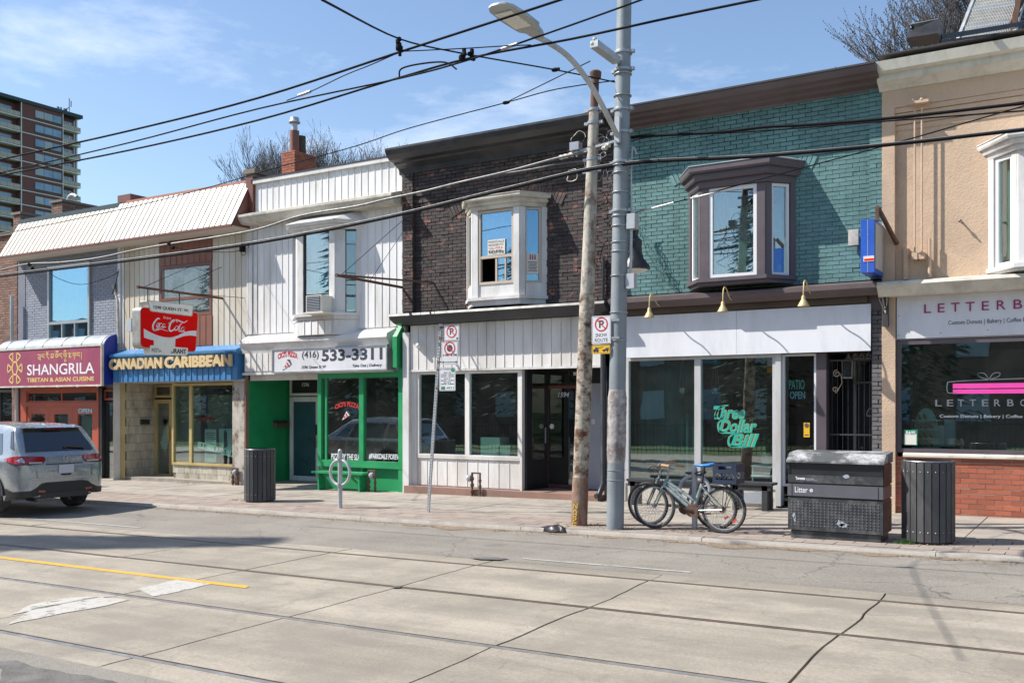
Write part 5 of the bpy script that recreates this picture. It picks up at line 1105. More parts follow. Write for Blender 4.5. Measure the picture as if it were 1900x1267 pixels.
m_ = MB(); m_.box(x0, x1, YW-.40, YW+.3, 6.952, 6.97); part(m_, 'roof_edge', 'tar_roof', T, smooth=False)
bay(T, -1.50, 1.7, 15.25, .42, 3.60, 3.70, 5.28, 5.50, 5.62, 'white_paint', 'vinyl_white', 'pane', pw=.12, sw_=.07, hs=(.06, .12, .18))
room(T, -1.4, 1.6, 3.65, 5.5, YW+.2, 17.6, 'interior'); curtain(T, -1.0, .8, 3.8, 5.2, 15.7, 'cloth_pale', .02, .1); curtain(T, -1.38, -1.12, 3.8, 5.2, 15.62, 'cloth_pale', .02, .1)
cornice(T, x0-.01, x1, [(YW, 3.62), (YW-.40, 3.56), (YW-.42, 3.51), (YW-.33, 3.41), (YW-.28, 3.36), (YW, 3.36)], 'cornice_white', 'shop_cornice')
m_ = MB(); m_.box(x0+.003, wx(1663), YW-.09, YW+.3, -.2, 3.36); part(m_, 'pier', 'stucco', T, smooth=False)
wl, wr, wz0, wz1 = wx(1664), 3.5, 1.01, 2.70
m_ = MB(); m_.box(wx(1663)+.002, x1, YW+.0, YW+.2, 2.71, 3.36); part(m_, 'fascia_back', 'grey_white', T, smooth=False)
window(T, wl, wr, wz0, wz1, YW+.02, .06, 'bay_brown', 'pane', .1, name='shop_window')
m_ = MB(); m_.prism([(YW-.08, wz0-.06), (YW-.08, wz0-.03), (YW-.03, wz0-.002), (YW+.1, wz0-.002), (YW+.1, wz0-.08), (YW-.0, wz0-.08)], wl+.1, x1, 'x'); part(m_, 'window_sill', 'cream_trim', T, smooth=False)
brickwall(T, wx(1663)+.003, 3.8, -.02, wz0-.08, YW-.02, 'red_brick', 'pale_mortar', bl=.225, bh=.075, j=.011, proud=.006)
room(T, wl+.05, wr, .9, 2.75, YW+.16, 20, 'interior', back='interior_light')
Y = YW-.05; ux = lambda px: wx(px, Y)
X0, X1, Z0, Z1 = wx(1664, Y), 3.6, 2.73, 3.37
sg = thing('bakery_sign', 'white bakery sign with spaced dark pink capitals over small grey text', 'sign', (0, Y, Z0))
m_ = MB(); m_.box(X0, X1, Y, Y+.045, Z0, Z1-.012); part(m_, 'board', 'sign_white', sg, smooth=False)
zt_, zb_ = wz(1790, 561, Y), wz(1790, 577.5, Y)
for ch, px, w in (('L', 1715, 12.5), ('E', 1740.2, 12.7), ('T', 1764.7, 15.8), ('T', 1791.9, 16.6), ('E', 1821.8, 13.3), ('R', 1849.5, 16.3), ('B', 1880.7, 16.2)): text(sg, ch, ux(px), ux(px+w), zt_, zb_, Y, 'print_magenta', .012, bold=.0)
for ch, q in (('O', 0), ('X', .36)): text(sg, ch, ux(1912)+q, ux(1912)+q+.2, zt_, zb_, Y, 'print_magenta', .012)
text(sg, 'Custom Donuts | Bakery | Coffee Bar', ux(1759.5), ux(1759.5)+(ux(1893.5)-ux(1759.5))*1.135, wz(1760, 596, Y)+.01, wz(1760, 605, Y), Y, 'print_dark')
m_ = MB()
for px, py in ((1668, 550), (1668, 586), (1668, 622), (1745, 545), (1745, 618), (1833, 540), (1833, 612)): c = W(px, py, Y); m_.ball((c.x, Y, c.z), .008, 6)
part(m_, 'screw', 'dark_grey', sg)
wl_ = thing('window_lettering', 'grey bakery name and pink bar printed on the large bakery pane', 'lettering', W(1830, 750, YW))
Y = YW-.0; ux = lambda px: wx(px, Y)
m_ = MB(); a, b = ux(1768), ux(1899)+.05; m_.box(a, b, Y-.003, Y, wz(1830, 720, Y), wz(1830, 711, Y)); m_.box(a, b, Y-.003, Y, wz(1830, 730, Y), wz(1830, 722, Y)); part(m_, 'pink_bar', 'pink', wl_, smooth=False)
m_ = MB(); ribbon(m_, [(ux(1775), wz(1775, 728, Y)), (ux(1759), wz(1759, 728, Y)), (ux(1758), wz(1758, 712, Y)), (ux(1766), wz(1766, 708, Y)), (ux(1830), wz(1830, 704.5, Y)), (ux(1900), wz(1900, 702, Y))], .013, Y)
for s_ in (-1, 1): ribbon(m_, [(ux(1835), wz(1835, 704, Y)), (ux(1835+s_*8), wz(1835, 693, Y)), (ux(1835+s_*20), wz(1835, 692, Y)), (ux(1835+s_*17), wz(1835, 699, Y)), (ux(1835), wz(1835, 704, Y))], .010, Y)
part(m_, 'box_outline', 'print_faint', wl_, smooth=False)
for ch, px in (('L', 1735.5), ('E', 1757), ('T', 1777), ('T', 1799), ('E', 1822), ('R', 1844.5), ('B', 1869), ('O', 1893)): text(wl_, ch, ux(px), ux(px+12), wz(1800, 741, Y), wz(1800, 753.5, Y), Y, 'print_faint', .003, bold=.01)
text(wl_, 'Custom Donuts | Bakery | Coffee Bar', ux(1743.7), ux(1743.7)+(ux(1849)-ux(1743.7))*1.62, wz(1800, 769, Y), wz(1800, 776.5, Y), Y, 'print_grey', .003)
X0, X1, Z0, Z1 = rect(1677, 797, 1702, 826, YW-.02)
m_ = MB(); m_.box(X0, X1, YW-.014, YW-.01, Z0, Z1); ps = solo(m_, 'inspection_notice', 'print_green', 'green and white pass notice in the lower corner of the bakery window', 'notice', (X0, YW, Z0))
m_ = MB(); m_.box(X0+.01, X1-.012, YW-.016, YW-.014, Z0+.01, Z0+.17); part(m_, 'paper_panel', 'paper', ps, smooth=False); text(ps, 'PASS', X0+.03, X1-.03, Z1-.02, Z1-.075, YW-.014, 'print_white', .002, bold=.03)
ds = thing('donut_display', 'arched white display stand with shelves of donuts in the bakery window', 'display stand', (wx(1713, 16), 16, 1.0))
cX = wx(1716, 16.1); m_ = MB(); m_.prism([(cX-.17, 1.0), (cX+.17, 1.0), (cX+.17, 1.35)]+[(cX+.17*cos(R(q)), 1.35+.33*sin(R(q))) for q in range(15, 180, 15)]+[(cX-.17, 1.35)], 16.2, 16.23, 'y'); part(m_, 'back_panel', 'paper', ds, smooth=False)
for z in (1.08, 1.22, 1.36, 1.50):
    m_ = MB(); m_.box(cX-.17, cX+.22, 15.98, 16.2, z-.015, z); part(m_, 'shelf', 'paper', ds, smooth=False)
    for k in range(3 if z < 1.5 else 2): m_ = MB(); m_.torus((cX-.08+k*.085, 16.08, z+.045), .033, .018, Matrix.Rotation(R(65), 3, 'Y'), 10, 6); part(m_, 'donut', 'donut', ds)
for i, (px, w, h_, mt_, lab) in enumerate(((1748, .2, .32, 'paper', 'white paper bag on the bakery counter'), (1763, .16, .42, 'print_grey', 'tall grey carton on the bakery counter'), (1735, .16, .2, 'film_teal', 'dark teal jar on the bakery counter'), (1757, .34, .13, 'maroon_brick', 'dark red box low on the bakery counter'))):
    X = wx(px, 16.3); m_ = MB(); z = .96+(.13 if i < 2 else 0); m_.loft([[(X-w/2, 16.2, z), (X+w/2, 16.2, z), (X+w/2, 16.4, z), (X-w/2, 16.4, z)], [(X-w/2*.93, 16.22, z+h_), (X+w/2*.93, 16.22, z+h_), (X+w/2*.93, 16.38, z+h_), (X-w/2*.93, 16.38, z+h_)]]); solo(m_, 'counter_item', mt_, lab, ['bag', 'carton', 'jar', 'box'][i], (X, 16.3, z))
# conduits, small wall fittings
m_ = MB(); Xa, Xb = wx(1698, 15.58), wx(1711, 15.58)
for X in (Xa, Xb): m_.tube([(X, 15.55, 6.15), (X, 15.55, 4.0)], .014, 8); m_.box(X-.04, X+.04, 15.52, YW, 3.9, 4.0)
m_.box(Xa-.08, Xb+.1, 15.5, YW-.0, 6.22, 6.26); m_.ball((Xa-.03, 15.52, 6.27), .03, 8); m_.ball((Xb, 15.52, 6.27), .03, 8); m_.tube([(Xb+.1, 15.6, 4.2), (Xb+.1, 15.6, 3.62)], .025, 8); m_.box(Xa-.17, Xa-.11, 15.62, YW, 3.62, 4.1)
solo(m_, 'wall_conduit', 'stucco', 'pair of thin tan conduits running down the rendered wall', 'conduit', (Xa, 15.6, 3.9))
c = W(1781, 410, 15.6); m_ = MB(); m_.tube([c+V((0,.1,.02)), c, c+V((.03,-.03,-.04))], .014, 6); m_.ball(c, .025, 8); solo(m_, 'wall_hook', 'cornice_brown', 'small metal hook alone on the tan rendered wall', 'hook', c)
m_ = MB(); c = W(1643, 575, 15.5); m_.box(c.x-.04, c.x+.03, 15.52, 15.6, c.z-.25, c.z+.2); m_.ball((c.x, 15.5, c.z+.03), .03, 8); o = solo(m_, 'wall_bracket', 'dark_grey', 'dark bracket with hanging wires between fascia board and bakery sign', 'bracket', c)
m_ = MB(); [m_.tube(smooth_path([(c.x-.3+.1*k, 15.5, c.z+.38), (c.x-.05, 15.45, c.z+.40-.05*k), (c.x+.02-.06*k, 15.5, c.z+.2), (c.x, 15.5, c.z-.05)], 5), .005, 5) for k in range(3)]; part(m_, 'wire', 'porcelain', o)
# ------------------------------------------------------------------ things on the fronts
def xpl(mb, X): mb.v = [(X-b, a, c) for a, b, c in mb.v]; return mb
CX = -17.5
def q_(x, y): p = WX(240+x/7.917, 540+y/7.917, CX); return (p.y, p.z)
ck = thing('hanging_sign', 'red illuminated soft drink sign box with white street address plate hanging from an iron arm', 'sign', (CX, 14.2, 2.8))
def rrect(pts, r, n=4):
    out = []; m = len(pts)
    for i in range(m):
        p, a, b = V(pts[i]+(0,)), V(pts[i-1]+(0,)), V(pts[(i+1) % m]+(0,)); d1, d2 = (a-p).normalized(), (b-p).normalized()
        for k in range(n+1): t = k/n; out.append(tuple(((p+d1*r)*(1-t)**2+p*2*t*(1-t)+(p+d2*r)*t*t)[:2]))
    return out
red = rrect([q_(170, 240), q_(1010, 320), q_(970, 890), q_(170, 820)], .10)
m_ = MB(); m_.prism(rrect([q_(160, 228), q_(1020, 308), q_(975, 902), q_(160, 832)], .11), CX-.26, CX-.004, 'x'); part(m_, 'sign_box', 'coke_frame', ck, smooth=False)
m_ = MB(); m_.prism(red, CX-.01, CX+.004, 'x'); part(m_, 'red_face', 'coke_red', ck, smooth=False)
m_ = MB(); m_.prism(rrect([q_(260, 132), q_(940, 205), q_(925, 375), q_(300, 300)], .05), CX-.26, CX+.006, 'x'); part(m_, 'plate_box', 'coke_frame', ck, smooth=False)
m_ = MB(); m_.prism(rrect([q_(272, 142), q_(930, 215), q_(912, 362), q_(310, 290)], .045), CX, CX+.010, 'x'); part(m_, 'address_plate', 'vinyl_old', ck, smooth=False)
m_ = MB(); m_.prism(rrect([q_(300, 795), q_(862, 835), q_(850, 945), q_(300, 925)], .04), CX-.2, CX+.006, 'x'); part(m_, 'lower_plate', 'vinyl_old', ck, smooth=False)
m_ = MB(); m_.prism([q_(352, 685), q_(670, 700), q_(665, 830), q_(560, 945), q_(400, 830), q_(355, 800)], CX+.008, CX+.014, 'x'); part(m_, 'broken_cover', 'vinyl_old', ck, 'cracked dirty cream cover over the lower part of the red face', smooth=False)
a, b = q_(350, 232), q_(868, 285)
text(ck, '1598 QUEEN ST. W.', a[0], b[0], a[1]+.03, b[1]-.05, 0, 'print_dark', .004, bold=.02, X=CX+.010)
a, b = q_(500, 370), q_(612, 425); text(ck, 'Enjoy', a[0], b[0], a[1], b[1], 0, 'print_white', .004, X=CX+.004)
a, b = q_(610, 840), q_(830, 925); text(ck, 'URANT', a[0], b[0], a[1], b[1], 0, 'print_dark', .004, bold=.03, X=CX+.006)
a, b = q_(325, 835), q_(470, 900); text(ck, 'RESTA', a[0], b[0], a[1], b[1], 0, 'print_dark', .0005, bold=.02, X=CX+.006)
m_ = MB()
for pts, w in (([(445,415),(425,400),(390,425),(350,490),(345,550),(375,575),(420,550),(440,520)], .040), ([(415,470),(395,510),(405,530),(430,500),(435,470),(415,470)], .022), ([(480,470),(450,480),(437,520),(450,535),(480,515)], .022), ([(520,480),(490,490),(480,525),(495,535),(520,500),(525,480),(515,530),(540,525)], .022),
               ([(345,560),(400,578),(450,558),(510,572),(568,592)], .016), ([(572,472),(602,465)], .02), ([(700,460),(680,430),(640,430),(600,480),(583,550),(600,585),(640,575),(662,540)], .042), ([(640,462),(680,422),(740,442),(800,462),(852,432)], .026), ([(690,510),(665,550),(675,577),(705,560),(716,520),(690,510)], .022), ([(778,465),(742,500),(725,560),(732,592),(752,585)], .026), ([(800,525),(770,540),(755,580),(770,600),(800,570),(812,535),(800,600),(828,592)], .022)):
    ribbon(m_, [q_(*p) for p in pts], w, -.004, .003, tap=True)
part(xpl(m_, CX), 'script_lettering', 'print_white', ck, smooth=False)
m_ = MB(); up = [(208,552),(330,618),(470,668),(600,682),(700,655),(800,610),(890,586),(982,582)]; lo = [(980,665),(900,652),(800,662),(690,700),(560,735),(420,735),(300,710),(212,682)]
U = smooth_path([V((*q_(*p), 0)) for p in up], 4); Lo = smooth_path([V((*q_(*p), 0)) for p in lo[::-1]], 4)
m_.loft([[(CX+.005, a.x, a.y), (CX+.005, b.x, b.y), (CX+.008, b.x, b.y), (CX+.008, a.x, a.y)] for a, b in zip(U, Lo)]); part(m_, 'wave_band', 'print_white', ck, smooth=False)
def armset(X, Ya, Yb, Z, label, stays, two=False, hooks=()):
    o = thing('hanging_bracket', label, 'bracket', (X, YW, Z))
    m_ = MB(); m_.tube([(X, Ya, Z+.02), (X, Yb, Z)], .028, 8); m_.lathe([(.035, -.02), (.035, .02)], (X, Ya, Z+.02), 8, Matrix.Rotation(pi/2, 3, 'X')); part(m_, 'arm', 'rust', o)
    if two: m_ = MB(); m_.tube([(X+.02, Ya+.1, Z+.03), (X+.75, Yb+.05, Z+.06)], .02, 6); part(m_, 'arm', 'rust', o)
    for s_ in stays: m_ = MB(); m_.tube(s_, .006, 4); part(m_, 'stay_wire', 'cable', o)
    for y in hooks: m_ = MB(); m_.tube([(X, y, Z), (X+.01, y, Z-.1), (X, y, Z-.26)], .012, 5); part(m_, 'hook', 'dark_grey', o)
armset(CX, 13.38, 15.75, 4.22, 'long rusty iron arm holding the red hanging sign', [[(CX, 13.5, 4.24), (CX-1.1, YW, 5.05)], [(CX, 14.2, 4.24), (wx(412), YW, wz(412, 495))], [(CX, 14.8, 4.24), (wx(455), YW, wz(455, 553))]], hooks=(13.62, 14.45))
armset(-12.2, 13.66, 15.70, 4.12, 'empty rusty iron arm between the white siding and black brick fronts', [[(-12.2, 13.75, 4.14), (wx(755), YW, wz(755, 402))], [(-12.2, 14.6, 4.14), (wx(758), YW, wz(758, 415))]], two=True)
Yf = 14.95; X0, X1 = wx(1597, Yf), wx(1622, Yf); Y1 = 15.62; Z1, Z0 = wz(1600, 408, Yf), wz(1600, 506, Yf)
bx = thing('sign_box', 'projecting sign box with bright blue casing and blank beige face at the house corner', 'sign', ((X0+X1)/2, Y1, Z0))
m_ = MB(); m_.box(X0, X1, Yf, Y1, Z0, Z1); part(m_, 'casing', 'garage_blue', bx, smooth=False); m_ = MB(); m_.box(X1, X1+.012, Yf+.05, Y1-.05, Z0+.06, Z1-.05); part(m_, 'face', 'cloth_pale', bx, smooth=False)
m_ = MB(); m_.box(X0+.10, X0+.104, Yf-.006, Yf+.5, Z0, Z1); m_.box(X0+.04, X0+.19, Yf-.008, Yf, Z0+.16, Z0+.24); part(m_, 'sticker', 'paper', bx, smooth=False)
m_ = MB(); m_.box(X0+.05, X0+.19, Yf-.010, Yf-.008, Z0+.17, Z0+.20); part(m_, 'sticker_band', 'coke_red', bx, smooth=False)
m_ = MB(); m_.bar(((X0+X1)/2+.1, Yf+.25, Z1+.20), ((X0+X1)/2+.3, YW-.1, Z1-.3), .05, .05); m_.bar(((X0+X1)/2+.1, Yf+.2, Z1+.22), ((X0+X1)/2+.1, Yf+.2, Z1), .05, .05); m_.bar((X0+.1, Y1, Z1-.05), (X0+.1, YW, Z1-.05), .06, .06); part(m_, 'bracket', 'rust', bx, smooth=False)
c = W(1586, 441, 15.6); m_ = MB(); m_.box(c.x-.09, c.x+.06, 15.56, 15.63, c.z-.12, c.z+.12); solo(m_, 'junction_box', 'cream_trim', 'beige electrical box on the teal bricks beside the blue sign box', 'junction box', c)
# ------------------------------------------------------------------ poles
def lean(px0, py0, px1, py1, Y): return G(px0, py0, .12), W(px1, py1, Y)
b0 = G(1074, 974, .12); t0 = W(1105, 132, b0.y)
def on(a, b, z): return a+(b-a)*((z-a.z)/(b.z-a.z))
rp = thing('utility_pole', 'old rusty pole with peeling cream paint leaning beside the grey pole', 'pole', b0)
m_ = MB(); z1 = wz(1075, 885, b0.y); m_.tube([b0-V((0,0,.1)), on(b0, t0, z1)], [.115, .112], 18); part(m_, 'lower_section', 'rust_low', rp)
z2 = wz(1085, 545, b0.y); m_ = MB(); m_.tube([on(b0, t0, z1-.01), on(b0, t0, z2)], [.108, .104], 18); part(m_, 'middle_section', 'rusty_mid', rp)
z3 = wz(1095, 205, b0.y); m_ = MB(); m_.tube([on(b0, t0, z2-.01), on(b0, t0, z2+1.2), on(b0, t0, z3)], [.098, .085, .068], 18); part(m_, 'upper_section', 'rusty', rp)
m_ = MB(); m_.tube([on(b0, t0, z3-.02), on(b0, t0, t0.z-.12), t0-V((0,0,.10)), t0-V((0,0,.02)), t0], [.055, .055, .075, .082, .06], 18); part(m_, 'pole_cap', 'rust', rp)
for y in (205, 229, 296, 318): p = on(b0, t0, wz(1098, y, b0.y)); m_ = MB(); m_.lathe([(.085, -.02), (.085, .02)], p, 14); m_.box(p.x-.14, p.x+.14, p.y-.015, p.y+.015, p.z-.02, p.z+.02); part(m_, 'clamp', 'steel_band', rp)
m_ = MB()
def pq(x, y):
    p = on(b0, t0, wz(1074, y, b0.y)); return (p.x+(x-1075)*.0075, p.z)
for st_ in ([(1070,932),(1070,942)], [(1070,932),(1078,942)], [(1078,932),(1078,942)], [(1070,950),(1074,944),(1078,950)], [(1070,952),(1078,952)], [(1070,955),(1077,960),(1070,965)], [(1078,954),(1070,960)], [(1070,968),(1078,968)], [(1070,968),(1070,973),(1078,973)]): ribbon(m_, [pq(*p) for p in st_], .012, b0.y-.113, .003)
part(m_, 'graffiti', 'graffiti', rp, smooth=False)
b1 = G(1141, 981, .12); t1 = W(1159.5, -70, b1.y)
gp = thing('utility_pole', 'tall smooth grey steel pole carrying the cables and street light', 'pole', b1)
m_ = MB(); n = 12; m_.tube([b1+(t1-b1)*(i/n)-(V((0,0,.1)) if i == 0 else V((0,0,0))) for i in range(n+1)], [.118-.022*i/n for i in range(n+1)], 24); part(m_, 'shaft', 'pole_grey', gp)
def onp(py): return on(b1, t1, wz(1150, py, b1.y))
for y in (100, 132, 140, 180, 205, 247, 302, 308, 322, 358, 392, 402, 420, 450, 467, 512, 580, 632, 872, 890):
    p = onp(y); big = y in (100, 132, 205, 247, 302, 392); m_ = MB(); m_.lathe([(.122, -.018 if big else -.006), (.124, 0), (.122, .018 if big else .006)], p, 20)
    if big: m_.box(p.x-.16, p.x-.10, p.y-.03, p.y+.03, p.z-.02, p.z+.02); m_.box(p.x+.10, p.x+.16, p.y-.03, p.y+.03, p.z-.02, p.z+.02)
    part(m_, 'strap', 'steel_band', gp)
rr = random.Random(2); m_ = MB()
za, zb_ = wz(1141, 862, b1.y), wz(1141, 722, b1.y); N1, N2 = 30, 40
rg = []
for i in range(N2+1):
    z = za+(zb_-za)*i/N2; p = on(b1, t1, z); env = min(1, i/5, (N2-i)/5); rg.append([(p.x+(.112+env*(.010+rr.uniform(0, .008)))*cos(2*pi*k/N1), p.y+(.112+env*(.010+rr.uniform(0, .008)))*sin(2*pi*k/N1), z+rr.uniform(-.006, .006)) for k in range(N1)])
m_.loft(rg, True, False); part(m_, 'poster_residue', 'pole_glue', gp, 'torn grey white remains of glued posters round the shaft')
# street light on the grey pole
ba = onp(240); sl_ = thing('street_light', 'curved arm street light with flat head reaching out from the grey pole', 'street light', ba)
def onX(px, py, X=None): return WX(px, py, X if X is not None else ba.x)
pts = [ba+V((0,-.10,-.15)), onX(1110, 182), onX(1085, 142), onX(1055, 106), onX(1022, 82), onX(995, 68)]
m_ = MB(); m_.tube(smooth_path(pts, 6), .034, 10); part(m_, 'arm', 'galv', sl_)
m_ = MB(); m_.box(ba.x-.035, ba.x+.035, ba.y-.16, ba.y-.10, ba.z-.22, ba.z+.12); part(m_, 'bracket', 'galv', sl_, smooth=False)
h0, h1 = onX(1003, 66), onX(920, 40); h1 = V((h1.x, h1.y, h0.z+.02)); d = (h1-h0); L_ = d.length; d.normalize(); up = V((0, -d.z, d.y)).normalized(); up = up if up.z > 0 else -up; sx_ = V((1,0,0))
prof = [(0, .045, .05), (.10, .07, .055), (.22, .085, .05), (.3, .15, .05), (.6, .165, .045), (.88, .15, .035), (.97, .11, .025), (1, .05, .012)]
m_ = MB(); rings = []
for t, w, hh in prof: c = h0+d*L_*t; rings.append([c+sx_*w*a+up*hh*b for a, b in ((-1,-.5),(-.8,-.9),(.8,-.9),(1,-.5),(1,.3),(.7,1),(-.7,1),(-1,.3))])
m_.loft(rings); part(m_, 'head', 'lamp_body', sl_)
m_ = MB(); m_.obox(h0+d*L_*.63-up*.043, sx_*.10, d*L_*.23, up*.006); part(m_, 'lens', 'lamp_lens', sl_, smooth=False)
m_ = MB(); m_.lathe([(.03, 0), (.03, .06), (.02, .07)], h0+d*L_*.15+up*.05, 10); part(m_, 'photocell', 'galv', sl_)
# bracket box with insulator
p = onp(118); m_ = MB(); a = p+V((-.04, -.12, .0)); b = onX(1102, 106, p.x-.05); m_.bar(a, V((b.x, b.y, a.z+.02)), .11, .09); bb = solo(m_, 'bracket_arm', 'galv', 'short square metal bracket box jutting from the grey pole below the lamp', 'bracket', p)
m_ = MB(); m_.ball((b.x, b.y+.02, a.z+.08), .03, 8); m_.ball((b.x, b.y-.05, a.z+.0), .025, 8); part(m_, 'insulator', 'porcelain', bb)
# box, conduit and bell lamp on the right of the grey pole
p = onp(410); m_ = MB(); m_.box(p.x+.12, p.x+.24, p.y-.07, p.y+.07, p.z-.13, p.z+.07); jb = solo(m_, 'junction_box', 'galv', 'grey junction box strapped to the side of the grey pole', 'junction box', p)
m_ = MB(); q0 = onp(280); m_.tube(smooth_path([p+V((.17,0,.06)), p+V((.16,0,.5)), q0+V((.15,0,-.1)), q0+V((.17,0,.02)), q0+V((.22,0,-.08))], 5), .012, 6); m_.tube([p+V((.16,0,-.13)), p+V((.15,0,-.75))], .02, 8); m_.box(p.x+.1, p.x+.22, p.y-.05, p.y+.05, p.z-.92, p.z-.72); part(m_, 'conduit', 'galv', jb)
c = W(1178, 430, 12.35); m_ = MB(); m_.lathe([(.02, .12), (.05, .08), (.06, .02), (.045, -.04), (.05, -.08), (.095, -.12), (.10, -.16), (.095, -.20), (.10, -.30), (.115, -.33), (.12, -.37), (.20, -.47), (.215, -.52), (.19, -.53)], c, 22); bl_ = solo(m_, 'bell_lamp', 'black_paint', 'black bell shaped street lamp hanging behind the grey pole', 'street light', c)
m_ = MB(); m_.lathe([(.19, -.525), (.12, -.56), (.0, -.57)], c, 22); part(m_, 'lens', 'lamp_lens', bl_); m_ = MB(); m_.tube(smooth_path([c+V((0,0,.1)), c+V((-.06,-.1,.2)), onp(395)+V((.1,.05,0))], 5), .02, 6); part(m_, 'hanger', 'dark_grey', bl_)
# tangle of line hardware between the poles
hw = thing('line_hardware', 'tangle of insulators, clamps and coiled wires between the two poles', 'cable fittings', W(1110, 290, 12.05))
rr = random.Random(5)
for k in range(16):
    c = W(rr.uniform(1060, 1140), rr.uniform(250, 345), 12.05+rr.uniform(-.1, .15)); r = rr.uniform(.04, .12); m_ = MB(); pts = [c+V((r*cos(a)*rr.uniform(.8,1.2), rr.uniform(-.03,.03), r*sin(a)*rr.uniform(.8,1.2))) for a in [i*.8 for i in range(9)]]
    m_.tube(smooth_path(pts, 4), .005, 4); part(m_, 'wire', 'cable_grey' if k % 2 else 'porcelain', hw)
for px, py in ((1042, 292), (1050, 290), (1060, 287), (1070, 284), (1122, 275), (1128, 270)):
    c = W(px, py, 12.02); m_ = MB(); m_.lathe([(.02, -.04), (.035, -.02), (.03, 0), (.035, .02), (.02, .04)], c, 10, Matrix.Rotation(pi/2, 3, 'Y')); part(m_, 'insulator', 'porcelain', hw)
c = W(1068, 273, 12.0); m_ = MB(); m_.box(c.x-.07, c.x+.07, 11.95, 12.07, c.z-.05, c.z+.06); m_.bar(c, c+V((.02,0,-.14)), .02, .02); part(m_, 'clamp_box', 'steel_band', hw, smooth=False)
m_ = MB(); m_.bar(W(1045, 290, 12.02), W(1142, 262, 12.02), .03, .03); part(m_, 'tie_bar', 'steel_band', hw, smooth=False)
for k in range(10):
    p0 = W(rr.uniform(1105, 1135), rr.uniform(300, 460), 12.6); m_ = MB(); m_.tube(smooth_path([p0]+[p0+V((rr.uniform(-.15, .15), rr.uniform(-.1, .1), -.12*j+rr.uniform(-.08, .08))) for j in range(1, 5)], 4), .005, 4); part(m_, 'wire', 'cable', hw)
# ------------------------------------------------------------------ overhead wires
def wire(name, label, pts, r, mat='cable', group='overhead wires above the street', k=5, n=6, parts=()):
    P = [W(a, b, y) for a, b, y in pts]; m_ = MB(); m_.tube(smooth_path(P, k), r, n); return solo(m_, name, mat, label, 'cable', P[0], group)
w1 = wire('tram_wire', 'uppermost long tram wire sloping up across the sky', [(-60, 312, 8.2), (0, 296.6, 8.2), (240, 243, 8.2), (480, 182, 8.2), (742, 97, 8.2), (1041, 0, 8.2), (1200, -55, 8.2)], .0125)
w2 = wire('tram_wire', 'thin middle tram wire crossing the sky below the uppermost one', [(-60, 333, 9), (0, 321, 9), (240, 265, 9), (480, 202, 9), (741, 146, 9), (865, 113, 9), (1000, 68, 9), (1147, 16, 9), (1300, -40, 9)], .010)
w3 = wire('tram_wire', 'lowest of the three tram wires, passing behind the lamp arm', [(-60, 340, 9.1), (0, 326, 9.1), (240, 279, 9.1), (480, 223, 9.1), (720, 151, 9.1), (873, 108, 9.1), (1060, 73, 9.1), (1250, 32, 9.1), (1420, -3, 9.1), (1520, -25, 9.1)], .0125)
wire('tie_wire', 'short slack wire joining the uppermost tram wire to the middle one', [(742, 97, 8.25), (690, 120, 8.4), (640, 140, 8.7), (577, 170, 8.9), (532, 187, 9.0)], .006)
wire('span_wire', 'black span wire dropping from the top of the sky to the grey pole', [(597, 0, 5.0), (742, 73, 8.2), (860, 100, 9.0), (1030, 130, 10.9), (1142, 153, 11.9)], .009)
wire('span_wire', 'faint wire running level between the two tram wires near the lamp', [(742, 96, 8.3), (850, 91, 8.6), (935, 86, 8.8), (985, 84, 9.0)], .006)
wire('span_wire', 'thin wire stretching from the grey pole far left over the roofs', [(1140, 150, 12), (1032, 166, 12), (938, 191, 12), (760, 238, 12), (658, 272, 12), (500, 315, 12), (380, 350, 12), (250, 383, 12), (100, 415, 12), (-60, 447, 12)], .008)
wire('span_wire', 'short wire rising from the roof wire fitting to the square bracket', [(938, 191, 12), (1095, 114, 10.9)], .007)
wire('phone_cable', 'thick paired black cable crossing all the fronts at window height', [(-60, 523, 11.8), (0, 513, 11.8), (240, 484, 11.8), (480, 450.7, 11.8), (720, 404, 11.8), (930, 354, 11.8), (1143, 307, 11.8), (1400, 291, 11.8), (1660, 268, 11.8), (1900, 241, 11.8), (2000, 232, 11.8)], .020)
wire('phone_cable', 'grey messenger strand lying just above the thick black cable', [(-60, 519, 11.8), (0, 509, 11.8), (240, 480, 11.8), (480, 446.7, 11.8), (720, 400, 11.8), (930, 350, 11.8), (1143, 303, 11.8), (1400, 287.5, 11.8), (1660, 265, 11.8), (1900, 238, 11.8), (2000, 229, 11.8)], .009, 'cable_grey')
wire('service_cable', 'twisted grey cable sagging over the white shop to the rusty pole', [(-60, 508, 12), (0, 501, 12), (50, 490, 12), (110, 487, 12), (180, 479, 12), (250, 464, 12), (313, 453, 12), (400, 440, 12), (480, 425, 12), (560, 400, 12), (660, 383, 12), (720, 369, 12), (791, 354, 12), (851, 339, 12), (947, 317, 12), (1032, 294, 12), (1090, 282, 12)], .017, 'cable_grey', n=6)
wire('service_cable', 'second thinner grey cable meeting the rusty pole above the window hood', [(791, 354, 12.05), (851, 339, 12.05), (900, 328, 12.05), (976, 316, 12.05), (1030, 306, 12.05), (1088, 298, 12.05)], .011, 'cable_grey')
wire('service_cable', 'black bundled cable leaving the grey pole to the right above the bay window', [(1171, 256, 12), (1210, 252, 12), (1330, 246, 12), (1420, 236, 12), (1500, 232, 12), (1660, 219, 12), (1900, 192, 12), (2000, 184, 12)], .019)
wire('service_cable', 'thin wire just below the black bundle to the right of the grey pole', [(1171, 264, 12.1), (1210, 254, 12.1), (1400, 244, 12.1), (1660, 224, 12.1), (1900, 206, 12.1), (2000, 200, 12.1)], .009)
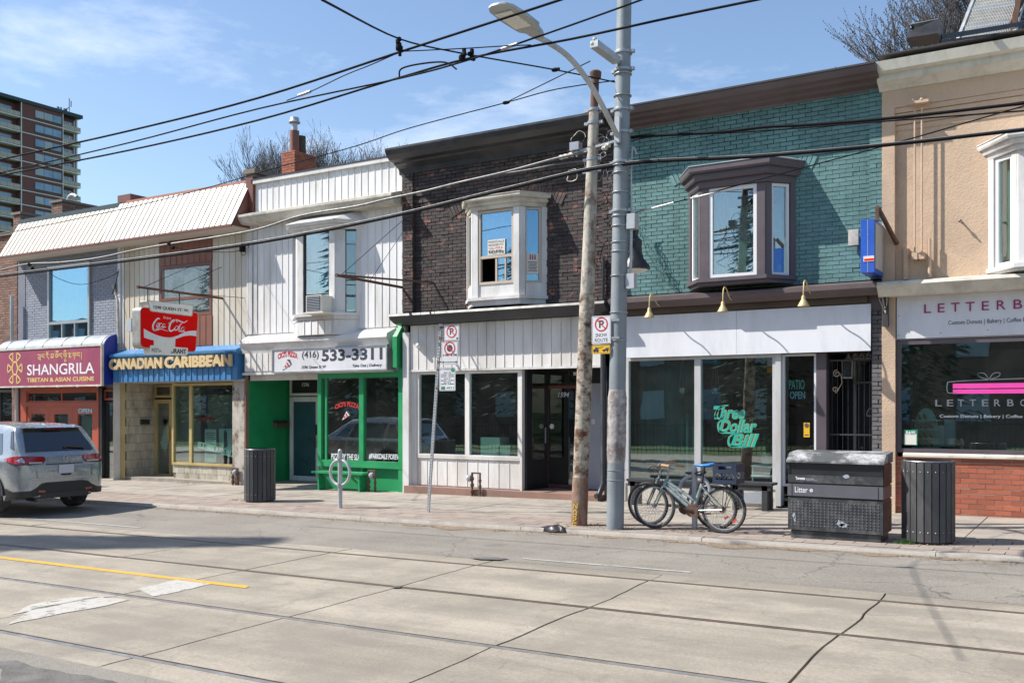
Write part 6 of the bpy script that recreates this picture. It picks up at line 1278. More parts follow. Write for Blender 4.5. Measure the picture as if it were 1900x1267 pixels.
wire('guy_wire', 'thin guy wire rising from the junction box past the teal bay to the right edge', [(1171, 396, 12), (1274, 370, 12), (1424, 329, 12), (1660, 266, 12), (1900, 197, 12), (2000, 170, 12)], .008)
m_ = MB(); m_.tube([W(1171, 397, 11.99), W(1250, 376, 11.99)], .012, 6); m_.tube([W(1276, 370, 11.99), W(1333, 356, 11.99)], .013, 6); solo(m_, 'wire_grip', 'steel_band', 'silver wire grip sleeve on the guy wire left of the teal bay', 'cable fitting', W(1171, 397, 12))
for i, (px, py, Y, lab) in enumerate(((742, 80, 8.2, 'black wire hanger where span wire meets the uppermost tram wire'), (861, 102, 9.0, 'left black wire hanger of the pair beside the lamp head'), (875, 104, 9.05, 'right black wire hanger of the pair beside the lamp head'))):
    c = W(px, py, Y); m_ = MB(); [m_.ball(c+V((random.uniform(-.03,.03), random.uniform(-.03,.03), random.uniform(-.06,.05))), .03, 6) for _ in range(6)]; m_.tube([c, c+V((0,0,-.14 if i == 0 else -.05))], .018, 6); solo(m_, 'wire_hanger', 'cable', lab, 'cable fitting', c, 'wire hangers on the tram wires')
for px, py, Y, lab in ((1030, 130, 10.9, 'small strain insulator on the span wire beside the lamp arm'), (938, 191, 12, 'small strain insulator where two roof wires join')):
    c = W(px, py, Y); m_ = MB(); m_.ball(c, .035, 8, (1.6, 1, .8)); m_.ball(c+V((.05,0,.0)), .025, 6); solo(m_, 'strain_insulator', 'cable', lab, 'insulator', c)
for px, py, Y, lab in ((945, 87, 8.9, 'pale clamp tube on the level wire under the lamp head'), (565, 174, 8.9, 'pale clamp tube at the left end of the short slack wire')):
    c = W(px, py, Y); m_ = MB(); m_.tube([c-V((.1,0,.01)), c+V((.1,0,.01))], .018, 6); solo(m_, 'wire_clamp', 'steel_band', lab, 'cable fitting', c)
wire('jumper_wire', 'arched jumper wire bowed over the lowest tram wire', [(741, 143, 9), (745, 128, 9), (780, 119, 9), (825, 116, 9), (847, 129, 9)], .010, k=6)
for i, (pts, lab) in enumerate(((( (84, 495, 12), (105, 515, 14), (150, 528, 15), (200, 515, 15.5), (222, 502, 15.65)), 'drooping black service cable in front of the blue upper window'), (((316, 457, 12), (360, 466, 13.5), (420, 468, 15), (448, 465, 15.6)), 'thin black service cable ending at the coil on the white house corner'), (((221, 500, 15.6), (215, 525, 15.6), (208, 545, 15.6), (214, 530, 15.55), (219, 505, 15.6)), 'looped black cable hanging at the grey brick corner'))):
    wire('drop_cable', lab, pts, .007)
for i, (px, py, lab) in enumerate(((57, 493, 'pair of black cable splices on the twisted cable at the far left'), (317, 454, 'pair of black cable splices on the twisted cable over the brown panel'))):
    c = W(px, py, 12); m_ = MB(); m_.ball(c+V((-.04,0,.03)), .045, 8, (1.3,1,.9)); m_.ball(c+V((.06,0,-.06)), .04, 8); solo(m_, 'cable_splice', 'cable', lab, 'cable fitting', c)
c = W(450, 460, 15.55); m_ = MB(); m_.torus(c, .09, .007, Matrix.Rotation(pi/2, 3, 'X')@Matrix.Scale(1.0, 3), 16, 4); m_.torus(c+V((.03,0,-.1)), .07, .007, Matrix.Rotation(pi/2, 3, 'X'), 16, 4); m_.box(c.x-.05, c.x+.05, 15.5, 15.6, c.z-.09, c.z+.05); solo(m_, 'cable_coil', 'cable', 'coil of black cable fixed at the corner of the white house', 'cable', c)
m_ = MB(); X = wx(464); m_.tube([(X, YW-.04, 5.3), (X, YW-.04, 3.35)], .012, 6); m_.tube([(X+.0, YW-.04, 5.3), (X+.04, YW-.1, 5.42)], .012, 6); solo(m_, 'wall_conduit', 'cable_grey', 'thin grey conduit running down the left corner of the white house', 'conduit', (X, YW, 3.3))
m_ = MB(); m_.tube([(wx(214), YW-.05, 4.75), (wx(222), YW-.07, 4.4), (wx(224), YW-.07, 3.3)], .03, 8); m_.ball((wx(214), YW-.05, 4.76), .05, 8); solo(m_, 'service_mast', 'cream_trim', 'bent cream service pipe at the corner of the grey brick house', 'conduit', (wx(222), YW, 3.3))
c = W(243, 603, 15.6); m_ = MB(); m_.box(c.x-.09, c.x+.09, 15.53, 15.66, c.z-.16, c.z+.16); solo(m_, 'meter_box', 'galv', 'small grey meter box on the beige siding left of the red sign', 'meter box', c)
m_ = MB(); c = W(1197, 470, 15.45); rr = random.Random(8)
for k in range(9): m_.tube(smooth_path([c+V((-.15+.02*k, .1, .5))]+[c+V((-.1+.09*j+rr.uniform(-.08,.08), .1, .4-.19*j+rr.uniform(-.07,.07))) for j in range(6)], 4), .005, 3)
solo(m_, 'loose_wires', 'teal_mortar', 'loose wires hanging on the teal bricks beside the bell lamp', 'cable', c)
# ------------------------------------------------------------------ street signs
def sgn_board(par, a, b, c, d, Y, mat='sign_white', name='sign_plate'):
    X0, X1, Z0, Z1 = wx(a, Y), wx(c, Y), wz((a+c)/2, d, Y), wz((a+c)/2, b, Y); m_ = MB(); m_.prism(rrect([(X0, Z0), (X1, Z0), (X1, Z1), (X0, Z1)], .018, 3), Y, Y+.004, 'y')
    o = part(m_, name, mat, par, smooth=False); m_ = MB()
    e = .008; m_.box(X0+.015, X1-.015, Y-.001, Y, Z1-e-.004, Z1-e); m_.box(X0+.015, X1-.015, Y-.001, Y, Z0+e, Z0+e+.004); m_.box(X0+e, X0+e+.004, Y-.001, Y, Z0+.015, Z1-.015); m_.box(X1-e-.004, X1-e, Y-.001, Y, Z0+.015, Z1-.015); part(m_, 'border', 'print_dark', o, smooth=False)
    return o, X0, X1, Z0, Z1
def prohib(o, cx, cz, r, Y, mark='P'):
    if mark == 'P': text(o, 'P', cx-r*.35, cx+r*.42, cz+r*.55, cz-r*.5, Y, 'print_dark', .001, bold=.03)
    else: m_ = MB(); m_.lathe([(r*.52, 0), (r*.52, .0012)], (cx, Y-.0005, cz), 12, Matrix.Rotation(pi/2, 3, 'X')); part(m_, 'symbol', 'print_dark', o, smooth=False)
    m_ = MB(); m_.loft([[(cx+R_*cos(a), y, cz+R_*sin(a)) for R_, y in ((r, Y-.001), (r, Y-.003), (r*.82, Y-.003), (r*.82, Y-.001))] for a in [2*pi*k/28 for k in range(29)]], True, False)
    m_.bar((cx-r*.62, Y-.003, cz+r*.62), (cx+r*.62, Y-.003, cz-r*.62), .003, r*.16); part(m_, 'prohibition_ring', 'print_red', o, smooth=False)
def arrow(o, x0, x1, z, Y, both=False):
    m_ = MB(); m_.box(x0, x1, Y-.002, Y, z-.005, z+.005); m_.prism([(x1-.005, z-.022), (x1+.025, z), (x1-.005, z+.022)], Y-.002, Y, 'y')
    if both: m_.prism([(x0+.005, z-.022), (x0-.025, z), (x0+.005, z+.022)], Y-.002, Y, 'y')
    part(m_, 'arrow', 'print_dark', o, smooth=False)
bs_ = G(794, 950, .12); tp_ = W(818, 601, bs_.y)
sp = thing('sign_post', 'leaning perforated metal post carrying three stacked parking signs', 'sign post', bs_)
m_ = MB(); d = (tp_-bs_); n = 62
for k in range(n):
    a = bs_+d*(k/n); b = bs_+d*((k+.62)/n); m_.bar(a, b, .032, .028, up=(0,1,0))
for s_ in (-1, 1): m_.bar(bs_+V((s_*.017, .0, -.05)), tp_+V((s_*.017, .0, 0)), .011, .03, up=(0,1,0))
part(m_, 'post', 'galv', sp, smooth=False)
Ys = bs_.y-.03
for i, (q, lab) in enumerate((((824, 603, 852, 632), 'top sign on the leaning post, no parking with one arrow'), ((819, 634, 850, 677), 'middle sign on the leaning post, no stopping four to six'), ((815, 681, 845, 725), 'lowest sign on the leaning post, parking hours with green disc'))):
    st = thing('street_sign', lab, 'street sign', W(q[0], q[3], Ys), 'signs on the leaning post'); o, X0, X1, Z0, Z1 = sgn_board(st, *q, Ys); w = X1-X0; h_ = Z1-Z0
    if i == 0: prohib(o, (X0+X1)/2, Z1-h_*.42, w*.34, Ys); arrow(o, X1-w*.2, X1-w*.14, Z0+h_*.14, Ys)
    if i == 1: prohib(o, (X0+X1)/2, Z1-h_*.28, w*.33, Ys, 'o'); text(o, '4 PM - 6 PM', X0+w*.08, X1-w*.08, Z0+h_*.48, Z0+h_*.37, Ys, 'print_dark', .001, bold=.03); arrow(o, X0+w*.12, X1-w*.12, Z0+h_*.12, Ys, True)
    if i == 2:
        for k, (t_, z) in enumerate((('PAY PARKING', .88), ('MON - FRI', .74), ('9:30AM - 4:00PM', .66), ('6:00PM - 9:00PM', .58), ('SAT', .49), ('8:00AM - 9:00PM', .41), ('SUN', .33), ('1:00PM - 9:00PM', .26))): ww_ = .64 if k else .5; c = (X0+X1)/2-(w*.12 if k == 0 else 0); g_ = w*(.45 if len(t_) > 10 else .24)*.9; text(o, t_, c-g_, c+g_, Z0+h_*z+h_*.05, Z0+h_*z, Ys, 'print_dark', .001, bold=.03)
        text(o, '4911', X0+w*.45, X1-w*.1, Z0+h_*.17, Z0+h_*.08, Ys, 'print_green', .001, bold=.03)
        m_ = MB(); m_.lathe([(w*.11, 0), (w*.11, .002)], (X1-w*.16, Ys, Z1-h_*.13), 14, Matrix.Rotation(pi/2, 3, 'X')); m_.box(X0+w*.12, X0+w*.36, Ys-.002, Ys, Z0+h_*.06, Z0+h_*.18); part(m_, 'green_disc', 'print_green', o, smooth=False)
    for z in (Z1-.03, Z0+.05): m_ = MB(); pp = on(bs_, tp_, z); m_.box(pp.x, X0+.05, Ys+.004, Ys+.03, z-.012, z+.012); part(m_, 'bracket', 'rust', o, smooth=False)
Ys = b1.y-.13
st = thing('street_sign', 'white snow route no parking sign fixed between the two poles', 'street sign', W(1098, 638, Ys)); o, X0, X1, Z0, Z1 = sgn_board(st, 1098, 586, 1133.5, 638, Ys); w = X1-X0; h_ = Z1-Z0
prohib(o, (X0+X1)/2, Z1-h_*.30, w*.34, Ys); text(o, 'SNOW', X0+w*.2, X1-w*.2, Z0+h_*.38, Z0+h_*.25, Ys, 'print_dark', .001, bold=.01); text(o, 'ROUTE', X0+w*.16, X1-w*.16, Z0+h_*.20, Z0+h_*.07, Ys, 'print_dark', .001, bold=.01)
m_ = MB(); m_.box(X1-.05, X1+.12, Ys+.005, Ys+.03, Z1-.08, Z1-.05); m_.box(X1-.05, X1+.12, Ys+.005, Ys+.03, Z0+.06, Z0+.09); part(m_, 'bracket', 'steel_band', o, smooth=False)
st = thing('street_sign', 'small yellow tow away sign under the snow route sign', 'street sign', W(1097, 656, Ys)); o, X0, X1, Z0, Z1 = sgn_board(st, 1098, 640, 1132, 656.5, Ys, 'sign_yellow'); w = X1-X0; h_ = Z1-Z0
m_ = MB(); P_ = lambda a, b: (X0+w*a, Z0+h_*b)
m_.prism([P_(.08,.3), P_(.38,.3), P_(.38,.5), P_(.30,.75), P_(.2,.75), P_(.15,.55), P_(.08,.5)], Ys-.002, Ys, 'y'); m_.prism([P_(.3,.62), P_(.62,.72), P_(.62,.78), P_(.3,.70)], Ys-.002, Ys, 'y'); m_.prism([P_(.6,.3), P_(.92,.42), P_(.92,.68), P_(.78,.66), P_(.7,.5), P_(.58,.45)], Ys-.002, Ys, 'y')
for a in (.16, .31, .68, .85): m_.lathe([(h_*.12, 0), (h_*.12, .002)], (X0+w*a, Ys, Z0+h_*(.28 if a < .5 else .34)), 8, Matrix.Rotation(pi/2, 3, 'X'))
part(m_, 'tow_truck_symbol', 'print_dark', o, smooth=False)
# ------------------------------------------------------------------ street furniture
def slat_bin():
    o = thing('slatted_bin', 'charcoal slatted round waste bin beside the grey recycling bin', 'waste bin', (0, 0, 0), 'round slatted waste bins')
    n = 22; r = .27; H = .93
    for k in range(n):
        a = 2*pi*k/n; d = V((cos(a), sin(a), 0)); t = V((-sin(a), cos(a), 0)); m_ = MB(); m_.obox(d*r+V((0,0,H/2+.03)), t*(pi*r/n*.88), d*.010, V((0,0,H/2))); part(m_, 'slat', 'slat', o, smooth=False)
    m_ = MB()
    for k in range(n):
        a = 2*pi*k/n; d = V((cos(a), sin(a), 0))
        for z in (.14, H-.09): m_.ball(d*(r+.011)+V((0,0,z)), .008, 5)
    part(m_, 'bolt', 'steel_band', o)
    m_ = MB(); m_.lathe([(r-.015, 0), (r-.015, .97), (r-.03, .97), (r-.03, .1), (0.001, .09)], (0,0,0), 24, None, False); part(m_, 'liner', 'black_paint', o)
    m_ = MB(); m_.torus((0,0,.955), r-.01, .012, None, 30, 6); part(m_, 'rim', 'steel_band', o); return o
sb = slat_bin(); c = G(1717, 1009, .12); sb.location = (c.x, c.y+.2, sw(c.x))
c = G(471, 931, .12); dup(sb, (c.x, c.y+.15, sw(c.x)), .1, 'charcoal slatted round waste bin in front of the green pizza shop')
sb.scale = (1.04, 1.04, 1.0)
yb = 12.02; X0, X1 = wx(1462, yb), wx(1638.5, yb); zb = sw(-2.9); yk = yb+.52; zt = wz(1540, 857.5, yb)
rb_ = thing('litter_bin', 'large dark grey recycling and litter bin with dimpled front', 'waste bin', ((X0+X1)/2, (yb+yk)/2, zb))
H = zt-zb
m_ = MB(); m_.box(X0+.03, X1-.03, yb+.03, yk-.03, zb-.03, zb+.09); part(m_, 'plinth', 'bin_dark', rb_, smooth=False)
m_ = MB(); m_.box(X0, X1, yb, yk, zb+.10, zb+.10+H*.42); part(m_, 'lower_cabinet', 'bin_dark', rb_, smooth=False)
m_ = MB(); m_.box(X0+.01, X1-.01, yb+.012, yk-.01, zb+.10+H*.42, zb+H-.0); part(m_, 'inner_frame', 'black_paint', rb_, smooth=False)
za = zb+.10+H*.445; m_ = MB(); m_.box(X0-.002, X1+.002, yb-.012, yk, za, za+H*.155); ob = part(m_, 'label_band', 'bin_band', rb_, smooth=False)
for px in (1470, 1630): m_ = MB(); X = wx(px, yb); m_.box(X-.004, X+.004, yb-.014, yb-.011, za, za+H*.155); part(m_, 'seam', 'black_paint', ob, smooth=False)
text(ob, 'Litter', wx(1475.5, yb), wx(1499, yb), za+H*.12, za+H*.045, yb-.013, 'print_white', .001, bold=.01)
m_ = MB(); cx, cz = wx(1506, yb), za+H*.078
for k in range(3):
    a = R(90+120*k); p = V((cx+.024*cos(a), yb-.014, cz+.024*sin(a))); a2 = a+R(120); q2 = V((cx+.024*cos(a2), yb-.014, cz+.024*sin(a2))); d = (q2-p); m_.bar(p+d*.12, p+d*.62, .002, .011); e = d.normalized(); nn_ = V((-e.z, 0, e.x)); tp2 = p+d*.9; bs2 = p+d*.6; m_.add([bs2+nn_*.012, bs2-nn_*.012, tp2, bs2+nn_*.012-V((0,.002,0)), bs2-nn_*.012-V((0,.002,0)), tp2-V((0,.002,0))], [(0,1,2),(3,5,4),(0,3,4,1),(1,4,5,2),(2,5,3,0)])
part(m_, 'recycling_symbol', 'print_white', ob, smooth=False)
zu = za+H*.175
m_ = MB(); m_.box(X0, X1, yb+.0, yk, zu, zu+H*.10); ub = part(m_, 'upper_panel', 'bin_dark', rb_, smooth=False)
m_ = MB(); m_.prism([(yb+.01, zu+H*.102), (yb+.22, zt-.01), (yk-.01, zt-.01), (yk-.01, zu+H*.102)], X0+.022, X1-.022, 'x'); m_.prism([(yb, zu+H*.102), (yb+.0, zt-.012), (yk, zt-.012), (yk, zu+H*.102)], X0, X0+.02, 'x'); m_.prism([(yb, zu+H*.102), (yb+.0, zt-.012), (yk, zt-.012), (yk, zu+H*.102)], X1-.02, X1, 'x'); part(m_, 'opening', 'black_paint', rb_, smooth=False)
text(ub, 'Toronto', wx(1476, yb), wx(1494, yb), zu+H*.075, zu+H*.035, yb-.0, 'print_white', .001, bold=.04); text(ub, 'Solid Waste', wx(1496, yb), wx(1510, yb), zu+H*.062, zu+H*.045, yb, 'print_grey', .001, bold=.04); text(ub, 'Management Services', wx(1496, yb), wx(1516, yb), zu+H*.04, zu+H*.025, yb, 'print_grey', .001, bold=.04)
m_ = MB(); zk = wz(1550, 838, yk); m_.loft([[(X, yb-.03, zt-.012), (X, yb-.03, zt+.008), (X, yb+.13, zt+.105), (X, yk+.01, zt+.125), (X, yk+.01, zt-.0), (X, yb+.1, zt-.0)] for X in (X0-.015, X1+.015)]); part(m_, 'lid', 'bin_lid', rb_, smooth=False)
m_ = MB(); nx = 24
for r in range(9):
    for k in range(nx):
        x = X0+.05+(X1-X0-.1)*(k+.5*(r % 2)*0)/(nx-1); z = zb+.16+r*(H*.42-.11)/8; c = V((x, yb-.0, z)); m_.add([c+V((-.012,0,0)), c+V((0,0,-.012)), c+V((.012,0,0)), c+V((0,0,.012)), c+V((0,-.012,0))], [(0,1,4),(1,2,4),(2,3,4),(3,0,4)])
part(m_, 'dimples', 'bin_band', rb_, kind='stuff', smooth=False)  # paler than the cabinet, to paint in the light the dimples catch
m_ = MB(); m_.box(X1+.001, X1+.006, yb+.02, yk-.02, zb+.12, zb+H*.5); m_.box(X1+.004, X1+.008, yb+.02, yk-.02, zu, zt-.02); part(m_, 'side_poster', 'bin_side', rb_, smooth=False)
m_ = MB()
for px, py, w, h_ in ((1473, 956, .03, .06), (1475, 962, .02, .05), (1560, 970, .06, .05), (1566, 975, .08, .03), (1571, 884, .05, .03)):
    c = W(px, py, yb); rr = random.Random(px); m_.prism([(c.x+w*cos(a)*rr.uniform(.4, 1), c.z+h_*sin(a)*rr.uniform(.4, 1)) for a in [k*.7 for k in range(9)]], yb-.003, yb, 'y')
part(m_, 'scuff', 'print_grey', rb_, smooth=False)
def ring_post(name, label, base, h, ringz, grp):
    o = thing(name, label, 'bike post', base, grp); b = V(base)
    m_ = MB(); m_.tube([b-V((0,0,.05)), b+V((0,0,h))], .038, 14); m_.ball(b+V((0,0,h)), .038, 10); part(m_, 'post', 'galv', o)
    m_ = MB(); m_.torus(b+V((0,-.0,ringz)), .215, .026, Matrix.Rotation(pi/2, 3, 'X'), 32, 8); part(m_, 'ring', 'galv', o)
    for s_ in (-1, 1): m_ = MB(); m_.lathe([(.05, -.03), (.05, .03)], b+V((0, 0, ringz+s_*.215)), 10); part(m_, 'collar', 'steel_band', o)
p = G(631, 942, .12); ring_post('ring_and_post_rack', 'silver ring and post bicycle stand in front of the green bench', (p.x, p.y, sw(p.x)), .96, .60, 'ring and post bicycle stands')
p = G(1289, 981, .12); ring_post('ring_and_post_rack', 'weathered ring and post stand with two bicycles locked to it', (p.x, p.y+.0, sw(p.x)), .80, .50, 'ring and post bicycle stands')
# benches in front of the teal shop
for (a, b, lab) in ((1163, 1300, 'dark bench behind the bicycles under the left shop window'), (1352, 1432, 'dark bench beside the bicycles under the lettered window')):
    Yb_ = 15.05; X0, X1 = wx(a, Yb_), wx(b, Yb_); z0 = sw((X0+X1)/2); o = thing('dark_bench', lab, 'bench', ((X0+X1)/2, Yb_, z0), 'dark benches below the shop windows')
    for k in range(3): m_ = MB(); m_.box(X0, X1, Yb_-.02+k*.115, Yb_+.085+k*.115, z0+.40, z0+.44); part(m_, 'seat_plank', 'dark_grey', o, smooth=False)
    m_ = MB(); m_.box(X0+.02, X1-.02, Yb_+.0, Yb_+.03, z0+.32, z0+.398); part(m_, 'apron', 'dark_grey', o, smooth=False)
    for X in (X0+.06, X1-.16):
        for y in (Yb_+.0, Yb_+.22): m_ = MB(); m_.box(X, X+.09, y, y+.08, z0-.02, z0+.398); part(m_, 'leg', 'dark_grey', o, smooth=False)
m_ = MB(); c = G(1395, 930, .12); X = wx(1395, 15.62); m_.prism([(X-.25, .12), (X+.27, .12), (X+.27, .3), (X+.1, .32), (X-.1, .29), (X-.25, .31)], 15.63, 15.655, 'y'); solo(m_, 'leaning_panel', 'print_grey', 'torn grey panel leaning on the wall behind the bench', 'board', (X, 15.64, .1))
m_ = MB(); c = G(1486, 945, .12); m_.ball((c.x, c.y+.1, sw(c.x)+.12), .17, 12, (1.3, .8, .75)); solo(m_, 'refuse_sack', 'black_paint', 'black refuse sack on the ground left of the large bin', 'bag', c)
c = G(1031, 987, .07); m_ = MB(); rr = random.Random(12); n = 18
rings = [[V((c.x, c.y, gz(c.x)+.085+.025*i))+V((cos(a)*r_*rr.uniform(.8, 1.15)*1.5, sin(a)*r_*rr.uniform(.8, 1.15)*.7, rr.uniform(-.012, .02))) for a in [2*pi*k/n for k in range(n)]] for i, r_ in enumerate((.15, .14, .10, .04))]
m_.loft(rings); solo(m_, 'dropped_cloth', 'black_paint', 'crumpled black cloth lying in the gutter below the poles', 'cloth', c)
# ------------------------------------------------------------------ bicycles
RX = Matrix.Rotation(pi/2, 3, 'X')
def bike(label, paint, saddle, loc, rz, sh, step, crate=False, tan=False):
    o = thing('bicycle', label, 'bicycle', (0,0,0), 'bicycles locked to the ring and post'); r = .30; L_ = -.96
    for hx, steer in ((0, 0), (L_, 1)):
        m_ = MB(); m_.torus((hx, 0, r), r-.019, .020, RX, 40, 8); w = part(m_, 'wheel', 'tyre', o)
        m_ = MB(); m_.torus((hx, 0, r), r-.045, .010, RX, 40, 6); part(m_, 'rim', 'alu', w)
        m_ = MB()
        for k in range(28):
            a = 2*pi*k/28; b = a+(.5 if k % 2 else -.5); s_ = .02*(1 if k % 4 < 2 else -1); m_.tube([(hx+.02*cos(b), s_, r+.02*sin(b)), (hx+(r-.05)*cos(a), 0, r+(r-.05)*sin(a))], .0016, 3, False)
        part(m_, 'spokes', 'alu', w, kind='stuff'); m_ = MB(); m_.tube([(hx, -.035, r), (hx, .035, r)], .022, 10); part(m_, 'hub', 'alu', w)
        if hx == 0: m_ = MB(); m_.obox((hx+.15, -.01, r-.13), V((.026,0,.02)), V((0,.006,0)), V((-.008,0,.010))); part(m_, 'reflector', 'reflector', w, smooth=False)
    ht, hb_, bb_, st_ = V((-.79,0,.66)), V((-.83,0,.56)), V((-.417,0,.27)), V((-.30,0,.62))
    m_ = MB(); m_.tube([ht, hb_], .027, 10); m_.tube([hb_+V((.01,0,.02)), bb_], .025, 10); m_.tube([ht+V((.01,0,-.03)), (st_+V((-.0,0,-.03))) if not step else bb_+(st_-bb_)*.35], .021, 10); m_.tube([bb_, st_], .021, 10)
    if step: m_.tube([ht+V((.01,0,-.06)), bb_+(st_-bb_)*.12], .014, 8)
    for s_ in (-.05, .05): m_.tube([bb_+V((0,s_*.6,0)), V((0,s_,r))], .009, 6); m_.tube([st_+V((0,s_*.5,-.03)), V((0,s_,r))], .008, 6)
    part(m_, 'frame', paint, o)
    m_ = MB()
    for s_ in (-.045, .045): m_.tube([hb_+V((-.005,s_,0)), hb_+V((-.03,s_,-.05)), V((L_,s_,r))], [.013, .013, .009], 8)
    m_.tube([hb_+V((-.005,-.05,0)), hb_+V((-.005,.05,0))], .014, 8); part(m_, 'fork', paint, o)
    m_ = MB(); m_.tube([st_, V((-.27, 0, sh-.02))], .013, 8); part(m_, 'seat_post', 'black_paint' if crate else 'alu', o)
    m_ = MB(); c = V((-.26, 0, sh)); m_.loft([[c+V((x, w*cos(a), h_*sin(a)+z)) for a in [2*pi*k/12 for k in range(12)]] for x, w, h_, z in ((-.15, .012, .01, .0), (-.12, .022, .018, .004), (-.03, .04, .022, .0), (.04, .07, .028, .004), (.09, .085, .032, .012), (.13, .05, .02, .018))]); part(m_, 'saddle', saddle, o)
    sp_ = V((-.757, 0, .80)); m_ = MB(); m_.tube([ht, sp_, sp_+V((-.05,0,.02))], .013, 8); hbz = sp_+V((-.05, 0, .02)); ya = .05 if not tan else -.05
    m_.tube(smooth_path([hbz+V((.12, -.27, .02)), hbz+V((.04, -.24, .03)), hbz+V((-.01,-.12, .02)), hbz, hbz+V((-.01,.12,.02)), hbz+V((.04,.24,.03)), hbz+V((.12,.27,.02))], 4), .011, 8); part(m_, 'handlebar', 'alu', o)
    for s_ in (-1, 1): m_ = MB(); m_.tube([hbz+V((.04, s_*.245, .03)), hbz+V((.16, s_*.275, .02))], .018, 8); part(m_, 'grip', 'grip_tan', o); m_ = MB(); m_.tube([hbz+V((-.0, s_*.17, .02)), hbz+V((-.05, s_*.2, -.01)), hbz+V((.03, s_*.24, -.03))], .006, 5); part(m_, 'brake_lever', 'black_paint', o)
    m_ = MB(); [m_.tube(smooth_path([hbz+V((-.03, s_*.17, .01)), hbz+V((-.09, s_*.08, -.05)), hbz+V((-.05, 0, -.16)), hb_+V((.0, 0, -.02))], 5), .003, 4) for s_ in (-1, 1)]; part(m_, 'brake_cable', 'cable', o)
    m_ = MB(); m_.lathe([(.085, -.003), (.085, .003)], bb_+V((0,-.045,0)), 20, RX); m_.tube([bb_+V((0,-.06,0)), bb_+V((0,.06,0))], .02, 8); part(m_, 'chainring', 'rust', o)
    for s_, a in ((-1, 2.9), (1, 2.9+pi)): q = bb_+V((.16*cos(a), s_*.07, .16*sin(a))); m_ = MB(); m_.bar(bb_+V((0,s_*.065,0)), q, .012, .02); m_.box(q.x-.04, q.x+.04, q.y+s_*.05-.04, q.y+s_*.05+.04, q.z-.01, q.z+.01); part(m_, 'pedal_crank', 'dark_grey', o, smooth=False)
    m_ = MB(); m_.tube([bb_+V((0,-.045,.08)), V((0,-.04,r+.03))], .004, 4); m_.tube([bb_+V((0,-.045,-.08)), V((0,-.04,r-.03))], .004, 4); m_.lathe([(.035, -.01), (.045, .01)], (0,-.04,r), 12, RX); part(m_, 'chain', 'rust', o)
    if crate:
        m_ = MB(); m_.box(-.17, .18, -.07, .07, .625, .635)
        for s_ in (-.07, .07): m_.tube([(.02, s_, .63), (0, s_*.8, r)], .005, 5); m_.tube([(.14, s_, .63), (0, s_*.8, r)], .005, 5)
        part(m_, 'rear_rack', 'dark_grey', o, smooth=False)
    else:
        m_ = MB(); m_.torus((0, 0, r), r+.03, .012, RX, 20, 5, R(20), R(150)); part(m_, 'mudguard', 'dark_grey', o)
    o.location = loc; o.rotation_euler = (R(-3 if crate else 4), 0, rz); return o
X = wx(1343, 12.10); bk = bike('silver green speckled bicycle with bright blue saddle and crate on its rack', 'bike_silver', 'seat_blue', (X, 12.08, sw(X)), 0, .86, True, True)
X = wx(1330, 12.45); bike('dark grey bicycle with black saddle parked behind the other one', 'bike_grey', 'black_paint', (X, 12.42, sw(X)), .02, .74, False, tan=True)
X = wx(1352, 12.1); z0 = sw(X)+.645; cr = thing('milk_crate', 'navy plastic milk crate strapped on the rear rack of the bicycle', 'crate', (X, 12.1, z0)); w, d, h_ = .155, .15, .25
for s_ in (-1, 1):
    m_ = MB(); y = 12.1+s_*d
    for k in range(-2, 3): m_.bar((X-w*.8+.06*(k+2)-.0, y, z0+.06), (X-w*.8+.06*(k+2)+.05, y, z0+.13), .008, .012); m_.bar((X-w*.8+.06*(k+2)+.05, y, z0+.06), (X-w*.8+.06*(k+2), y, z0+.13), .008, .012)
    m_.box(X-w, X+w, y-.006, y+.006, z0, z0+.05); m_.box(X-w, X+w, y-.006, y+.006, z0+.13, z0+.18); m_.box(X-w, X+w, y-.008, y+.008, z0+.225, z0+h_); m_.box(X-w, X-w*.55, y-.006, y+.006, z0+.18, z0+.225); m_.box(X+w*.55, X+w, y-.006, y+.006, z0+.18, z0+.225); m_.box(X-w, X-w+.03, y-.006, y+.006, z0+.05, z0+.13); m_.box(X+w-.03, X+w, y-.006, y+.006, z0+.05, z0+.13); part(m_, 'side_panel', 'crate', cr, smooth=False)
    m_ = MB(); x = X+s_*w; m_.box(x-.005, x+.005, 12.1-d, 12.1+d, z0, z0+.07); m_.box(x-.005, x+.005, 12.1-d, 12.1+d, z0+.15, z0+h_); part(m_, 'end_panel', 'crate', cr, smooth=False)
m_ = MB(); [m_.box(X-w, X+w, 12.1-d+.05*k, 12.1-d+.05*k+.02, z0, z0+.008) for k in range(6)]; part(m_, 'base', 'crate', cr, smooth=False)
# ------------------------------------------------------------------ the parked car (local x = distance ahead of the tail)
car = thing('parked_suv', 'dark grey silver SUV parked at the kerb cut off by the left edge', 'car', (0,0,0))
def lerp(T, x):
    for (a, b), (c, d) in zip(T, T[1:]):
        if x <= c: return b+(d-b)*(x-a)/(c-a)
    return T[-1][1]
TOP = [(0,.86),(.03,1.0),(.07,1.09),(.13,1.15),(.32,1.40),(.47,1.60),(.52,1.635),(.9,1.675),(1.8,1.69),(2.5,1.62),(3.35,1.12),(4.2,1.0),(4.55,.82),(4.65,.6)]
XA = (.93, 3.62); RW = .40
def wid(x, z):
    w = .915; w -= .10*max(0, (.42-x)/.42)**2+.13*max(0, (.11-x)/.11)**2; w -= .16*max(0, (x-4.0)/.65)**2
    if z > 1.02: w -= (z-1.02)*.33+.02*min(1, (z-1.02)*20)
    if z < .55: w -= (.55-z)*.10
    return w+.012*math.exp(-((z-.80)/.12)**2)
def zbot(x):
    z = .26 if .5 < x < 4.2 else .34
    for a in XA:
        if abs(x-a) < RW: z = max(z, .36+sqrt(RW*RW-(x-a)**2))
    return z
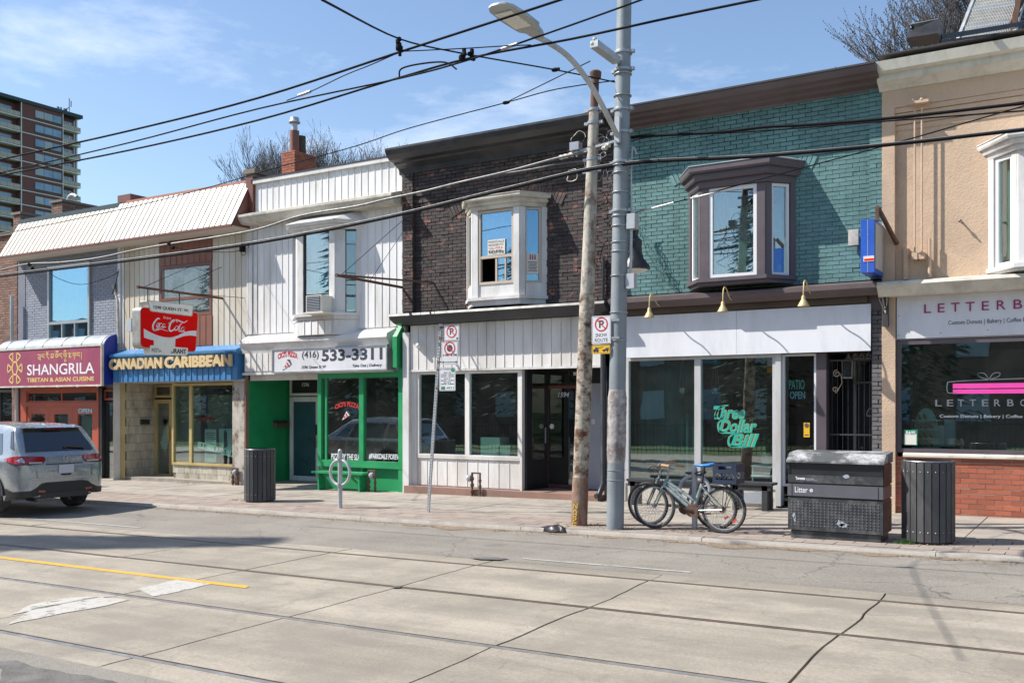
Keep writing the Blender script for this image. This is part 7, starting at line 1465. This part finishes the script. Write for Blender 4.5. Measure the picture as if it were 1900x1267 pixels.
rows = [.0, .38, .46, .55, .65, .76, .86, .96, 1.02, 1.06, 1.16, 1.28, 1.40, 1.50, 1.58]
xs = sorted(set([0, .015, .03, .05, .07, .10, .13, .19, .26, .32, .40, .47, .52, .6, .75, 1.4, 1.6, 1.8, 2.1, 2.5, 2.9, 3.1, 3.35, 3.8, 4.1, 4.3, 4.5, 4.6, 4.65]+[a+RW*sin(pi/2*k/7)*s for a in XA for k in range(8) for s in (-1, 1)]))
rings = []
for x in xs:
    t = lerp(TOP, x); zb = zbot(x); half = []
    for z in rows:
        z = min(max(z, zb), t-.035); half.append((wid(x, z), z))
    te = t-.035; we = wid(x, te); half += [(we-.03, t-.012), (we-.09, t)]
    crown = .02 if x > .5 else .012
    ring = [(-x, -w, z) for w, z in half]+[(-x, -we*.5, t+crown*.8), (-x, 0, t+crown), (-x, we*.5, t+crown*.8)]+[(-x, w, z) for w, z in half[::-1]]
    rings.append(ring)
m_ = MB(); m_.loft(rings); part(m_, 'body', 'car_paint', car)
def xr_(z):
    t = z+.002
    if t <= TOP[0][1]: return 0.
    for (a, b), (c, d) in zip(TOP, TOP[1:]):
        if b <= t <= d: return a+(c-a)*(t-b)/(d-b)
    return .5
def sf(s, z, off):
    """point on the tail surface: s 0..1 across the rear, 1..2 forward along the side"""
    x0_ = xr_(z); w0 = wid(x0_, z)
    if s <= 1: x, y = x0_, s*w0
    else: x = x0_+(s-1); y = wid(x, z)
    k = min(max((s-.90)/.22, 0), 1); return (x-off*(1-k), y+off*k*1.0)
def band(name, mat, S_, off=.014, th=.03, sides=(-1, 1), parent=None):
    """S_ = list of (s, z_low, z_high)"""
    for sd in sides:
        m_ = MB(); rg = []
        P = []
        for (a, b) in zip(S_, S_[1:]):
            n = max(1, int(abs(b[0]-a[0])/.045))
            for q in range(n): t = q/n; P.append(tuple(a[i]+(b[i]-a[i])*t for i in range(3)))
        P.append(S_[-1])
        for s_, z0, z1 in P:
            r = []
            for z, o_ in ((z0, off), (z1, off), (z1, -th), (z0, -th)): x, y = sf(s_, z, o_); r.append((-x, sd*y, z))
            rg.append(r)
        m_.loft(rg); part(m_, name, mat, parent or car, smooth=False)
band('tail_light', 'tail_red', [(.50, 1.035, 1.075), (.58, .985, 1.085), (.95, .955, 1.10), (1.10, .955, 1.10), (1.28, .985, 1.08), (1.42, 1.03, 1.05)], .020)
band('reversing_light', 'tail_clear', [(.62, .962, .985), (.95, .962, .99)], .027, 0)
band('lamp_trim', 'car_black', [(.50, 1.02, 1.03), (.60, .955, .965), (.95, .935, .952), (1.2, .945, .955)], .016)
band('bumper_trim', 'car_black', [(0., .40, .60), (.55, .40, .60), (.70, .40, .58), (.82, .36, .52), (1.0, .34, .46), (1.25, .34, .44), (1.42, .34, .50)], .020)
band('rear_diffuser', 'dark_grey', [(0., .30, .40), (.75, .30, .40)], .006)
band('bumper_crease', 'car_paint', [(0., .655, .69), (.9, .655, .69), (1.08, .67, .69)], .022)
band('tailgate_trim', 'dark_grey', [(0., .928, .945), (.52, .928, .945)], .010)
band('fog_reflector', 'tail_red', [(.62, .415, .455), (.82, .43, .465)], .028, 0)
m_ = MB()   # rear window lying on the sloping tailgate
def tg(y, s): x = .145+(.455-.145)*s; z = 1.168+(1.578-1.168)*s; return V((-x+.014, y, z+.014))
m_.loft([[tg(-(.70-.13*s), s), tg(-(.35), s), tg(.35, s), tg(.70-.13*s, s)] for s in (0, .5, 1)], closed=False, cap=False); m_.loft([[tg(y, s)+V((-.02,0,-.012)) for y in (-(.70-.13*s), (.70-.13*s))] for s in (0, 1)], closed=False, cap=False)
part(m_, 'rear_window', 'car_glass', car)
m_ = MB(); m_.loft([[(-.40, -y, 1.60), (-.36, -y, 1.612), (-.62, -y, 1.662), (-.62, -y, 1.64)] for y in (.60, .3, -.3, -.60)]); part(m_, 'spoiler', 'car_paint', car)
m_ = MB(); m_.obox((-.372, 0, 1.601), V((.008,0,.004)), V((0,.20,0)), V((0,0,.010))); part(m_, 'brake_light', 'tail_red', car, smooth=False)
m_ = MB(); m_.bar(tg(.12, .16)+V((.02,0,.01)), tg(.50, .08)+V((.02,0,.01)), .03, .025); m_.ball(tg(.10, .15)+V((.02,0,0)), .03, 8); part(m_, 'wiper', 'dark_grey', car)
m_ = MB(); m_.torus((-.02-.0, .02, 1.035), .045, .008, Matrix.Rotation(pi/2, 3, 'Y'), 20, 6); m_.box(-.02, -.012, -.03, .07, 1.028, 1.042); part(m_, 'badge', 'chrome', car)
m_ = MB(); m_.obox((-.004+.016, .02, .835), V((.006,0,0)), V((0,.155,0)), V((0,0,.082))); part(m_, 'number_plate', 'plate', car, smooth=False)
m_ = MB(); m_.prism([(-.10, .755), (.14, .755), (.10, .715), (-.06, .715)], .004, .018, 'x'); part(m_, 'tailgate_handle', 'car_black', car, smooth=False)
for s_ in (-1, 1): m_ = MB(); m_.tube([(.006-.03*abs(0), s_*.56, .66), (.006, s_*.575, .80), (-.03, s_*.59, .95)], .004, 4); part(m_, 'tailgate_gap', 'car_black', car)
def sidepane(name, mat, pts, s_, off=.006):
    m_ = MB(); a = [(-x, s_*(wid(x, z)+off), z) for x, z in pts]; b = [(-x, s_*(wid(x, z)-.02), z) for x, z in pts]; n = len(pts)
    m_.add(a+b, [tuple(range(n)), tuple(range(n, 2*n))[::-1]]+[(i, (i+1) % n, n+(i+1) % n, n+i) for i in range(n)]); return part(m_, name, mat, car, smooth=False)
for s_ in (-1, 1):
    sidepane('side_window', 'car_side_glass', [(.62, 1.12), (.72, 1.10), (1.10, 1.10), (1.02, 1.50), (.82, 1.50)], s_); sidepane('side_window', 'car_side_glass', [(1.17, 1.10), (2.05, 1.09), (2.02, 1.53), (1.09, 1.52)], s_); sidepane('side_window', 'car_side_glass', [(2.15, 1.09), (3.0, 1.10), (2.55, 1.48), (2.13, 1.53)], s_)
    sidepane('quarter_glass', 'car_glass', [(.30, 1.20), (.42, 1.24), (.56, 1.54), (.50, 1.56)], s_, .012)
    pass
m_ = MB(); m_.loft([[(-.62, -.012, 1.67), (-.62, .012, 1.67)], [(-.60, -.004, 1.73), (-.60, .004, 1.73)], [(-.64, -.004, 1.74), (-.64, .004, 1.74)], [(-.82, -.01, 1.68), (-.82, .01, 1.68)]], closed=True, cap=True); part(m_, 'roof_antenna', 'car_paint', car)
for a in XA:
    for s_ in (-1, 1):
        m_ = MB(); rg = []
        for k in range(19):
            t = pi*k/18; rg.append([(-(a+r_*cos(t)), s_*(wid(a, .8)+o_), .36+r_*sin(t)) for r_, o_ in ((RW-.01, .006), (RW+.055, .012), (RW+.055, -.02), (RW-.01, -.03))])
        m_.loft(rg); part(m_, 'wheel_arch', 'car_black', car)
        m_ = MB(); yo = s_*.80; Mx = Matrix.Rotation(pi/2, 3, 'X')
        m_.lathe([(.24, -.11), (.335, -.115), (.36, -.09), (.365, 0), (.36, .09), (.335, .115), (.24, .11)], (-a, yo, .36), 36, Mx, False); wh = part(m_, 'wheel', 'tyre', car)
        m_ = MB(); m_.lathe([(.245, -.10), (.235, .03), (.245, .10)], (-a, yo, .36), 30, Mx, False); m_.lathe([(.06, .0), (.06, .085 if s_ < 0 else .085)], (-a, yo-(0 if s_ < 0 else .085), .36), 12, Mx)
        for k in range(5):
            for da in (-.13, .13): b = 2*pi*k/5+.3+da; m_.bar((-a+.05*cos(b-da*.5), yo+s_*.07, .36+.05*sin(b-da*.5)), (-a+.242*cos(b), yo+s_*.095, .36+.242*sin(b)), .03, .022, up=(0,1,0))
        part(m_, 'rim', 'alu', wh, smooth=False); m_ = MB(); m_.lathe([(.001, 0), (.23, 0)], (-a, yo+s_*.01, .36), 20, Mx, False); part(m_, 'brake_disc', 'dark_grey', wh)
m_ = MB(); m_.tube([(-.05, -.55, .27), (-.4, -.5, .27)], .03, 8); m_.box(-3.9, -.2, -.7, .7, .30, .42); part(m_, 'underbody', 'black_paint', car)
car.scale = (.91, .91, .91); car.location = (-15.42, 10.30, gz(-16)+.055); car.rotation_euler = (0, R(.6), 0)
# ------------------------------------------------------------------ person half hidden behind the car
pe = W(71, 785, 13.2); gx = pe.x
pn = thing('person', 'person with curly dark hair standing on the pavement behind the parked car', 'person', (gx, 13.2, sw(gx)))
hz = wz(71, 772, 13.2)-sw(gx); k = hz/1.72
J = [(0,0,.93),(0,.0,1.15),(0,0,1.38),(0,-.01,1.48),(0,-.02,1.58),(0,-.02,1.66),(.19,0,1.38),(.24,.0,1.12),(.24,-.08,.88),(.24,-.1,.78),(-.19,0,1.38),(-.24,0,1.12),(-.24,-.08,.88),(-.24,-.1,.78),(.10,0,.88),(.11,-.01,.48),(.11,.02,.09),(.11,-.12,.04),(-.10,0,.88),(-.11,-.01,.48),(-.11,.02,.09),(-.11,-.12,.04)]
Ed = [(0,1),(1,2),(2,3),(3,4),(4,5),(2,6),(6,7),(7,8),(8,9),(2,10),(10,11),(11,12),(12,13),(0,14),(14,15),(15,16),(16,17),(0,18),(18,19),(19,20),(20,21)]
Rd = [.15,.14,.15,.06,.09,.085,.07,.05,.035,.03,.07,.05,.035,.03,.09,.06,.045,.04,.09,.06,.045,.04]
me = bpy.data.meshes.new('body'); me.from_pydata([V(p)*k for p in J], Ed, []); me.materials.append(MT['jacket']); bo = bpy.data.objects.new('body', me); C.objects.link(bo); bo.parent = pn
sk = bo.modifiers.new('skin', 'SKIN')
if not me.skin_vertices: bpy.context.view_layer.objects.active = bo
sv = me.skin_vertices[0].data if me.skin_vertices else None
if sv:
    for i, r_ in enumerate(Rd): sv[i].radius = (r_*k, r_*k)
    sv[0].use_root = True
bo.modifiers.new('subdivision', 'SUBSURF').levels = 2; bo.modifiers[-1].render_levels = 2
m_ = MB(); rr = random.Random(3)
for _ in range(260):
    a, b = rr.uniform(0, 2*pi), rr.uniform(-.35, 1.4); q = V((gx, 13.2, sw(gx)))+V((.115*cos(a)*cos(b), -.01+.125*sin(a)*cos(b), hz-.10+.11*sin(b))); m_.torus(q, rr.uniform(.02, .034), .005, Matrix.Rotation(rr.uniform(0, 3), 3, 'X') @ Matrix.Rotation(rr.uniform(0, 3), 3, 'Y'), 7, 3)
m_.ball((gx, 13.19, sw(gx)+hz-.09), .10, 12); part(m_, 'hair', 'hair', pn)
m_ = MB(); m_.ball((gx, 13.15, sw(gx)+hz-.16), .075, 12, (.9, .9, 1.2)); m_.ball((gx, 13.07, sw(gx)+hz-.17), .015, 6)
for s_ in (-1, 1): m_.ball((gx+s_*.03, 13.09, sw(gx)+hz-.14), .010, 6); m_.ball((gx+s_*.075, 13.16, sw(gx)+hz-.16), .02, 6)
part(m_, 'face', 'skin', pn)
# ------------------------------------------------------------------ roofs, chimneys, billboard, tower, trees
Yc = 18.0; X0, X1 = wx(523, Yc), wx(547, Yc); Y1 = WX(585, 300, X1).y; zt = wz(523, 285, Yc)
ch = thing('brick_chimney', 'red brick chimney with two round flues above the white parapet', 'chimney', ((X0+X1)/2, Yc, 6.6))
m_ = MB(); m_.box(X0+.01, X1-.01, Yc+.01, Y1-.01, 6.2, zt-.01); part(m_, 'mortar_core', 'pale_mortar', ch, smooth=False)
z = 6.25; r = 0
while z < zt-.03:
    for (ax, A, B, fx) in (('x', X0, X1, Yc), ('y', Yc, Y1, X1)):
        a = A-(r % 2)*.11
        while a < B:
            s0, s1 = max(a, A), min(a+.213, B)
            if s1-s0 > .04:
                m_ = MB()
                if ax == 'x': m_.box(s0, s1, fx-.004, fx+.05, z, z+.062)
                else: m_.box(fx-.05, fx+.004, s0, s1, z, z+.062)
                part(m_, 'brick', 'red_brick', ch, smooth=False)
            a += .223
    z += .073; r += 1
m_ = MB(); m_.box(X0-.01, X1+.01, Yc-.01, Y1+.01, zt-.01, zt+.02); part(m_, 'chimney_cap', 'red_brick', ch, smooth=False)
cx = (X0+X1)/2; m_ = MB(); m_.tube([(cx+.02, Yc+.2, zt), (cx+.02, Yc+.2, zt+.58)], .12, 16); fl = part(m_, 'flue_pot', 'brown_panel', ch)
m_ = MB(); m_.tube([(cx+.0, Y1-.3, zt-.02), (cx+.0, Y1-.3, zt+.5)], .13, 16); part(m_, 'flue_pot', 'dark_wood', ch)
m_ = MB(); m_.lathe([(.075, .58), (.075, .76), (.14, .78), (.15, .80), (.12, .84), (.11, .92), (.05, .95)], (cx+.02, Yc+.2, zt), 16); part(m_, 'metal_cowl', 'galv', fl)
def small_chimney(name, label, px0, px1, pyt, pyb, Y, mat, cap='old_mortar', dep=.5):
    X0, X1 = wx(px0, Y), wx(px1, Y); z1, z0 = wz(px0, pyt, Y), wz(px0, pyb, Y)-.6; o = thing(name, label, 'chimney', ((X0+X1)/2, Y, z0))
    m_ = MB(); m_.box(X0+.01, X1-.01, Y+.01, Y+dep-.01, z0, z1-.005); part(m_, 'mortar_core', 'old_mortar', o, smooth=False); z = z0; r = 0
    while z < z1-.06:
        for (ax, A, B, fx) in (('x', X0, X1, Y), ('y', Y, Y+dep, X1)):
            a = A-(r % 2)*.11
            while a < B:
                s0, s1 = max(a, A), min(a+.213, B)
                if s1-s0 > .04:
                    m_ = MB(); (m_.box(s0, s1, fx-.004, fx+.05, z, z+.06) if ax == 'x' else m_.box(fx-.05, fx+.004, s0, s1, z, z+.06)); part(m_, 'brick', mat, o, smooth=False)
                a += .223
        z += .073; r += 1
    m_ = MB(); m_.box(X0-.05, X1+.05, Y-.05, Y+dep+.05, z1, z1+.07); part(m_, 'chimney_cap', cap, o, smooth=False); return o
sc1 = small_chimney('brick_chimney', 'squat brown brick chimney with bent metal vent in front of the tower', 96, 116, 378, 402, 17.5, 'old_brick', dep=1.1)
c = W(133, 375, 18.0); m_ = MB(); m_.tube(smooth_path([c+V((-.15,0,-.1)), c+V((-.15,0,.12)), c+V((-.02,0,.20)), c+V((.12,0,.19)), c+V((.26,0,.12))], 5), .055, 10); part(m_, 'vent_pipe', 'galv', sc1)
small_chimney('brick_chimney', 'narrow brick chimney with stone cap at the left end of the mansard roof', 25, 39, 400, 440, 16.3, 'old_brick', dep=.55)
# billboard stand, walkway and lamp at the top right
bbd = thing('billboard_frame', 'steel billboard walkway with mesh grating on the tan house roof', 'billboard', W(1830, 60, 16.2))
A, B, D_, E2 = W(1774, 85, 15.9), W(1880, 70, 15.9), W(1812, -12, 16.6), W(1905, -25, 16.6)
m_ = MB(); [m_.bar(A+(D_-A)*t, B+(E2-B)*t, .04, .05) for t in (0, .33, .66, 1)]; m_.bar(A, D_, .05, .06); m_.bar(B, E2, .05, .06); part(m_, 'frame', 'steel_band', bbd, smooth=False)
for k in range(34):
    t = (k+.5)/34; m_ = MB(); m_.bar(A+(B-A)*t, D_+(E2-D_)*t, .006, .03); part(m_, 'grating_bar', 'solar', bbd, smooth=False)
m_ = MB()
for t in [i/16 for i in range(17)]: m_.bar(A+(D_-A)*t, B+(E2-B)*t, .006, .02)
m_.bar(W(1880, 60, 16), W(1893, -20, 16), .07, .07); m_.bar(W(1862, 72, 16), W(1898, 0, 16.2), .05, .05); part(m_, 'cross_bars', 'rust', bbd, smooth=False)
fl_ = thing('flood_light', 'black flood lamp on a long arm lighting the roof billboard', 'lamp', W(1895, 50, 15.2))
A = W(1745, 70, 14.3); B = W(1897, 45, 15.9); m_ = MB(); m_.bar(A, B, .05, .06); m_.bar(A+V((0,0,-.06)), B+V((0,0,-.10)), .03, .03); part(m_, 'arm', 'black_paint', fl_, smooth=False)
a0, a1 = W(1686, 72, 14.2), W(1747, 68, 14.2); m_ = MB(); m_.loft([[(a0.x, 14.0, a0.z-.06), (a0.x, 14.4, a0.z-.06), (a0.x+.03, 14.38, a0.z+.03), (a0.x+.03, 14.02, a0.z+.03)], [(a1.x-.02, 14.0, a0.z-.07), (a1.x-.02, 14.4, a0.z-.07), (a1.x, 14.38, a0.z+.13), (a1.x, 14.02, a0.z+.13)]]); m_.ball((a0.x+.06, 14.1, a0.z+.10), .03, 8); part(m_, 'lamp_head', 'black_paint', fl_, smooth=False)
m_ = MB(); m_.box(a0.x+.03, a1.x-.02, 14.05, 14.35, a0.z+.135, a0.z+.14); part(m_, 'lamp_glass', 'galv', fl_, smooth=False)
# tower block
TXp = -175.0
tw = thing('tower_block', 'distant brown brick apartment tower with balconies at the left edge', 'building', (TXp-8, 112, -3))
def tY(px): return WX(px, 300, TXp).y
ys0, ysA, ysB, ys1, yw0, yw1 = 92.0, tY(40), tY(116), tY(149), tY(65), tY(114)
ztop = WX(75, 197, TXp).z; fh = (WX(75, 205, TXp).z-WX(75, 337, TXp).z)/5.0
m_ = MB(); m_.box(TXp-16, TXp-1.6, ys0, ys1-.3, -8, ztop-.3); m_.box(TXp-1.6, TXp, ysA, ysB, -8, ztop-.3); part(m_, 'wall', 'tower_brick', tw, smooth=False)
m_ = MB(); m_.box(TXp-16, TXp+.35, ys0, ys1+.35, ztop-.3, ztop+.35); part(m_, 'roof', 'tower_roof', tw, smooth=False)
m_ = MB(); m_.box(TXp-.02, TXp+.14, ysA-.15, ysA, -8, ztop-.3); m_.box(TXp-.02, TXp+.14, ysB, ysB+.12, -8, ztop-.3); m_.box(TXp-1.6, TXp-.9, ys1-.25, ys1, -8, ztop-.3); part(m_, 'pier', 'tower_slab', tw, smooth=False)
wid3 = (yw1-yw0)/3
pw_ = MB(); pw_.box(0, .1, 0, wid3-.1, 0, 1.35); wme = pw_.mesh('pane', 'tower_glass', smooth=False); pb_ = MB(); pb_.box(0, .1, 0, wid3-.1, 0, 1.35); wmb = pb_.mesh('pane', 'tower_blind', smooth=False)
sl1 = MB(); sl1.box(0, .12, 0, ysB-ysA, 0, .16); sme = sl1.mesh('floor_slab', 'tower_slab', smooth=False)
rt = random.Random(6)
for f in range(19):
    z = ztop-.5-fh*(f+1)
    inst(sme, 'floor_slab', (TXp, ysA, z), tw)
    fr_ = MB(); fr_.box(TXp, TXp+.05, yw0-.05, yw1, z+.62, z+2.2); wo_ = part(fr_, 'window', 'tower_dark', tw, smooth=False)
    for k in range(3): inst(wme if rt.random() < .7 else wmb, 'pane', (TXp+.03, yw0+k*wid3, z+.78), wo_)
    for (ya, yb_) in ((ys0, ysA-.2), (ysB+.15, ys1+.1)):
        b_ = MB(); b_.box(TXp-1.5, TXp+.05, ya, yb_, z-.02, z+.16); bo_ = part(b_, 'balcony', 'tower_slab', tw, smooth=False)
        b_ = MB(); n = max(2, int((yb_-ya)/1.25)); w = (yb_-ya)/n
        for k in range(n): b_ = MB(); b_.box(TXp-.06, TXp, ya+k*w+.05, ya+(k+1)*w-.02, z+.25, z+1.05); part(b_, 'balcony_panel', 'tower_panel', bo_, smooth=False)
        b_ = MB(); b_.box(TXp-1.6, TXp-1.52, ya+.3, yb_-.8, z+.2, z+2.1); part(b_, 'balcony_door', 'tower_glass', bo_, smooth=False)
        b_ = MB(); b_.box(TXp-1.53, TXp-1.45, ya+.9, ya+1.0, z+.2, z+2.1); b_.box(TXp-1.53, TXp-1.45, ya+2.2, ya+2.4, z+.2, z+2.1); part(b_, 'door_frame', 'tower_slab', bo_, smooth=False)
m_ = MB(); ya = tY(140); m_.tube([(TXp-2, ya, ztop), (TXp-2, ya, ztop+3.8)], .09, 5); m_.tube([(TXp-2, ya-1.9, ztop+.6), (TXp-2, ya, ztop+2.0)], .08, 5); m_.tube([(TXp-2, ya+.4, ztop+2.2), (TXp-2, ya+.4, ztop+3.4)], .1, 5)
for d_ in (-2.6, -2.0, -1.2, -.8): m_.box(TXp-2.2, TXp-1.8, ya+d_, ya+d_+.25, ztop+.2, ztop+1.5)
yb_ = tY(1); m_.tube([(TXp-2, yb_, ztop), (TXp-2, yb_, ztop+4.2)], .09, 5); part(m_, 'antenna', 'tower_dark', tw)
# bare trees
def bare_tree(label, base, H, spread, seed, bud=True, group=None, dens=1.0, lo=.35):
    rr = random.Random(seed); o = thing('bare_tree', label, 'tree', base, group); H0 = H; NL = 9; tr = MB(); cr_ = MB(); bu = MB(); b = V(base)
    tr.tube([b-V((0,0,.5)), b+V((rr.uniform(-.3,.3), 0, H*lo))], [H*.02, H*.014], 8)
    def grow(p, d, L, r, lev):
        q = p+d*L*.5+V((rr.uniform(-1,1), rr.uniform(-1,1), rr.uniform(-.3,1)))*L*.06; e = q+(d+V((rr.uniform(-.15,.15), rr.uniform(-.15,.15), .12))).normalized()*L*.5
        (tr if lev < 2 else cr_).tube([p, q, e], [r, r*.82, r*.62], 5 if lev < 2 else 3, False)
        if lev >= 7 or L < H*.013:
            if bud:
                for t in (.3, .65, 1.): w = H*.0013*rr.uniform(.6, 1.4); c = q+(e-q)*t; bu.add([c+V((-w,0,0)), c+V((0,w,0)), c+V((w,0,0)), c+V((0,0,w*2.2)), c+V((0,0,-w))], [(0,1,3),(1,2,3),(2,0,3),(0,4,1)])
            return
        n = rr.choice((3, 3, 4)) if lev > 0 else 6
        for k in range(n):
            a = rr.uniform(0, 2*pi); t = rr.uniform(.35, 1.0) if k else 1.0; up_ = rr.uniform(.25, .7)*spread; sd = V((cos(a), sin(a), 0)); nd = (d*1.0+sd*up_+V((0,0,.22))).normalized(); st = q+(e-q)*max(0, (t-.5)*2) if t > .5 else p+(q-p)*t*2
            grow(st, nd, L*rr.uniform(.58, .80), r*.6, lev+1)
    top = b+V((0, 0, H*lo)); 
    for k in range(NL): a = 2*pi*k/NL+rr.random(); grow(top-V((0,0,H*.05*rr.random())), V((cos(a)*.45*spread, sin(a)*.45*spread, 1)).normalized(), H*.26, H*.008, 1)
    k_ = H0/(max(v[2] for v in cr_.v)-b.z); o.scale = (k_, k_, k_)
    part(tr, 'trunk', 'bark', o); part(cr_, 'crown', 'twig', o, kind='stuff', smooth=False)
    if bud: part(bu, 'buds', 'bud', o, kind='stuff', smooth=False)
    return o
def tbase(px, Y): x = wx(px, Y); return (x, Y, -.6)
for i, (px, Y, pyt, sprd, lab) in enumerate(((455, 44, 318, .9, 'leftmost bare tree rising behind the mansard roof end'), (548, 42, 262, .9, 'bare tree rising just behind the red brick chimney'), (640, 42, 236, .95, 'tallest bare tree behind the white parapet right of the chimney'), (715, 46, 285, .9, 'bare tree touching the black cornice at its left end'), (500, 47, 290, .9, 'bare tree behind the capstone pier left of the chimney'), (672, 39, 262, .9, 'bare tree between the tallest one and the black cornice'), (600, 48, 255, .9, 'bare tree directly right of the two chimney flues'))):
    H = wz(px, pyt, Y)+.6; bare_tree(lab, tbase(px, Y), H, sprd, 20+i, group='bare trees behind the shops')
bare_tree('budding tree behind the billboard at the top right corner', tbase(1990, 31), wz(1795, -190, 31)+.6, 1.15, 41, group='bare trees behind the shops', lo=.42)
# ------------------------------------------------------------------ across the street (seen in the window glass)
fe = thing('iron_fence', 'black iron railing fence along the far pavement mirrored in the shop windows', 'fence', (-12, -2.6, .1))
pk = MB(); pk.box(-.009, .009, -.009, .009, 0, 1.25); pkm = pk.mesh('picket', 'black_paint', smooth=False)
for i in range(300): x = -46+i*.16; inst(pkm, 'picket', (x, -2.6, gz(x)+.15), fe)
m_ = MB(); [m_.add([(-46,-2.62,gz(-46)+z),(2,-2.62,gz(2)+z),(2,-2.58,gz(2)+z),(-46,-2.58,gz(-46)+z),(-46,-2.62,gz(-46)+z+.04),(2,-2.62,gz(2)+z+.04),(2,-2.58,gz(2)+z+.04),(-46,-2.58,gz(-46)+z+.04)], [(0,3,2,1),(4,5,6,7),(0,1,5,4),(2,3,7,6)]) for z in (.25, 1.2)]; part(m_, 'rail', 'black_paint', fe, smooth=False)
def conifer(label, x, y, H, Rr_, seed):
    rr = random.Random(seed); o = thing('conifer', label, 'tree', (x, y, gz(x)), 'evergreens on the lawn across the street'); m_ = MB(); m_.tube([(x, y, gz(x)-.2), (x, y, gz(x)+H*.95)], [H*.018, .02], 7); part(m_, 'trunk', 'bark', o); m_ = MB()
    for _ in range(2600 if H < 15 else 7000):
        t = rr.random()**.8; z = H*(.1+.9*t); r = Rr_*(1-t)**.8*sqrt(rr.random())*1.0+.05; a = rr.uniform(0, 2*pi); c = V((x+r*cos(a), y+r*sin(a), gz(x)+z)); w = rr.uniform(.12, .35); d = V((cos(a), sin(a), -.35)).normalized(); s_ = V((-sin(a), cos(a), rr.uniform(-.3,.3)))
        m_.add([c-s_*w*.5, c+s_*w*.5, c+d*w*1.5], [(0,1,2)])
    part(m_, 'crown', 'conifer', o, kind='stuff', smooth=False); return o
for i, (x, y, H, r, lab) in enumerate(((-6.5, -9, 11, 2.6, 'broad evergreen on the lawn opposite the teal shop'), (-13, -12, 13, 3.0, 'tall evergreen on the lawn opposite the black brick shop'), (-24, -10, 12, 2.8, 'evergreen on the lawn opposite the white sided shop'), (-34, -9, 12, 2.8, 'evergreen on the lawn opposite the mansard houses'), (-26.2, .1, 20, 1.9, 'tall narrow street evergreen whose shadow tip reaches the tram tracks'), (-24.2, -1.9, 16, 1.7, 'lower narrow street evergreen beside the tallest one'), (2, -9, 9, 2.6, 'small evergreen on the lawn opposite the tan house'), (-44, -8, 12, 3.2, 'evergreen on the lawn left of the opposite apartment house'), (-54, -10, 13, 3.4, 'evergreen in front of the long brown brick block'), (-66, -9, 12, 3.4, 'furthest evergreen along the opposite pavement'))): conifer(lab, x, y, H, r, 60+i)
for bx0, bx1, bh_, lab in ((-108, -50, 10, 'long brown brick block further along the opposite side of the street'), (-46, -40, 5, 'low garden house beside the opposite apartment house')):
    o = thing('brick_apartment', lab, 'building', ((bx0+bx1)/2, -28, -1)); m_ = MB(); m_.box(bx0, bx1, -34, -25 if bh_ > 6 else -20, -3, bh_); part(m_, 'wall', 'old_brick' if bh_ > 6 else 'tower_brick', o, smooth=False)
    for i in range(int((bx1-bx0)/4)):
        for z in (1.0, 4.4, 7.4)[:3 if bh_ > 6 else 1]: m_ = MB(); m_.box(bx0+1+i*4, bx0+2.6+i*4, (-25 if bh_ > 6 else -20)+.02, (-25 if bh_ > 6 else -20)+.1, z, z+1.7); part(m_, 'window', 'tower_glass', o, smooth=False)
ap = thing('brick_apartment', 'plain red brick apartment house across the street mirrored in the windows', 'building', (-18, -28, 0))
m_ = MB(); m_.box(-46, 8, -34, -26, -1, 8.5); part(m_, 'wall', 'old_brick', ap, smooth=False)
for i in range(14):
    for z in (1.0, 4.4): m_ = MB(); m_.box(-44+i*3.7, -42.4+i*3.7, -25.98, -25.9, z, z+1.8); part(m_, 'window', 'tower_blind' if i % 3 else 'tower_glass', ap, smooth=False)
# pole on the far side, whose shadow falls across the road
for x, y, H, lab in ((-7.3, .9, 9.0, 'dark steel tram pole on the opposite pavement'),):
    o = thing('tram_pole', lab, 'pole', (x, y, gz(x)+.1)); m_ = MB(); m_.tube([(x, y, gz(x)), (x, y, H)], [.11, .08], 14); part(m_, 'shaft', 'pole_grey', o)
m_ = MB(); rr = random.Random(77)
for _ in range(60):
    a = rr.uniform(0, 6.3); x, y = sb.location.x-.22+rr.gauss(0, .05), sb.location.y-.30+rr.gauss(0, .02); L_ = rr.uniform(.03, .08); p = V((x, y, sw(x))); q = p+V((cos(a)*L_*.5, sin(a)*L_*.4, L_)); w = V((.006, .002, 0)); m_.add([p-w, p+w, q], [(0,1,2)])
struct(m_, 'grass_tuft', 'leaf', 'stuff')
flush_text()
